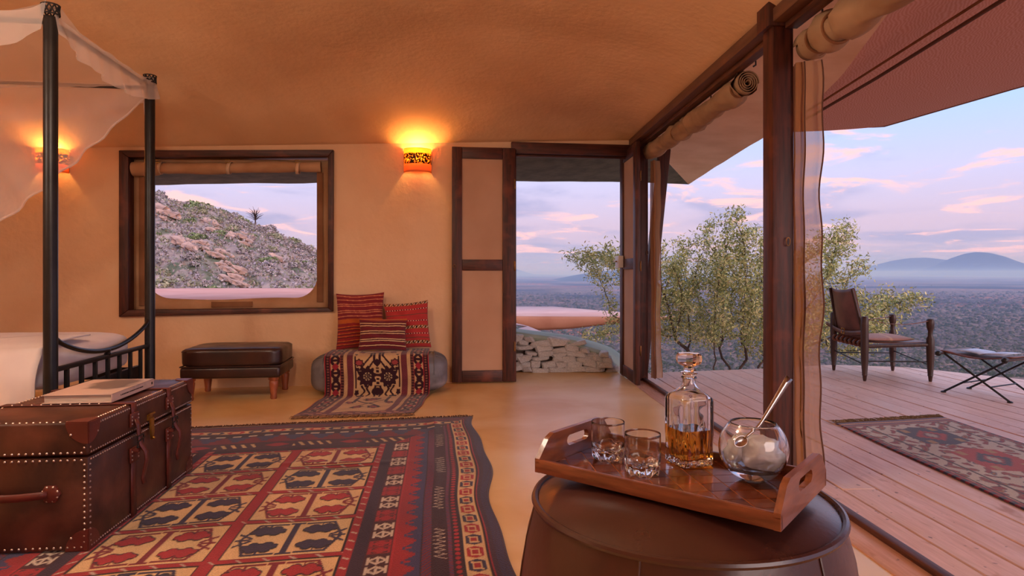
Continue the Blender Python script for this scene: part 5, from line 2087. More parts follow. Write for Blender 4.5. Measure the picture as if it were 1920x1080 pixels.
outer = []
for z, half, n_, fl_ in [(0.0, HS - 0.005, 7, 0), (0.002, HS - 0.0015, 8, 0.0), (0.005, HS, 9, 0.001)]:
    outer.append(dsec(z, half, n_, fl_))
for z in np.linspace(0.008, 0.10, 24):
    outer.append(dsec(z, HS, 9, 0.0044))
for z in np.linspace(0.104, 0.142, 5):
    outer.append(dsec(z, HS, 9, 0))
for z, half, n_ in [(0.147, HS - 0.001, 7), (0.151, HS - 0.004, 5), (0.156, HS - 0.010, 3.5), (0.162, 0.0245, 2.6), (0.169, 0.0185, 2.1), (0.177, 0.0148, 2), (0.185, 0.0132, 2), (0.1865, 0.0165, 2), (0.189, 0.0175, 2), (0.1915, 0.0165, 2), (0.193, 0.0142, 2), (0.1955, 0.0142, 2), (0.197, 0.0175, 2), (0.199, 0.019, 2), (0.201, 0.0175, 2), (0.2015, 0.0125, 2)]:
    outer.append(dsec(z, half, n_))
inner_ = [(0.2015, 0.0105, 2), (0.185, 0.0100, 2), (0.177, 0.0112, 2), (0.169, 0.0145, 2.1), (0.162, 0.020, 2.5), (0.156, HS - 0.014, 3.5), (0.151, HS - 0.008, 4.5), (0.145, HS - 0.0055, 6)]
rows = list(outer)
for z, half, n_ in inner_:
    rows.append(dsec(z, half, n_))
for z in np.linspace(0.135, 0.018, 10):
    rows.append(dsec(z, HS - 0.0065, 6))
rows.append(dsec(0.014, HS - 0.010, 5))
g = MB(); g.grid(rows, wrap=True)
nr = len(rows)
g.f.append(tuple(range(NP - 1, -1, -1)))
g.f.append(tuple((nr - 1) * NP + k for k in range(NP)))
part(dc, 'glass_body', g, MT['glass'], smooth=35)
lq = MB()
LQ = 0.078
rows = [dsec(0.0139, HS - 0.0102, 5), dsec(0.018, HS - 0.0063, 6)] + [dsec(z, HS - 0.0063, 6) for z in np.linspace(0.026, LQ, 6)]
lq.grid(rows, wrap=True)
lq.f.append(tuple(range(NP - 1, -1, -1))); lq.f.append(tuple((len(rows) - 1) * NP + k for k in range(NP)))
tag(part(dc, 'whisky', lq, MT['whisky'], smooth=35), 'amber whisky filling the lower half')
sp_ = MB()
sp_.lathe([(0.0095, 0.186), (0.0102, 0.2012), (0.0105, 0.2035), (0.012, 0.207), (0.0105, 0.211), (0.014, 0.215), (0.024, 0.219), (0.0275, 0.223), (0.0285, 0.231), (0.0275, 0.239), (0.0235, 0.243), (0.010, 0.2438)], 8)
part(dc, 'stopper', sp_, MT['glass'], smooth=25)
sl = MB().lathe([(0.0099, 0.1875), (0.0101, 0.2)], 24, cap=False)
part(dc, 'stopper_collar', MB().lathe([(0.0150, 0.1935), (0.0150, 0.1953)], 24, cap=False), MT['white'])


def tumbler(x, y, label):
    r = thing('whisky_tumbler', (x, y, ZFL + 0.0003), random.uniform(0, 1), label, 'glass', 'empty whisky tumblers on the tray')
    R0, H = 0.0375, 0.086
    NB = 9

    def md(a, z, rr):
        if z < 0.030 and rr > 0.034 * 0.8:
            return 1 - 0.055 * (0.5 + 0.5 * math.cos(NB * a)) * (1 - max(0, z - 0.016) / 0.014 if z > 0.016 else 1)
        return 1
    pr = [(0.024, 0.0), (0.031, 0.0005), (0.0345, 0.004), (0.0365, 0.012), (0.0370, 0.020), (0.0372, 0.030), (0.0374, 0.034), (0.0375, 0.05), (0.0375, H - 0.006), (0.0375, H - 0.0015), (0.0371, H - 0.0003), (0.0365, H - 0.0003), (0.0361, H - 0.0015), (0.0361, H - 0.006),
          (0.0361, 0.05), (0.0360, 0.042), (0.0355, 0.034), (0.0335, 0.026), (0.027, 0.0215), (0.014, 0.0195), (0.002, 0.019)]
    NN = 72
    mb = MB()
    rows = []
    for i, (rr, z) in enumerate(pr):
        row = []
        for k in range(NN):
            a = 2 * math.pi * k / NN
            m_ = md(a, z, rr) if i < 7 else 1
            zz = z
            if i <= 3:
                zz = z + 0.006 * (0.5 + 0.5 * math.cos(NB * a)) * (1 if i > 0 else 0.4)
            if 16 <= i <= 19:
                zz += 0.0022 * math.cos(6 * a + i)
            row.append((rr * m_ * math.cos(a), rr * m_ * math.sin(a), zz))
        rows.append(row)
    mb.grid(rows, wrap=True)
    mb.f.append(tuple(range(NN - 1, -1, -1)))
    mb.f.append(tuple((len(rows) - 1) * NN + k for k in range(NN)))
    part(r, 'glass_cup', mb, MT['glass'], smooth=40)
    return r


tumbler(0.217, 1.448, 'empty whisky tumbler beside the tray end, farther from the decanter')
tumbler(0.2735, 1.34, 'empty whisky tumbler standing next to the decanter')

# spherical ice bowl with ice and a long spoon
BX, BY = 0.489, 1.298
bw = thing('ice_bowl', (BX, BY, ZFL + 0.0003), 0, 'round clear glass bowl holding chunks of ice on the tray', 'bowl')
RB = 0.0675
pr = [(0.018, 0.0), (0.026, 0.0025)]
for k in range(1, 30):
    a = -math.pi / 2 + math.asin(0.46) + (math.pi / 2 + 0.83 - math.asin(0.46)) * k / 29
    pr.append((RB * math.cos(a), RB * 0.985 + RB * math.sin(a)))
ztop = pr[-1][1]; rtop = pr[-1][0]
pr += [(rtop - 0.0003, ztop + 0.0012), (rtop - 0.0012, ztop + 0.0016), (rtop - 0.0020, ztop + 0.0008)]
for k in range(29, -1, -1):
    a = -math.pi / 2 + 0.08 + (math.pi / 2 + 0.83 - 0.08) * k / 29
    pr.append(((RB - 0.0026) * math.cos(a), RB * 0.985 + (RB - 0.0026) * math.sin(a)))
pr.append((0.001, pr[-1][1] - 0.0003))
gb = MB().lathe(pr, 72)
part(bw, 'glass_bowl', gb, MT['glass'], smooth=60)
# melted water in the bottom
wp = []
for k in range(13):
    a = -math.pi / 2 + 0.06 + (0.86) * k / 12
    wp.append(((RB - 0.0022) * math.cos(a), RB * 0.985 + (RB - 0.0022) * math.sin(a)))
part(bw, 'melt_water', MB().lathe(wp, 48), MT['water'], smooth=60)
ice_spec = [((0.016, -0.008, 0.056), (0.040, 0.034, 0.034), 0.3), ((-0.036, 0.006, 0.058), (0.017, 0.022, 0.028), 1.2), ((0.004, 0.038, 0.062), (0.032, 0.016, 0.026), 2.0)]
for k, (c, rr, sd) in enumerate(ice_spec):
    bm = bmesh.new()
    bmesh.ops.create_icosphere(bm, subdivisions=3, radius=1.0)
    for v in bm.verts:
        d = v.co.normalized()
        f = 1 + 0.42 * noise.noise(d * 1.9 + Vector((sd * 7, 0, 0))) + 0.14 * noise.noise(d * 4.5)
        v.co = Vector((d.x * rr[0], d.y * rr[1], d.z * rr[2])) * f
    mb = MB()
    mb.v = [tuple(v.co) for v in bm.verts]
    mb.f = [tuple(v.index for v in f.verts) for f in bm.faces]
    bm.free()
    lab = ['largest rounded chunk of ice in the front of the glass bowl', 'ice chunk under the spoon in the glass bowl', 'ice chunk at the back of the glass bowl'][k]
    o = mb.build('ice_chunk', MT['ice'], smooth=180)
    o.location = (BX + c[0], BY + c[1], ZFL + c[2])
    tag(o, lab, 'ice', 'chunks of ice in the bowl')
# spoon
s0 = at(1396, 822, 1.285); s1 = at(1424, 798, 1.30); s2 = at(1480, 708, 1.335)
spn = thing('long_spoon', s0, 0, 'long steel spoon leaning in the ice bowl', 'spoon')
dirv = (s2 - s1).normalized()
side = dirv.cross(Vector((0, -1, 0.2))).normalized()
hnd = []
for k in range(14):
    s = k / 13
    p = s0.lerp(s1, s * 3) if s < 0.333 else s1.lerp(s2, (s - 0.333) / 0.667)
    w_ = 0.0024 + 0.0052 * s ** 1.6
    hnd.append([p - side * w_, p + side * w_])
MB().grid(hnd).build('handle', MT['steel'], spn, solid=0.0022, smooth=60)
bmh = []
axd = (s0 - s1).normalized()
nrm_ = axd.cross(side).normalized()
cen = s0 + axd * 0.010
for i in range(7):
    row = []
    for j in range(24):
        a = 2 * math.pi * j / 24
        q = i / 6
        row.append(cen + axd * (0.016 * q * math.cos(a)) + side * (0.0115 * q * math.sin(a)) + nrm_ * (0.005 * (q * q - 1)))
    bmh.append(row)
MB().grid(bmh, wrap=True).build('spoon_bowl', MT['steel'], spn, solid=0.0012, smooth=180)

# ================================================================== CHAIR ON THE DECK
MT['chair_wood'] = mat('dark_oiled_wood', lin(72, 44, 34), lin(50, 28, 22), scale=9, stretch=(5, 5, 0.6), rough=0.45)
MT['chair_leather'] = mat('tan_brown_leather', lin(122, 70, 50), lin(90, 48, 34), scale=6, bump=0.2, bscale=40, bdist=0.003, rough=0.45)
DZ = -0.011
ch = thing('campaign_chair', (3.622, 6.31, DZ), math.radians(-4), 'wooden campaign armchair with brown leather sling back on the deck', 'chair')
LX, LY = 0.295, 0.335


def cleg(x, y, H, front):
    if front:
        pr = [(0.012, 0.0), (0.015, 0.012), (0.019, 0.05), (0.024, 0.056), (0.022, 0.065), (0.032, 0.20), (0.034, 0.31), (0.034, 0.40), (0.022, 0.425), (0.020, 0.47), (0.030, 0.50), (0.034, 0.54), (0.032, H - 0.012), (0.022, H)]
    else:
        pr = [(0.012, 0.0), (0.015, 0.012), (0.019, 0.05), (0.024, 0.056), (0.022, 0.065), (0.032, 0.20), (0.034, 0.31), (0.034, 0.52), (0.032, H - 0.012), (0.022, H)]
    return part(ch, 'leg', MB().lathe(pr, 14, (x, y, 0)), MT['chair_wood'], smooth=40)


cleg(-LX, -LY, 0.605, False); cleg(-LX, LY, 0.605, False); cleg(LX, -LY, 0.585, True); cleg(LX, LY, 0.585, True)
for y in (-LY, LY):
    part(ch, 'seat_rail', MB().tube([(-LX, y, 0.325), (LX, y, 0.345)], 0.018, 10), MT['chair_wood'])
    part(ch, 'arm_strap', MB().grid([[(-LX + 2 * LX * s, y - 0.018, 0.585 - 0.016 * s - 0.045 * math.sin(math.pi * s)), (-LX + 2 * LX * s, y + 0.018, 0.585 - 0.016 * s - 0.045 * math.sin(math.pi * s))] for s in np.linspace(0, 1, 13)]), MT['chair_leather'], solid=0.005)
for x, z in ((-LX, 0.345), (LX, 0.345)):
    part(ch, 'seat_rail', MB().tube([(x, -LY, z), (x, LY, z)], 0.018, 10), MT['chair_wood'])
part(ch, 'stretcher', MB().tube([(-LX, -LY, 0.185), (LX, -LY, 0.185)], 0.006, 8), MT['iron'])
part(ch, 'stretcher', MB().tube([(-LX, LY, 0.185), (LX, LY, 0.185)], 0.006, 8), MT['iron'])
part(ch, 'stretcher', MB().tube([(-LX, -LY, 0.15), (-LX, LY, 0.21)], 0.006, 8), MT['iron'])
part(ch, 'stretcher', MB().tube([(LX, -LY, 0.15), (LX, LY, 0.21)], 0.006, 8), MT['iron'])
# leather seat sling lashed round the back rail
P = []
for s in np.linspace(0, 1, 14):
    P.append([(-LX + 2 * LX * s, y, 0.362 - 0.035 * math.sin(math.pi * s) * (1 - (y / LY) ** 2)) for y in np.linspace(-LY + 0.03, LY - 0.03, 9)])
part(ch, 'seat_sling', MB().grid(P), MT['chair_leather'], solid=0.006, smooth=180)
for k in range(7):
    y = -LY + 0.06 + k * 0.092
    part(ch, 'lashing', MB().tube([(-LX + 0.026 * math.cos(a), y + 0.008 * math.sin(a * 0.5), 0.345 + 0.026 * math.sin(a)) for a in np.linspace(0, 6.283, 13)[:-1]], 0.014, 6, closed=True), MT['chair_leather'])
# sling back between two raked uprights
for sy in (-1, 1):
    part(ch, 'back_upright', MB().tube([(-LX + 0.02, sy * 0.285, 0.40), (-LX - 0.075, sy * 0.245, 0.86)], [0.016, 0.013], 10), MT['chair_wood'])
P = []
for s in np.linspace(0, 1, 16):
    hw = 0.30 - 0.05 * s
    row = []
    for q in np.linspace(-1, 1, 13):
        sag = 0.05 * (1 - q * q)
        row.append((-LX + 0.035 - 0.095 * s - sag * (0.5 + 0.5 * math.sin(math.pi * s)), hw * q, 0.37 + 0.50 * s - 0.025 * (1 - q * q) * s))
    P.append(row)
part(ch, 'back_sling', MB().grid(P), MT['chair_leather'], solid=0.006, smooth=180)
for sy in (-1, 1):
    part(ch, 'back_seam', MB().tube([(-LX + 0.062 - 0.095 * s, sy * (0.30 - 0.05 * s) * 0.80, 0.37 + 0.50 * s) for s in np.linspace(0.02, 0.98, 10)], 0.004, 6), MT['hem'])
part(ch, 'back_strap', MB().grid([[(-LX - 0.02 - 0.02 * math.sin(s * 3.14), -LY + 2 * LY * s, 0.455 - 0.03 * math.sin(s * 3.14) + a) for a in (-0.02, 0.02)] for s in np.linspace(-0.02, 1.25, 16)]), MT['chair_leather'], solid=0.005)
part(ch, 'strap_buckle', MB().tube([(-LX - 0.055, a, 0.44 + b) for a, b in ((-0.03, -0.025), (0.03, -0.025), (0.03, 0.025), (-0.03, 0.025))], 0.005, 6, closed=True), MT['brass'])
# flat cushion on the seat
n_ = 40
g_ = np.linspace(-1, 1, n_)
Uq, Vq = np.meshgrid(g_, g_)
pf2 = np.clip((1 - Uq ** 2) * (1 - Vq ** 2), 0, 1) ** 0.4
Cp = np.empty(Uq.shape + (3,)); Cp[:] = np.array(lin(170, 122, 108))
paint(Cp, np.abs(Uq) > 0.8, np.array(lin(150, 120, 84)))
paint(Cp, np.abs(Uq - 0.1) < 0.06, np.array(lin(196, 150, 120)))
sc_ = thing('seat_cushion', xf(ch) @ Vector((-0.03, 0.0, 0.352)), math.radians(-4), 'flat faded pink cushion lying on the campaign chair seat', 'cushion')
for sg, nm in ((1, 'upper_cover'), (-1, 'lower_cover')):
    color_grid(nm, np.stack([0.24 * Uq * (0.94 + 0.06 * Vq ** 2), 0.26 * Vq * (0.94 + 0.06 * Uq ** 2), 0.035 + sg * 0.035 * pf2 - 0.012 * (1 - Uq ** 2)], -1), Cp, MT['cushion'], sc_)

# ================================================================== FOLDING STOOL ON THE DECK
f1 = Vector((3.66, 5.43, 0)); f2 = Vector((3.876, 4.98, 0)); off = Vector((0.34, 0.17, 0))
fs_ = thing('folding_stool', ((f1 + f2) / 2 + off / 2) + Vector((0, 0, DZ)), 0, 'folding stool with crossed iron legs and a leather sling top on the deck', 'stool')
HT = 0.335
up = Vector((0, 0, DZ))
for o_ in (Vector((0, 0, 0)), off):
    for a, b in ((f1, f2), (f2, f1)):
        MB().tube([a + o_ + up + Vector((0, 0, 0.006)), b + o_ + up + Vector((0, 0, HT))], 0.0085, 8).build('leg', MT['iron'], fs_)
        MB().lathe([(0.020, 0), (0.020, 0.008), (0.010, 0.014)], 12, a + o_ + up).build('foot', MT['iron'], fs_)
for a in (f1, f2):
    q = off.normalized()
    MB().tube([a + up + Vector((0, 0, HT)) - q * 0.06, a + off + up + Vector((0, 0, HT)) + q * 0.06], 0.013, 10).build('top_rod', MT['chair_wood'], fs_)
    for e in (a - q * 0.075, a + off + q * 0.075):
        MB().ball(e + up + Vector((0, 0, HT)), 0.024, 14, 10).build('ball_finial', MT['black'], fs_)
    c_ = a.lerp(f2 if a is f1 else f1, 0.28)
    MB().tube([c_ + up + Vector((0, 0, 0.006 + 0.28 * HT)), c_ + off + up + Vector((0, 0, 0.006 + 0.28 * HT))], 0.006, 8).build('stretcher', MT['iron'], fs_)
P = []
for s in np.linspace(-0.04, 1.04, 15):
    row = []
    for q in np.linspace(-0.02, 1.02, 7):
        p = f1.lerp(f2, s) + off * q + up + Vector((0, 0, HT + 0.018 - 0.035 * math.sin(math.pi * min(1, max(0, s)))))
        row.append(p)
    P.append(row)
MB().grid(P).build('leather_top', MT['chair_leather'], fs_, solid=0.008, smooth=180)
# open magazine on the stool
mg = f1.lerp(f2, 0.50) + off * 0.5 + up
MT['page'] = mat('pale_printed_page', lin(206, 212, 226), lin(176, 180, 196), scale=14, rough=0.5)
P = []
dfw = (f2 - f1).normalized(); dsd = off.normalized()
for s in np.linspace(-1, 1, 17):
    row = []
    for q in (-0.13, 0.0, 0.13):
        z = HT - 0.004 + 0.022 * (abs(s) ** 0.5) * (1.2 - abs(s)) + 0.014 * s * s
        p = mg + dfw * (0.175 * s) + dsd * q + Vector((0, 0, z + 0.012))
        row.append(p)
    P.append(row)
mm = MB().grid(P)
mo = mm.build('magazine', MT['page'], origin='base', solid=0.006, smooth=180)
tag(mo, 'open magazine lying on the folding stool', 'magazine')

# ================================================================== OUTSIDE THE DOOR
def quads_mesh(name, V, F, mt, parent=None, col=None, smooth=False):
    V = np.asarray(V, np.float32).reshape(-1, 3); F = np.asarray(F, np.int32)
    k = F.shape[1]
    me = bpy.data.meshes.new(name)
    me.vertices.add(len(V)); me.vertices.foreach_set('co', V.ravel())
    me.loops.add(F.size); me.loops.foreach_set('vertex_index', F.ravel())
    me.polygons.add(len(F)); me.polygons.foreach_set('loop_start', np.arange(0, F.size, k, dtype=np.int32))
    me.polygons.foreach_set('loop_total', np.full(len(F), k, np.int32))
    if smooth:
        me.polygons.foreach_set('use_smooth', np.ones(len(F), bool))
    me.update(calc_edges=True)
    me.validate()
    if col is not None:
        a = me.color_attributes.new('Col', 'FLOAT_COLOR', 'POINT')
        c4 = np.ones((len(V), 4), np.float32); c4[:, :3] = col
        a.data.foreach_set('color', c4.ravel())
    me.materials.append(mt)
    o = bpy.data.objects.new(name, me)
    COL.objects.link(o)
    if parent is not None:
        o.parent = parent
    return o


MT['stone'] = mat('pale_dry_stone', lin(222, 218, 216), lin(184, 180, 180), scale=9, bump=0.7, bscale=24, bdist=0.012, rough=0.9, c3=lin(206, 194, 186), c3scale=12)
MT['core_earth'] = mat('earth_joint', lin(84, 70, 62), rough=1.0)
MT['cap'] = mat('grey_green_plaster', lin(170, 182, 168), lin(150, 164, 150), scale=3, bump=0.3, bscale=30, bdist=0.01, rough=0.8, c3=lin(182, 190, 178), c3scale=2)
T_ST = 6.45
tp = [(900, 616), (968, 626), (1000, 631), (1031, 635), (1079, 642), (1095, 652), (1131, 663), (1140, 676), (1162, 693), (1185, 698)]
xs_t = [(p - 960) / FPX * T_ST for p, y in tp]
zs_t = [1 - (y - 512) / FPX * T_ST for p, y in tp]
op = [(880, 612), (969, 618.6), (1023, 624), (1079, 631), (1120, 641), (1148, 650), (1166, 661), (1195, 684)]
T_O = 7.0
xs_o = [(p - 960) / FPX * T_O for p, y in op]
zs_o = [1 - (y - 512) / FPX * T_O for p, y in op]
sw = thing('stone_wall', (0.4, 6.5, 0), 0, 'low curved wall of pale dry stones with grey-green plaster coping outside the door', 'wall')
rows = []
for x in np.linspace(-1.6, 1.22, 60):
    zi = float(np.interp(x, xs_t, zs_t)); zo = float(np.interp(x * 1.06 + 0.03, xs_o, zs_o))
    tb = T_ST - 0.0 + 0.15 * max(0, -x) ** 2 * 0.3
    row = []
    row.append((x, tb + 0.03, zi - 0.05))
    row.append((x, tb - 0.005, zi - 0.01))
    row.append((x + 0.003, tb + 0.02, zi + 0.02))
    for q in np.linspace(0.15, 1, 7):
        z = zi + (zo - zi) * q + 0.03 * math.sin(math.pi * min(1, q * 1.0)) 
        row.append((x + 0.06 * q, tb + (T_O - T_ST) * q, z))
    row.append((x + 0.06, T_O + 0.05, zo - 0.06))
    row.append((x + 0.06, T_O + 0.06, -0.8))
    rows.append(row)
MB().grid(rows).build('coping', MT['cap'], sw, smooth=60)
core = []
for x in np.linspace(-1.6, 1.2, 40):
    zi = float(np.interp(x, xs_t, zs_t))
    core.append([(x, T_ST + 0.07 + 0.045 * max(0, -x) ** 2, -0.05), (x, T_ST + 0.07 + 0.045 * max(0, -x) ** 2, max(-0.04, zi - 0.03))])
MB().grid(core).build('core', MT['core_earth'], sw, solid=0.03)
# stone shapes shared between alike pieces
stone_me = []
for k in range(7):
    bm = bmesh.new()
    bmesh.ops.create_cube(bm, size=1.0)
    for v in bm.verts:
        v.co += Vector((random.uniform(-.2, .2), random.uniform(-.14, .14), random.uniform(-.24, .24)))
    bmesh.ops.bevel(bm, geom=bm.edges[:], offset=0.13, segments=1, affect='EDGES')
    for v in bm.verts:
        v.co += Vector((random.uniform(-.03, .03), random.uniform(-.04, .04), random.uniform(-.03, .03)))
    me = bpy.data.meshes.new('stone'); bm.to_mesh(me); bm.free()
    me.materials.append(MT['stone'])
    stone_me.append(me)
z = 0.0
SWL = Matrix.Translation(sw.location).inverted()
while z < 0.46:
    h = random.uniform(0.045, 0.068)
    x = -0.45 + random.uniform(-0.1, 0)
    while x < 1.14:
        w = random.uniform(0.09, 0.21)
        hh = h * random.uniform(0.8, 1.15)
        zt = float(np.interp(x + w / 2, xs_t, zs_t))
        if z + 0.75 * hh < zt + 0.01:
            if z + hh > zt:
                hh = max(0.03, zt - z)
            o = bpy.data.objects.new('stone', random.choice(stone_me))
            COL.objects.link(o)
            o.parent = sw
            cxs = x + w / 2
            o.location = SWL @ Vector((cxs, T_ST + 0.055 + random.uniform(-0.018, 0.018) + 0.045 * max(0, -cxs) ** 2, z + hh / 2 + random.uniform(-0.014, 0.014)))
            o.scale = (w * 1.04, 0.15, hh * 1.10)
            o.rotation_euler = (random.uniform(-.08, .08), random.uniform(-.22, .22), random.uniform(-.15, .15))
        x += w + 0.003
    z += h * 0.96
# a few blocks stepping out at the low end
for (x, zc, w, h) in ((0.915, 0.19, 0.085, 0.05), (0.945, 0.135, 0.10, 0.05), (0.93, 0.085, 0.13, 0.055)):
    o = bpy.data.objects.new('stone', random.choice(stone_me)); COL.objects.link(o); o.parent = sw
    o.location = SWL @ Vector((x, T_ST - 0.01, zc)); o.scale = (w, 0.16, h)

# canvas roofs of the tents lower down the slope
MT['pink_canvas'] = mat('faded_pink_canvas', lin(224, 182, 172), lin(210, 164, 154), scale=1.5, rough=0.9, bump=0.05)
MT['salmon_canvas'] = mat('salmon_canvas', lin(240, 170, 148), lin(226, 152, 130), scale=1.5, rough=0.9, bump=0.05)
MT['rust_canvas'] = mat('rust_canvas', lin(204, 136, 102), lin(186, 118, 86), scale=2, rough=0.9, bump=0.05)
cr = thing('canvas_roof', (0.5, 12, 0.1), 0, 'flat pink canvas tent roof with a rust valance beyond the stone wall', 'canopy')
ft_, bk_ = 11.0, 14.0
MB().grid([[(-4, ft_, 0.27), (-1, ft_, 0.265), (1.0, ft_ + 0.1, 0.245), (2.9, ft_ + 0.3, 0.225)], [(-4, bk_, 0.27), (-2, bk_, 0.27), (-0.6, bk_, 0.268), (0.887, bk_, 0.265)]]).build('roof_sheet', MT['pink_canvas'], cr, solid=0.01)
rows = []
for x in np.linspace(-4, 2.9, 60):
    t_ = ft_ + 0.3 * max(0, (x - 0) / 2.9)
    ztop = float(np.interp(x, [-4, -1, 1, 2.9], [0.27, 0.265, 0.245, 0.225]))
    drop = float(np.interp(x, [-4, 0.1, 0.45, 1.0, 1.95, 2.9], [0.10, 0.15, 0.235, 0.21, 0.10, 0.04]))
    rows.append([(x, t_ - 0.01 - 0.03 * math.sin(math.pi * q), ztop - drop * q) for q in np.linspace(0, 1, 6)])
MB().grid(rows).build('valance', MT['rust_canvas'], cr, solid=0.012, smooth=180)
cf = at(969, 607, 9.5); cg = at(1022, 625, 9.3); ce = at(930, 625, 9.2)
MB().grid([[at(900, 600, 10.2), at(969, 607, 9.8)], [at(990, 612, 9.6), at(1022, 625, 9.3)], [at(905, 635, 9.0), at(1000, 640, 9.0)]]).build('lower_flap', MT['pink_canvas'], cr, solid=0.012, smooth=180)
cr2 = thing('canvas_roof', (-4.5, 9.5, 0.6), 0, 'pale pink canvas tent roof just below the wide window', 'canopy')
rows = []
for i in range(24):
    x = -9.5 + 8.0 * i / 23
    row = []
    for q in np.linspace(0, 1, 10):
        t_ = 7.4 + 4.8 * q
        row.append((x * (t_ / 11), t_, 0.705 - 0.012 * ((x + 4.6) / 2) ** 2 - 0.06 * (1 - math.sin(math.pi / 2 * min(1, q * 6)))))
    rows.append(row)
MB().grid(rows).build('roof_sheet', MT['salmon_canvas'], cr2, solid=0.02, smooth=180)
MB().grid([[(r[0][0], r[0][1], r[0][2]), (r[0][0], r[0][1] - 0.02, r[0][2] - 0.35)] for r in rows]).build('valance', MT['salmon_canvas'], cr2, solid=0.02)
# ridge poles under the roofs, standing on the slope
MB().tube([(-4.6, 10, -3.0), (-4.6, 10, 0.69)], 0.06, 8).build('tent_pole', MT['wood_z'], cr2)
MB().tube([(-0.6, 12.5, -3.4), (-0.6, 12.5, 0.26)], 0.06, 8).build('tent_pole', MT['wood_z'], cr)

# ================================================================== LANDSCAPE
def land_material():
    m, nt, b = nodes('bush_country')
    N, Lk = nt.nodes.new, nt.links.new
    setp(b, rough=1.0, spec=0.05)
    tc = N('ShaderNodeTexCoord')

    def nz(scale, lo, hi, detail=5, stretch=(1, 1, 1), src='Object'):
        mp = N('ShaderNodeMapping'); mp.inputs['Scale'].default_value = stretch
        Lk(tc.outputs[src], mp.inputs[0])
        n = N('ShaderNodeTexNoise'); n.inputs['Scale'].default_value = scale; n.inputs['Detail'].default_value = detail
        Lk(mp.outputs[0], n.inputs['Vector'])
        r = N('ShaderNodeMapRange'); r.inputs['From Min'].default_value = lo; r.inputs['From Max'].default_value = hi
        Lk(n.outputs['Fac'], r.inputs[0])
        return r.outputs[0]

    def mixc(f, A, B):
        mx = N('ShaderNodeMix'); mx.data_type = 'RGBA'
        Lk(f, mx.inputs['Factor'])
        if isinstance(A, tuple): mx.inputs['A'].default_value = rgba(A)
        else: Lk(A, mx.inputs['A'])
        mx.inputs['B'].default_value = rgba(B)
        return mx.outputs['Result']
    c = mixc(nz(0.010, 0.35, 0.65), lin(160, 128, 114), lin(124, 106, 104))
    c = mixc(nz(0.0035, 0.52, 0.66, 6, (0.5, 1, 1)), c, lin(216, 116, 76))
    c = mixc(nz(0.09, 0.46, 0.56, 3), c, lin(96, 86, 78))
    c = mixc(nz(0.0022, 0.45, 0.6, 4), c, lin(60, 60, 62))
    Lk(c, b.inputs['Base Color'])
    return m


MT['land'] = land_material()
ZV = -45.0
na, nr = 121, 120
az = np.radians(np.linspace(-80, 80, na))
rr = np.geomspace(9.0, 26000, nr)
AZ, RR = np.meshgrid(az, rr)
X = RR * np.sin(AZ); Y = RR * np.cos(AZ)
Z = ZV + (-1.5 - ZV) * np.exp(-((RR - 9) / 75.0))
Z += 0.25 * np.sin(X * 0.6) * np.sin(Y * 0.5) * np.exp(-RR / 60)
Z += 1.2 * np.sin(X * 0.009 + 1) * np.sin(Y * 0.007) * np.clip((RR - 200) / 600, 0, 1)
idx = np.arange(na * nr).reshape(nr, na)
q = np.stack([idx[:-1, :-1], idx[:-1, 1:], idx[1:, 1:], idx[1:, :-1]], -1).reshape(-1, 4)
o = quads_mesh('valley_ground', np.stack([X, Y, Z], -1), q, MT['land'], smooth=True)
tag(o, 'hazy bush plain stretching to the horizon', kind='structure')
MT['far_hill'] = mat('far_hill_scrub', lin(58, 64, 62), lin(44, 50, 50), scale=0.004, rough=1.0, spec=0.05)


def ridge(name, prof_, t0, depth, label, n=60):
    pxs = [p for p, y in prof_]; pys = [y for p, y in prof_]
    rows = []
    pv = np.linspace(pxs[0], pxs[-1], n)
    for p in pv:
        y = float(np.interp(p, pxs, pys)) 
        u = (p - 960) / FPX
        h = (1.0 + (512 - y) / FPX * t0) - ZV
        row = []
        for k in range(13):
            s = -1 + 2 * k / 12
            g = math.cos(s * math.pi / 2) ** 1.4
            nzv = 1 + 0.12 * noise.noise(Vector((p * 0.03, s * 3, 1.0))) * (1 - g)
            row.append((u * t0, t0 + s * depth, ZV - 3 + (h + 3) * g * nzv))
        rows.append(row)
    o = MB().grid(rows).build(name, MT['far_hill'], smooth=180, origin='base')
    return tag(o, label, 'mountain')


ridge('mountain', [(1600, 516), (1622, 508), (1650, 496), (1685, 487), (1705, 484), (1735, 483), (1765, 487), (1790, 498), (1812, 508), (1840, 516)], 12800, 1300, 'flat-topped blue mountain across the plain behind the campaign chair')
ridge('mountain', [(1765, 516), (1790, 492), (1808, 481), (1822, 474), (1832, 472), (1845, 475), (1870, 488), (1900, 498), (1960, 505), (2060, 515)], 9800, 1300, 'pointed blue mountain across the plain above the folding stool')
ridge('mountain', [(820, 515), (880, 500), (925, 490), (950, 497), (975, 507), (1000, 514), (1040, 516)], 14000, 2400, 'faint blue mountain on the horizon beyond the open door')
ridge('mountain', [(1035, 527), (1055, 521), (1085, 515), (1120, 509), (1160, 506), (1220, 512), (1300, 524)], 4200, 900, 'dark low hill on the plain beyond the open door and the acacia')

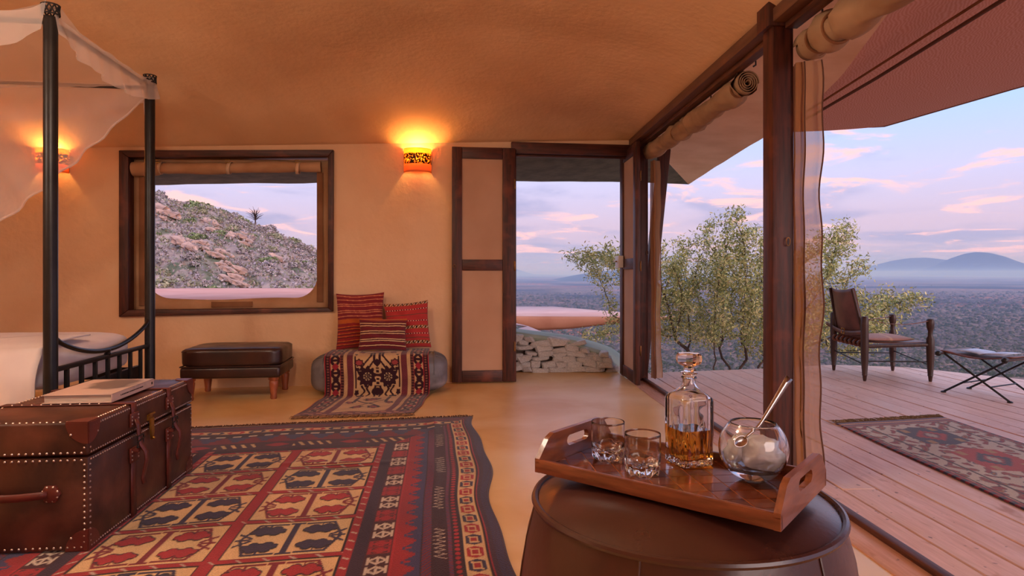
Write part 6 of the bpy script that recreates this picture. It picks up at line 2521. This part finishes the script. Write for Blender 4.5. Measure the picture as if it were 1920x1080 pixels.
# scrub on the plain (nobody could count it)
MT['scrub'] = woven('scrub_leaf', scale=3, bump=0.0, sheen=0.0)
NB_ = 16000
uu_ = rng.uniform(-0.06, 0.86, NB_)
dep = rng.uniform(0.030, 0.165, NB_)            # depression of the sight line
t_ = (1 - ZV) / dep
x_ = uu_ * t_
sz = rng.uniform(0.8, 2.2, NB_) * np.clip(t_ / 500, 0.75, 1.6)
base8 = np.array([[math.cos(a), math.sin(a), 0.1] for a in np.linspace(0, 6.283, 7)[:-1]] + [[0.5 * math.cos(a), 0.5 * math.sin(a), 0.75] for a in np.linspace(0.5, 6.783, 4)[:-1]])
f8 = []
for k in range(6):
    f8.append((k, (k + 1) % 6, 6 + (k // 2)))
for k in range(3):
    f8.append((2 * k + 2 if 2 * k + 2 < 6 else 0, 6 + (k + 1) % 3, 6 + k))
f8.append((6, 7, 8))
f8 = np.array(f8)
zg = ZV + (-1.5 - ZV) * np.exp(-((np.hypot(x_, t_) - 9) / 75.0)) + 1.2 * np.sin(x_ * 0.009 + 1) * np.sin(t_ * 0.007) * np.clip((np.hypot(x_, t_) - 200) / 600, 0, 1)
V = base8[None] * (sz[:, None, None] * rng.uniform(0.75, 1.25, (NB_, 9, 1))) + np.stack([x_, t_, zg - 0.1], -1)[:, None, :]
F = (f8[None] + (np.arange(NB_) * 9)[:, None, None]).reshape(-1, 3)
pal = np.array([lin(84, 82, 68), lin(100, 90, 86), lin(74, 76, 62), lin(116, 102, 96)])
cc = np.repeat(pal[rng.integers(0, 4, NB_)], 9, 0) * rng.uniform(0.8, 1.15, (NB_ * 9, 1))
o = quads_mesh('plain_scrub', V.reshape(-1, 3), F, MT['scrub'], bpy.data.objects['valley_ground'], col=cc)
tag(o, kind='stuff')

# ------------------------------------------------------------------ rocky hill seen through the window
sky_px = [-100, 226, 290, 330, 400, 450, 500, 540, 590, 640, 760, 850, 960]
sky_py = [372, 374, 376, 381, 398, 414, 434, 452, 474, 494, 560, 620, 720]


def hill_z(u, t):
    px_ = 960 + u * FPX
    ys_ = np.interp(px_, sky_px, sky_py)
    TS = 120.0
    zs_ = 1 + (512 - ys_) / FPX * TS
    z0 = -5.0
    s = np.clip((t - 30) / (TS - 30), 0, 1)
    z = z0 + (zs_ - z0) * (0.35 * s + 0.65 * s * s * (3 - 2 * s))
    back = np.clip((t - TS) / 80, 0, 1)
    z = z - back ** 1.5 * 14 
    n = np.sin(t * 0.31 + u * 40) * np.sin(u * 90 + t * 0.12) * 0.45 + np.sin(t * 0.9 + u * 130) * 0.18
    return z + n * np.clip(s * 3, 0, 1) * (1 - 0.6 * np.clip((s - 0.85) / 0.15, 0, 1))


MT['hill'] = mat('pink_grey_hill_soil', lin(190, 162, 148), lin(156, 136, 130), scale=0.35, rough=1.0, spec=0.05, bump=0.6, bscale=1.2, bdist=0.4, c3=lin(112, 112, 88), c3scale=0.2, c3lo=0.48, c3hi=0.6)
U_, T_ = np.meshgrid(np.linspace(-1.0, 0.0, 110), np.linspace(30, 210, 110))
HZ = hill_z(U_, T_)
idx = np.arange(110 * 110).reshape(110, 110)
q = np.stack([idx[:-1, :-1], idx[:-1, 1:], idx[1:, 1:], idx[1:, :-1]], -1).reshape(-1, 4)
o = quads_mesh('rocky_hill', np.stack([U_ * T_, T_, HZ], -1), q, MT['hill'], smooth=True)
tag(o, 'rocky bush-covered hillside seen through the window', kind='structure')

# bushes: a few shapes of many small leaf facets, copied
def bush_mesh(k, nleaf, palette, flat=0.75):
    r_ = np.random.default_rng(50 + k)
    d = r_.normal(size=(nleaf, 3)); d /= np.linalg.norm(d, axis=1)[:, None]
    d[:, 2] = np.abs(d[:, 2])
    lump = 1 + 0.22 * np.sin(d[:, 0] * 4 + k) + 0.2 * np.sin(d[:, 1] * 5 + 2 * k)
    rad = r_.uniform(0.55, 1.0, nleaf) ** 0.5 * lump
    c = d * rad[:, None] * np.array([1, 1, flat])
    a = r_.normal(size=(nleaf, 3)); a /= np.linalg.norm(a, axis=1)[:, None]
    b_ = np.cross(a, d + 0.3 * r_.normal(size=(nleaf, 3))); b_ /= np.linalg.norm(b_, axis=1)[:, None] + 1e-6
    s = r_.uniform(0.09, 0.19, nleaf)[:, None]
    V = np.stack([c - a * s, c + b_ * s * 0.7, c + a * s, c - b_ * s * 0.7], 1)
    F = np.arange(nleaf * 4).reshape(nleaf, 4)
    pal_ = np.array(palette)
    cc_ = np.repeat(pal_[r_.integers(0, len(pal_), nleaf)], 4, 0) * np.repeat(r_.uniform(0.75, 1.2, (nleaf, 1)), 4, 0)
    # twigs
    tw = MB()
    for _ in range(7):
        e = c[r_.integers(0, nleaf)] * 0.8
        tw.tube([(0, 0, -0.15), tuple(e * 0.5 + np.array([0, 0, 0.1])), tuple(e)], [0.05, 0.035, 0.015], 4)
    o_ = quads_mesh('bush_leaves', V, F, MT['scrub'], col=cc_)
    me = o_.data
    bpy.data.objects.remove(o_)
    return me


MAUVE = [lin(182, 162, 164), lin(158, 142, 148), lin(196, 176, 172), lin(150, 142, 128)]
GREEN = [lin(128, 138, 92), lin(108, 120, 80), lin(150, 152, 108)]
OLIVE = [lin(162, 156, 122), lin(138, 134, 108), lin(178, 166, 138)]
bush_me = [bush_mesh(k, 380, p) for k, p in enumerate([MAUVE, MAUVE, MAUVE, OLIVE, OLIVE, GREEN])]
bush_lab = ['leafless mauve-grey bush on the rocky hillside', 'olive-grey bush on the rocky hillside', 'leafy green bush on the rocky hillside']


def place_bush(u, t, s, kind):
    zb = float(hill_z(np.array(u), np.array(t)))
    o = bpy.data.objects.new('hill_bush', bush_me[kind])
    COL.objects.link(o)
    o.location = (u * t, t, zb - 0.1 * s)
    o.scale = (s, s, s * random.uniform(0.75, 1.1))
    o.rotation_euler = (0, 0, random.uniform(0, 6.28))
    k = 0 if kind < 3 else (1 if kind < 5 else 2)
    tag(o, bush_lab[k], 'bush', ['mauve-grey hillside bushes', 'olive hillside bushes', 'green hillside bushes'][k])


# pink rock outcrops
MT['rock'] = mat('pink_granite', lin(214, 172, 152), lin(166, 128, 112), scale=0.8, bump=0.8, bscale=1.6, bdist=0.3, rough=0.95, c3=lin(140, 116, 108), c3scale=1.5)
rock_me = []
for k in range(5):
    bm = bmesh.new()
    bmesh.ops.create_icosphere(bm, subdivisions=2, radius=1.0)
    for v in bm.verts:
        d = v.co.normalized()
        v.co = d * (0.8 + 0.5 * noise.noise(d * 1.4 + Vector((k * 5, 0, 0))) + 0.18 * noise.noise(d * 3.5 + Vector((0, k * 3, 0))))
        v.co.z *= 0.6
    me = bpy.data.meshes.new('rock'); bm.to_mesh(me); bm.free(); me.materials.append(MT['rock'])
    rock_me.append(me)
spots = [(306, 402, 5), (352, 456, 5), (395, 468, 8), (420, 482, 6), (420, 436, 5), (452, 448, 6), (440, 505, 3), (452, 528, 4), (532, 488, 3)]
rocks = []
for (px_, py_2, n_) in spots:
    got = 0
    for k in range(60):
        if got >= n_:
            break
        pxx = px_ + random.uniform(-24, 24); pyy = py_2 + random.uniform(-9, 9) + 0.4 * (pxx - px_)
        u = (pxx - 960) / FPX
        tt = np.linspace(36, 119, 200)
        zz = hill_z(np.full(200, u), tt)
        yy = 512 - (zz - 1) / tt * FPX
        k2 = int(np.argmin(np.abs(yy - pyy)))
        s = random.uniform(0.6, 1.5) * tt[k2] / 100
        x_r, y_r = u * tt[k2], tt[k2] - 0.9
        if any((x_r - a) ** 2 + (y_r - b) ** 2 < (1.35 * (s + c)) ** 2 for a, b, c in rocks):
            continue
        rocks.append((x_r, y_r, s)); got += 1
        o = bpy.data.objects.new('boulder', random.choice(rock_me)); COL.objects.link(o)
        o.location = (x_r, y_r, zz[k2] + 0.30 * s)
        o.scale = (s * 1.5, s, s); o.rotation_euler = (random.uniform(-.3, .3), 0.35, random.uniform(-0.6, 0.6))
        tag(o, 'pink granite boulder in an outcrop on the hillside', 'rock', 'pink boulders on the hillside')

placed = [(a, b, c * 0.9) for a, b, c in rocks] + [((478 - 960) / FPX * 118, 118, 0.8)]
NR0 = len(placed)


def free(u, t, s):
    x, y = u * t, t
    return all((x - a) ** 2 + (y - b) ** 2 > (1.4 * (s + c)) ** 2 for a, b, c in placed)


for (px_, t, s, kind) in ((372, 116, 2.1, 5), (408, 119, 1.9, 3), (330, 118, 2.0, 3), (440, 117, 1.7, 4), (508, 118, 1.7, 5), (540, 117, 1.5, 5), (328, 88, 1.3, 5), (385, 90, 1.3, 5), (292, 117, 1.9, 0), (572, 118, 1.6, 4)):
    u = (px_ - 960) / FPX
    if not free(u, t, s):
        continue
    place_bush(u, t, s, kind)
    placed.append((u * t, t, s))
tries = 0
while len(placed) < 260 and tries < 20000:
    tries += 1
    u = random.uniform(-0.60, -0.285)
    t = 34 + 88 * random.random() ** 0.8
    s = random.uniform(0.9, 1.8) * (0.5 + 0.5 * (t - 34) / 88)
    if not free(u, t, s):
        continue
    place_bush(u, t, s, random.choice((0, 0, 1, 1, 2, 2, 3, 3, 4, 5)))
    placed.append((u * t, t, s))
# low undergrowth between them
NG = 15000
ug = rng.uniform(-0.63, -0.25, NG); tg = 32 + 92 * rng.random(NG) ** 0.75
zg2 = hill_z(ug, tg)
cl = np.stack([ug * tg, tg, zg2 + rng.uniform(0.0, 0.55, NG)], -1) + rng.normal(size=(NG, 3)) * 0.12
aa_ = rng.normal(size=(NG, 3)); aa_ /= np.linalg.norm(aa_, axis=1)[:, None]
bb_ = np.cross(aa_, rng.normal(size=(NG, 3))); bb_ /= np.linalg.norm(bb_, axis=1)[:, None] + 1e-9
sz_ = (rng.uniform(0.12, 0.30, NG) * (0.5 + 0.5 * tg / 100))[:, None]
Vg = np.stack([cl - aa_ * sz_, cl + bb_ * sz_ * 0.6, cl + aa_ * sz_, cl - bb_ * sz_ * 0.6], 1).reshape(-1, 3)
pg = np.array(MAUVE + [lin(150, 142, 116), lin(176, 150, 138)])
cg_ = np.repeat(pg[rng.integers(0, len(pg), NG)] * rng.uniform(0.8, 0.95, (NG, 1)), 4, 0)
tag(quads_mesh('undergrowth', Vg, np.arange(NG * 4).reshape(NG, 4), MT['scrub'], bpy.data.objects['rocky_hill'], col=cg_), kind='stuff')
# thin bare tree on the skyline
bt = thing('bare_tree', ((478 - 960) / FPX * 118, 118, float(hill_z(np.array((478 - 960) / FPX), np.array(118.0)))), 0, 'small bare tree standing alone on the hill skyline', 'tree')
tb_ = MB(); tb_.tube([(0, 0, -0.3), (0.1, 0, 1.2), (0.1, 0, 2.2)], [0.16, 0.12, 0.08], 6)
part(bt, 'trunk', tb_, MT['scrub_wood'] if 'scrub_wood' in MT else MT['chair_wood'])
tb_ = MB()
for k in range(46):
    a = random.uniform(0, 6.28); e = random.uniform(0.1, 1.45); L_ = random.uniform(0.9, 1.9)
    p0 = Vector((0.1, 0, random.uniform(1.1, 2.2)))
    p1 = p0 + Vector((math.cos(a) * math.cos(e), math.sin(a) * math.cos(e), math.sin(e))) * L_
    tb_.tube([p0, p0.lerp(p1, 0.5) + Vector((0, 0, 0.1)), p1], [0.05, 0.035, 0.02], 4)
part(bt, 'branches', tb_, MT['chair_wood'])
# ------------------------------------------------------------------ acacia beyond the deck
T_AC = 8.7
KM = T_AC / FPX
blobs = [(1335, 560, 120, 95, 340), (1255, 520, 60, 75, 150), (1400, 520, 85, 90, 230), (1425, 610, 70, 55, 110), (1300, 600, 70, 50, 90), (1150, 490, 75, 42, 74), (1105, 475, 50, 22, 26),
         (1370, 440, 62, 42, 80), (1480, 560, 70, 110, 120), (1560, 500, 62, 78, 110), (1590, 610, 80, 65, 110), (1670, 570, 66, 34, 60), (1580, 440, 36, 26, 26), (1210, 600, 55, 50, 22), (1372, 410, 22, 24, 16), (1340, 500, 110, 60, 90), (1110, 628, 50, 14, 10)]
pts = []
for (a, b_, ra, rb, n_) in blobs:
    for _ in range(n_):
        while True:
            x, y, z = [random.uniform(-1, 1) for _ in range(3)]
            if x * x + y * y + z * z < 1:
                break
        tt = T_AC + z * min(1.0, ra * KM * 1.1)
        pts.append(((a + x * ra - 960) / FPX * T_AC, tt, 1 + (512 - (b_ + y * rb)) / FPX * T_AC))
ATT = np.array(pts)
root_p = Vector(((1385 - 960) / FPX * T_AC, T_AC, -1.5))
nodes_ = [np.array([root_p.x, root_p.y, root_p.z])]
par = [-1]
# several stems fan out from the ground
for (ex_, ez_, dy) in ((1330, 660, -0.1), (1360, 640, 0.2), (1395, 640, 0.0), (1430, 655, -0.2), (1470, 650, 0.25), (1275, 640, 0.1)):
    e = np.array([(ex_ - 960) / FPX * T_AC, T_AC + dy, 1 + (512 - ez_) / FPX * T_AC])
    prev = 0
    for k in range(1, 11):
        s = k / 10
        p = nodes_[0] * (1 - s) + e * s
        p = p + np.array([0.05 * math.sin(k * 1.7 + ex_), 0.04 * math.cos(k + ex_), 0.12 * math.sin(math.pi * s)])
        nodes_.append(p); par.append(prev); prev = len(nodes_) - 1
NODE = np.array(nodes_)
alive = np.ones(len(ATT), bool)
STEP, KILL = 0.085, 0.14
par = list(par)
for it in range(110):
    A = ATT[alive]
    if len(A) == 0:
        break
    d2 = ((A[:, None, :] - NODE[None]) ** 2).sum(-1)
    near = d2.argmin(1)
    newn, newp = [], []
    for k in np.unique(near):
        v = A[near == k] - NODE[k]
        v = v / (np.linalg.norm(v, axis=1)[:, None] + 1e-9)
        dvec = v.sum(0) + rng.normal(size=3) * 0.25
        dvec /= np.linalg.norm(dvec) + 1e-9
        newn.append(NODE[k] + dvec * STEP); newp.append(int(k))
    NODE = np.vstack([NODE, np.array(newn)]); par += newp
    d2 = ((ATT[:, None, :] - np.array(newn)[None]) ** 2).sum(-1).min(1)
    alive &= d2 > KILL ** 2
    if len(NODE) > 6500:
        break
NN_ = len(NODE)
wt = np.zeros(NN_); nch = np.zeros(NN_, int)
for k in range(NN_ - 1, 0, -1):
    if nch[k] == 0:
        wt[k] = 1
    wt[par[k]] += wt[k]; nch[par[k]] += 1
rad = 0.0032 * np.maximum(1, wt) ** 0.47
rad = np.minimum(rad, 0.055)
V, F = [], []
ring = [(math.cos(a), math.sin(a)) for a in np.linspace(0, 6.283, 6)[:-1]]
for k in range(1, NN_):
    p, q_ = Vector(NODE[par[k]]), Vector(NODE[k])
    d = (q_ - p)
    if d.length < 1e-6:
        continue
    d.normalize()
    s1 = d.orthogonal().normalized(); s2 = d.cross(s1)
    b0 = len(V)
    for c, r_ in ((p, min(rad[par[k]], rad[k] * 1.3)), (q_, rad[k])):
        for (a, b_) in ring:
            V.append(tuple(c + (s1 * a + s2 * b_) * r_))
    for i in range(5):
        j = (i + 1) % 5
        F.append((b0 + i, b0 + j, b0 + 5 + j, b0 + 5 + i))
ac = thing('acacia_tree', root_p, 0, 'spreading thorny acacia tree with pale feathery leaves just beyond the deck', 'tree')
MT['bark'] = mat('grey_brown_bark', lin(92, 72, 62), lin(62, 46, 42), scale=12, rough=0.95, bump=0.4, bscale=40)
rp = np.array([root_p.x, root_p.y, root_p.z])
quads_mesh('branches', np.array(V) - rp, np.array(F), MT['bark'], ac, smooth=True)
# feathery leaves and bare twigs at the ends
tips = np.where((wt <= 9))[0]
tips = tips[NODE[tips, 2] > 1 + (512 - 700) / FPX * T_AC]
LN = 38
L = len(tips) * LN
c = np.repeat(NODE[tips], LN, 0) + rng.normal(size=(L, 3)) * 0.055
a = rng.normal(size=(L, 3)) + np.array([0.0, 0, 0.15]); a /= np.linalg.norm(a, axis=1)[:, None]
b_ = np.cross(a, rng.normal(size=(L, 3))); b_ /= np.linalg.norm(b_, axis=1)[:, None] + 1e-9
la = rng.uniform(0.016, 0.040, L)[:, None]; lw = rng.uniform(0.005, 0.011, L)[:, None]
Vv = np.stack([c - a * la, c + b_ * lw, c + a * la, c - b_ * lw], 1).reshape(-1, 3)
pal = np.array([lin(206, 196, 128), lin(178, 176, 112), lin(150, 154, 98), lin(216, 200, 146), lin(128, 138, 88)])
cc = np.repeat(pal[rng.integers(0, 5, L)] * rng.uniform(0.8, 1.1, (L, 1)), 4, 0)
MT['acacia_leaf'] = woven('acacia_leaflets', scale=5, bump=0, gain=1.05, sheen=0)
tag(quads_mesh('foliage', Vv - rp, np.arange(L * 4).reshape(L, 4), MT['acacia_leaf'], ac, col=cc), kind='stuff')
print('acacia nodes', NN_, 'leaves', L)

# ------------------------------------------------------------------ evening haze over the plain
def haze(name, colour, density, z0, z1, label):
    m = bpy.data.materials.new(name)
    m.use_nodes = True
    nt = m.node_tree
    nt.nodes.clear()
    vo = nt.nodes.new('ShaderNodeVolumeScatter')
    vo.inputs['Color'].default_value = rgba(colour)
    vo.inputs['Density'].default_value = density
    mo_ = nt.nodes.new('ShaderNodeOutputMaterial')
    nt.links.new(vo.outputs[0], mo_.inputs['Volume'])
    hz = MB().box(-30000, 30000, 230, 27000, z0, z1).build(name, m, smooth=0)
    tag(hz, label, 'haze', kind='stuff')


haze('ground_haze', (0.25, 0.34, 0.60), 0.0006, -70, 30, 'dense blue ground haze lying on the plain')
haze('evening_haze', (0.36, 0.48, 0.82), 0.00012, 30.5, 400, 'thin blue evening haze around the far mountains')

# ================================================================== SUB-PARTS: small pieces under the part they sit on
def mid(o):
    a = np.empty(len(o.data.vertices) * 3, np.float32)
    o.data.vertices.foreach_get('co', a)
    a = a.reshape(-1, 3)
    return (a.min(0) + a.max(0)) / 2


def plain(nm):
    return nm.split('.')[0]


RULES = {
    'leather_chest': {'buckle': 'strap_tongue', 'keeper': 'strap_tongue', 'strap_pad': 'strap', 'handle_pad': 'handle', 'hasp': 'lid'},
    'four_poster_bed': {'collar': 'arched_rail', 'bed_sheet': 'mattress'},
    'mosquito_net': {'hem': 'side_curtain', 'tie_ribbon': 'canopy_sheet', 'lace_cuff': 'canopy_sheet'},
    'leather_footstool': {'piping': 'cushion'},
    'long_pouf': {'seam_cord': 'cushion_body', 'pleat_cord': 'cushion_body'},
    'round_pouf': {'piping': 'top_cover', 'side_seam': 'side_cover'},
    'campaign_chair': {'lashing': 'seat_sling', 'back_seam': 'back_sling', 'strap_buckle': 'back_strap'},
    'folding_stool': {'foot': 'leg', 'ball_finial': 'top_rod'},
    'rolled_blind': {'strap': 'canvas_roll', 'hanger': 'canvas_roll'},
    'mesh_curtain': {'hem': 'mesh_panel'},
    'awning': {'hem': 'shade_cloth'},
    'kilim_runner': {'fringe': 'woven_cloth'},
    'patterned_rug': {'fringe': 'pile'},
    'deck_rug': {'fringe': 'pile'},
    'wooden_tray': {'veneer_tile': 'base_board', 'inlay_ground': 'base_board'},
    'whisky_decanter': {'stopper_collar': 'glass_body'},
    'wall_sconce': {'bulb': 'bulb_holder'},
    'picture_book': {'spine_print': 'cover'},
}
kids = {}
for o in list(bpy.data.objects):
    if o.parent is not None:
        kids.setdefault(o.parent.name, []).append(o)
for o in list(bpy.data.objects):
    if o.parent is not None or plain(o.name) not in RULES:
        continue
    rule = RULES[plain(o.name)]
    ch_ = kids.get(o.name, [])
    for c in ch_:
        tgt = rule.get(plain(c.name))
        if tgt is None or c.type != 'MESH':
            continue
        cand = [k for k in ch_ if plain(k.name) == tgt and k.type == 'MESH']
        if cand:
            mc = mid(c)
            c.parent = min(cand, key=lambda k: float(np.linalg.norm(mid(k) - mc)))
